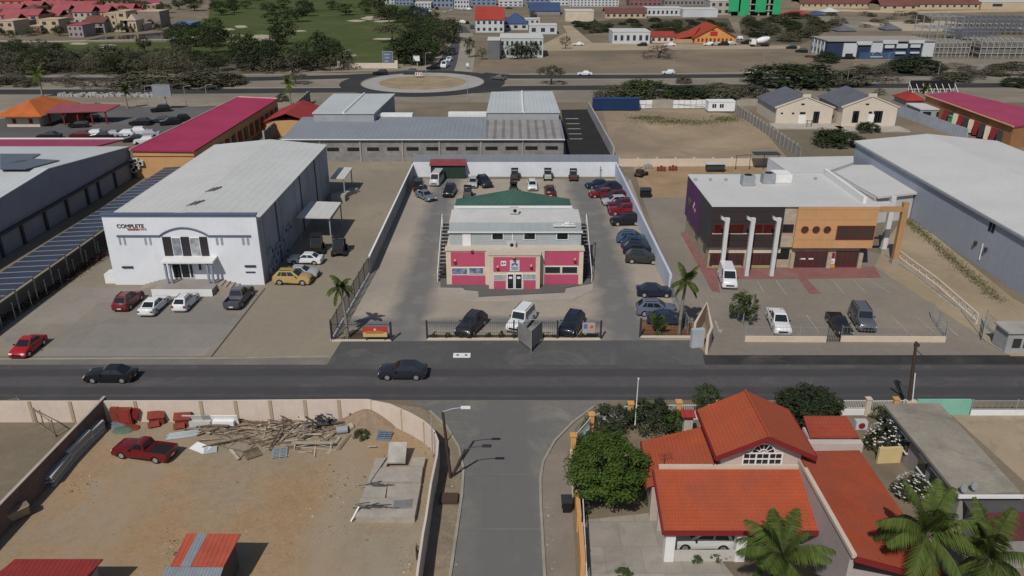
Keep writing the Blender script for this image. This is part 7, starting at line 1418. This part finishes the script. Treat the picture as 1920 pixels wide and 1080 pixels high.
LST = [('white red roofed shop with two roof tiers beside the north road',892,945,61,25,12,WF,'gable',REDF,2,5,3.5),('upper red roofed hall behind the tiered shop',893,942,36,12,10,WF,'gable',REDF,1,5,3),('white house with blue hipped roof in the middle of the far plots',944,990,56,12,14,WF,'hip',BLR,1,3,4.5),('white garage block with dark openings right of the blue roof',992,1044,64,16,10,WF,'flat',None,1,3,1),('narrow white frame house right of the blue hip roof',984,1012,54,18,7,WF,'flat',None,2,3,1),
 ('pale green white office with tall thin windows behind dark trees',938,1018,108,36,16,mat('office_pale',(.48,.52,.50),.8,.08),'flat',None,2,9,1),('grey louvred stair tower at the corner of the pale office',915,937,112,36,10,mat('louvre_grey',(.17,.17,.18),.8,.1,.3,stripe=(1,.6,.3,.4)),'flat',None,0,0,1),('small white office with blue glass on the sand road',1148,1218,82,22,14,WF,'flat',None,1,6,1),('low red roofed shed between white office and orange hall',1219,1264,80,12,10,CREAM,'gable',REDF,1,4,1.6),
 ('long blank cream warehouse beyond the scrub',1060,1113,40,19,14,mat('far_peach',(.56,.48,.38)),'flat',None,0,0,1),('big blue grey roofed store behind the far car park',993,1050,28,8,24,GF,'gable',BLR,0,0,4),('cream villa with red and cream tiled roof beyond the scrub',1135,1212,34,10,14,CF,'gable',BRF,1,7,2.4),('white colonnaded hotel block at the top edge',1068,1160,12,14,16,WF,'flat',None,3,14,1),('white building with curved sign wall at the top',1213,1280,30,14,16,WF,'flat',None,1,8,1),('low white store right of the curved wall building',1280,1345,32,14,16,WF,'flat',None,0,0,1),('pale unfinished block left of the green netted building',1330,1368,28,26,16,mat('far_pale_block',(.42,.38,.35)),'flat',None,2,3,1),('dark glass block at the top edge above the white store',1245,1335,10,20,16,GF,'flat',None,2,12,1),('grey red block at the top edge beside the dark glass block',1180,1240,12,18,16,mat('far_maroon_wall',(.22,.12,.12)),'flat',None,2,7,1)]
for lb,a,b,y_,h_,d_,wm,rk,rm,rw,cl,ri in LST: fb(lb,a,b,y_,h_,d_,wm,rk,rm,rw,cl,DW,'building','building',rise=ri,ww=.45)
for i,(a,b,y_,h_) in enumerate(((700,740,8,10),(742,775,10,14),(778,808,16,10),(812,850,14,18),(852,880,16,16),(884,930,10,14),(935,980,12,10),(985,1030,8,10),(1032,1066,10,14),(760,800,28,9))):
    fb('distant white and blue store at the top edge, '+['left of all beyond the golf trees','second from the golf trees','squat one by the treetops','tall one behind the north road','beside the tall one','above the red roofed shop','between red shop and blue roof','above the blue roofed store','left of the colonnaded hotel','smallest, nearest the golf trees'][i],a,b,y_,h_,14,(WF,mat('far_blue_wall',(.2,.25,.34)))[i%2],'flat',(None,BLR)[i%2],2,5,DW,'far_store','store',ww=.5)
fb('small bright blue roofed pavilion at the end of the canal',327,361,54,10,12,mat('pool_blue_wall',(.12,.2,.36)),'flat',mat('pool_blue_roof',(.12,.2,.36)),1,3,DW,'pavilion','pavilion')
# orange hall with gable
Y = G(1340,81).y; x0,x1 = X_(1302,81,Y),X_(1379,81,Y); ze_,zr_ = Z_(1340,70,Y),Z_(1340,49,Y); t = thing('orange_hall', 'bright orange hall with wide gable and red sweeping roof', 'building', ((x0+x1)/2,Y,0)); w_ = MB(); pentwall(w_,x0,x1,Y,Y+20,ze_,zr_); w_.build('wall', mat('vivid_orange_wall',(.62,.30,.10),.8,.06), t)
r_ = MB(); gable(r_,x0,x1,Y+.5,Y+20,ze_+.2,zr_+.2,over=1.0,t=.3); xm = (x0+x1)/2; r_.slab([(X_(1262,72,Y),Y+2,ze_*.6),(x0,Y+2,ze_+.6),(xm-4,Y+12,zr_-1),(X_(1275,72,Y),Y+12,ze_)],.3); r_.build('roof', mat('vivid_red_roof',(.34,.06,.035),.8,.1), t)
for k in range(9): fwin(t,(1308+k*7.6,72),(1311+k*7.6,78),Y,REDT,.06,'window')
fwin(t,(1332,59),(1345,67),Y,RDL,.1,'emblem_panel'); fwin(t,(1335,56),(1341,57.5),Y,REDT,.1,'gable_vent'); MB().box(X_(1264,80,Y),Y+1,0,x0-.01,Y+10,ze_*.6).build('side_wall', mat('hall_side_wall',(.45,.3,.18)), t)
# green netted building
g = G(1415,30); Y = g.y; t = thing('netted_building', 'tall building site wrapped in bright green netting', 'building', g); x0,x1 = X_(1370,30,Y),X_(1460,30,Y); hh = Z_(1415,-25,Y)
fr = MB()
for k in range(6): x_ = x0+(x1-x0)*k/5; fr.box(x_-.5,Y+2,0,x_+.5,Y+3,hh).box(x_-.5,Y+12,0,x_+.5,Y+13,hh)
for k in range(7): fr.box(x0,Y+1.5,2.6+k*3.4,x1,Y+14,3.0+k*3.4)
fr.build('frame', CONC, t)
MB().box(x0+1,Y+6,0,x1-1,Y+13,hh).build('core_wall', DKM, t)
for a,b,y_ in ((1366,1388,22),(1384,1404,31),(1416,1436,23),(1448,1462,30)): MB().box(X_(a,y_,Y),Y+.9,Z_(a,y_,Y),X_(b,y_,Y),Y+1.1,hh).build('green_net', mat('green_netting',(.04,.36,.16),.8,.08), t)
# resort with long red roof, upper right
for lb,a,b,y_,h_,n_,rk in (('long cream resort wing with dark openings, left part',1500,1655,16,10,14,'gable'),('central cream resort pavilion',1650,1720,20,10,4,'gable'),('long cream resort wing with round windows, right part',1715,1835,18,11,9,'gable'),('plain cream resort block at the right corner',1838,1960,18,14,2,'flat')):
    fb(lb,a,b,y_,h_,18,CF,rk,BRF if rk == 'gable' else None,1,n_,DW,'resort_wing','hotel',rise=5.5,ww=.3,wh=.35,wz=.6)
swall('boundary_wall', [G(1500,19),G(1640,23),G(1700,25),G(1960,21)], 1.2, .5, CF, 'long low cream wall below the resort wings')
for i,(a,b,y_,h_,m_) in enumerate(((1473,1520,31,6,REDF),(1522,1545,31,6,BLR),(1545,1572,24,4,WF),(1570,1605,60,5,SLATE),(1660,1690,58,6,SLATE))): fb('low shed with %s roof beyond the scrub'%['long red','blue','pale','slate pyramid, left,','slate pyramid, right,'][i],a,b,y_,h_*.5,8,GF,'hip',m_,0,0,name='far_shed',cat='shed',rise=2.2)
# white and navy building
Y = G(1640,110).y; x0,x1 = X_(1546,108,Y),X_(1748,108,Y); h = Z_(1640,76,Y); t = thing('office_building', 'white and navy office block with square bays near the boulevard', 'building', ((x0+x1)/2,Y,0)); NV = mat('navy_wall',(.03,.045,.09),.7,.1)
MB().box(x0+.3,Y,0,x1-.3,Y+16,h-.3).build('wall', NV, t); MB().box(x0,Y-.5,h-.3,x1,Y+16.3,h).build('roof', mat('dusty_roof_grey',(.33,.3,.27),.9,.1), t)
for a,b,u,v in ((1582,1603,81,108),(1606,1634,77,84),(1634,1652,80,100),(1655,1682,75,82),(1659,1675,84,90),(1681,1700,82,90),(1704,1732,75,81),(1707,1724,83,89),(1731,1747,80,106),(1678,1696,97,101),(1706,1722,97,100)): fwin(t,(a,u),(b,v),Y,WF,.6,'white_bay')
fwin(t,(1612,98),(1676,110),Y-.6,mat('banner_blue',(.05,.1,.18),.7,.15),.2,'banner'); p = onY(1644,103,Y-.9); MB().tube([(p.x+1.6*math.cos(k*math.pi/8),p.y,p.z+1.0*math.sin(k*math.pi/8)) for k in range(9)],.12,5).box(p.x-2.2,p.y-.05,p.z-.9,p.x+2.2,p.y+.05,p.z-.4).build('banner_emblem', mat('pale_letters',(.35,.38,.42)), t)
for k in range(4):
    yk = Y+2+k*3.5; MB().box(x0-.1,yk,.5,x0+.29,yk+2,h-.6).build('white_bay', WF, t); MB().box(x0-.15,yk+.5,1.5,x0-.101,yk+1.5,3).box(x0-.15,yk+.5,4.5,x0-.101,yk+1.5,6).build('window', DW, t)
fwin(t,(1584,100),(1597,108),Y,BLK,.62,'arch_door')
# construction frames, right edge
def scaff(lab, pxl, pxr, pyb, hpx, dep, nx, ny, lv, m, solid=None):
    b = G((pxl+pxr)/2,pyb); Y = b.y; x0,x1,h = X_(pxl,pyb,Y),X_(pxr,pyb,Y),Z_((pxl+pxr)/2,pyb-hpx,Y); t = thing('unfinished_building', lab, 'building site', (b.x,Y,0)); p_ = MB(); q_ = MB()
    for i in range(nx+1):
        for j in range(ny+1): x_,y_ = x0+(x1-x0)*i/nx,Y+dep*j/ny; p_.box(x_-.12,y_-.12,0,x_+.12,y_+.12,h*R.uniform(.85,1.1))
    for l in range(1,lv+1):
        z_ = h*l/lv-.4
        for j in range(ny+1): q_.box(x0,Y+dep*j/ny-.1,z_,x1,Y+dep*j/ny+.1,z_+.25)
        for i in range(nx+1): q_.box(x0+(x1-x0)*i/nx-.1,Y,z_+.01,x0+(x1-x0)*i/nx+.1,Y+dep,z_+.24)
    p_.add(q_.v, q_.f); p_.build('frame', m, t)
    if solid: MB().box(x0+.3,Y+.3,0,x1-.3,Y+dep-.3,h*solid).build('block_wall', mat('raw_block_wall',(.19,.185,.18),.9,.2,.3,brick=(2,1,.06,.7)), t)
    return t
scaff('grey unfinished block with scaffolding at the right, nearest',1750,1815,108,30,12,8,3,3,CONC,.7); scaff('grey unfinished block at the right edge with flat slab roof',1835,1935,110,34,14,9,3,3,CONC,.75)
scaff('tall thin steel frame with open floors behind the grey blocks',1740,1800,74,44,14,4,2,2,GRYM); scaff('wide steel frame at the upper right edge',1802,1940,66,32,16,12,3,4,mat('dark_steel_frame',(.16,.17,.19),.7)); scaff('dark scaffold shell behind the grey blocks',1800,1870,84,26,12,10,3,4,mat('dark_steel_frame',(.16,.17,.19)),.4)
tag(MB().box(*G(1834,84,0)[:2],0,G(1905,84)[0],G(1905,84)[1]+5,.2).build('slab_stack', CONC, org=G(1860,84)), 'long pale slab beside the scaffold shell', 'slab')
# ================================================================ DISTANT TREES
def grove(poly, n, keys, wpx, hpx, lab, grp, seed, name='tree', cat='tree'):
    rr = random.Random(seed); xs = [p[0] for p in poly]; ys = [p[1] for p in poly]; k = 0; pts = []; tries = 0
    while k < n and tries < 20000:
        tries += 1; x_,y_ = rr.uniform(min(xs),max(xs)),rr.uniform(min(ys),max(ys)); ins = False; j = len(poly)-1
        for i in range(len(poly)):
            if (poly[i][1] > y_) != (poly[j][1] > y_) and x_ < (poly[j][0]-poly[i][0])*(y_-poly[i][1])/(poly[j][1]-poly[i][1])+poly[i][0]: ins = not ins
            j = i
        if not ins: continue
        if tries < 8000 and any(abs(x_-a)/wpx+abs(y_-b)/(hpx*.35) < .7 for a,b in pts): continue
        pts.append((x_,y_)); k += 1
    ym = sorted(p[1] for p in pts)[len(pts)//2]; cnt = {True:0,False:0}
    for x_,y_ in sorted(pts):
        f = rr.uniform(.75,1.25); fr = y_ >= ym; cnt[fr] += 1; tree(x_,y_,rr.choice(keys),wpx*f*(y_+100)/220,hpx*f*(y_+100)/220,'%s, %s from left, %s row'%(lab,ordn(cnt[fr]),'front' if fr else 'back'),grp,name,cat)
def ordn(k): return '%d%s'%(k, 'th' if 10 < k%100 < 14 else {1:'st',2:'nd',3:'rd'}.get(k%10,'th'))
D3 = ['dense1','dense2','dense3']; OL = ['olive1','scrubtree','scrubtree','darkmound','dense2']
grove([(-30,92),(100,95),(110,112),(330,112),(440,110),(650,118),(650,134),(480,137),(300,141),(-30,141)], 92, OL, 42, 26, 'grey green tree in the band between golf course and boulevard', 'trees along the south edge of the golf course', 31)
grove([(440,112),(640,112),(655,130),(450,134)], 14, D3, 42, 40, 'dark dense tree at the corner of the golf course', 'dark trees at the golf course corner', 32)
grove([(690,8),(740,30),(800,40),(845,75),(832,100),(795,122),(745,122),(770,95),(790,70),(740,50),(680,25)], 44, D3+['darkmound','scrubtree'], 50, 38, 'dense dark tree beside the north road', 'trees between golf course and north road', 33)
grove([(318,68),(398,64),(412,82),(400,104),(330,104)], 11, D3+['darkmound'], 50, 32, 'dense tree left of the middle fairway', 'trees left of the middle fairway', 34)
grove([(340,-10),(480,-10),(470,25),(400,30),(320,25)], 18, D3, 55, 34, 'tree at the top of the golf course', 'trees at the top of the golf course', 35)
grove([(480,12),(700,5),(650,38),(560,48),(500,50)], 10, D3+['darkmound'], 52, 28, 'tree in the middle of the golf course', 'trees in the middle of the golf course', 36)
XT = 0
for a_,y_,w_ in ((30,44,26),(60,64,18),(118,46,22),(100,32,30),(175,62,20),(200,44,26),(228,44,24),(258,58,14),(46,30,26),(150,36,26),(285,36,22),(180,52,16),(10,50,24),(268,24,26),(90,52,16)):
    fb('small resort house filling the rows, '+ordn(XT+1)+' of the scattered ones',a_,a_+w_,y_,R.uniform(9,16),9,(CF,PF,GF,mat('far_shell_wall',(.44,.37,.33)))[XT%4],('gable','flat','hip')[XT%3],(PKR,CF,BRF)[XT%3],2,3,DW,'town_house','house',rise=2.4,ww=.45,wh=.5); XT += 1
grove([(0,66),(310,52),(310,58),(0,74)], 20, OL+['dense1'], 24, 20, 'small tree in front of the town houses', 'small trees in front of the town houses', 37)
grove([(10,15),(300,15),(300,50),(0,55)], 18, D3, 34, 24, 'tree among the pink roofs', 'trees among the pink roofs', 38)
grove([(0,-8),(300,-8),(330,30),(300,35)], 10, D3, 60, 30, 'tree behind the pink roofs', 'trees behind the pink roofs', 39)
for x_,y_,w_,h_,k_,lb in ((735,79,58,30,'flat1','wide flat topped tree alone on the fairway'),(531,84,52,42,'dense1','dark tree at the left side of the fairway'),(555,157,45,18,'flat1','small windswept tree on the median'),(1033,158,48,32,'flat1','windswept tree right of the roundabout'),(272,98,28,24,'dense2','round dark tree on the small green'),(970,110,46,26,'dense1','dark purple tree in front of the pale office, left'),(995,108,34,26,'dense2','second dark tree in front of the pale office'),(1235,108,66,26,'brown1','bare brownish tree on the dry field'),(1060,92,20,22,'olive1','tree at the bend of the sand road'),(880,108,20,34,'dense3','bright hedge tree right of the north road'),(904,112,20,20,'olive1','small tree beside the hedge tree'),(1000,45,14,20,'dense2','small tree beside the blue hip roof')):
    tree(x_,y_,k_,w_,h_,lb)
for x_,y_,w_,h_,k_,lb in ((1482,158,150,42,'darkbush','huge dark spreading bush beside the boulevard'),(1585,158,80,26,'olivebush','olive bush right of the huge dark bush'),(1712,132,110,26,'darkbush','dark bush in front of the white and navy building'),(1210,180,100,34,'bush','large green bush behind the blue container'),(1150,182,70,22,'olivebush','dry bush left of the large green bush'),(1290,182,80,22,'darkbush','dark bush right of the large green bush'),(1350,182,90,26,'olivebush','olive bush behind the white cabin'),(1410,180,60,20,'olivebush','bush at the left of the cream houses'),(1280,156,30,14,'olivebush','small bush on the median'),(1568,272,85,32,'darkbush','wide dark bush in front of the left cream house'),(1625,247,40,20,'darkbush','round dark bush at the right cream house'),(380,160,130,30,'olivebush','long low tree on the median, left'),(270,160,110,28,'olivebush','second low tree on the median, left'),(430,158,60,22,'olivebush','third low tree on the median, left'),(170,210,45,16,'darkbush','hedge beside the restaurant porch'),(150,212,40,16,'bush','second hedge beside the restaurant porch'),(1550,117,44,22,'darkbush','dark shrub left of the white and navy building'),(1910,162,60,18,'darkbush','dark bush at the right edge of the boulevard'),(1790,150,70,16,'olivebush','low bush behind the black hoarding'),(1860,140,60,14,'greybush','dry low bush at the right'),(1660,152,60,14,'greybush','dry low bush in the right median'),(1648,178,24,14,'greybush','reddish bush between cream houses and sheds'),(530,190,26,16,'olivebush','bush behind the magenta roof end')):
    tree(x_,y_,k_,w_,h_,lb,None,'bush','bush')
grove([(1065,45),(1360,36),(1380,60),(1280,64),(1180,60),(1110,62)], 46, ['olivebush','darkbush','bush'], 34, 10, 'low scrub bush on the far plot behind the orange hall', 'scrub on the far plot', 41, 'bush', 'bush')
grove([(1400,34),(1530,34),(1540,60),(1500,82),(1420,76),(1390,60)], 26, ['olivebush','darkbush'], 44, 18, 'scrub bush left of the white and navy building', 'scrub left of the navy building', 42, 'bush', 'bush')
grove([(1540,30),(1760,26),(1740,44),(1560,56)], 18, ['olivebush','greybush'], 40, 12, 'dry bush below the resort', 'dry bushes below the resort', 43, 'bush', 'bush')
grove([(1600,130),(1920,128),(1920,150),(1600,146)], 14, ['olivebush','greybush'], 40, 12, 'dry bush beyond the right boulevard', 'dry bushes beyond the right boulevard', 44, 'bush', 'bush')
grove([(-20,150),(500,152),(500,164),(-20,165)], 14, ['olivebush','greybush'], 44, 12, 'low dry bush on the left median', 'low bushes on the left median', 45, 'bush', 'bush')
# small palms in the car park and beside the magenta roof
for x_,y_,h_,lb in ((240,204,4.5,'small palm at the edge of the car park'),(80,182,6,'palm behind the restaurant'),(545,196,5,'palm at the end of the magenta roof'),(1730,196,4,'small palm at the right edge beyond the magenta roof')):
    place_tree('p_far', lambda: palm(9, 4.5, 2.2, 12, 16, LEAFS['palm'], 1.2, .1, .09), G(x_,y_), x_, h_/4.5, 'palm_tree', lb, 'palm tree')
rr = random.Random(14); m = MB()
for k in range(2600):
    cx,cy,sx,sy = rr.choice(((1245,228,24,3),(1215,222,20,2),(1300,230,30,3),(1360,224,14,3))); c_ = G(rr.gauss(cx,sx),rr.gauss(cy,sy))+Vector((0,0,rr.uniform(.02,.3))); leafquad(m, c_, Vector((rr.gauss(0,.6),rr.gauss(0,.6),.7)).normalized(), .16, rr)
tag(m.build('weeds', leafmat('weed_leaves', (.13,.135,.055))), 'sparse green weeds in the middle of the bare plot', 'weeds', kind='stuff')
rr = random.Random(12); s_ = MB()
for k in range(160): g = G(rr.uniform(110,300),rr.gauss(180,1.2)); s_.cbox((g.x,g.y,.3),rr.uniform(.4,1.2),.7,.7,rr.random())
tag(s_.build('boundary_stones', mat('white_stones',(.45,.43,.4))), 'line of pale stones along the verge above the car park', 'stones', kind='stuff')
bpy.context.view_layer.update()
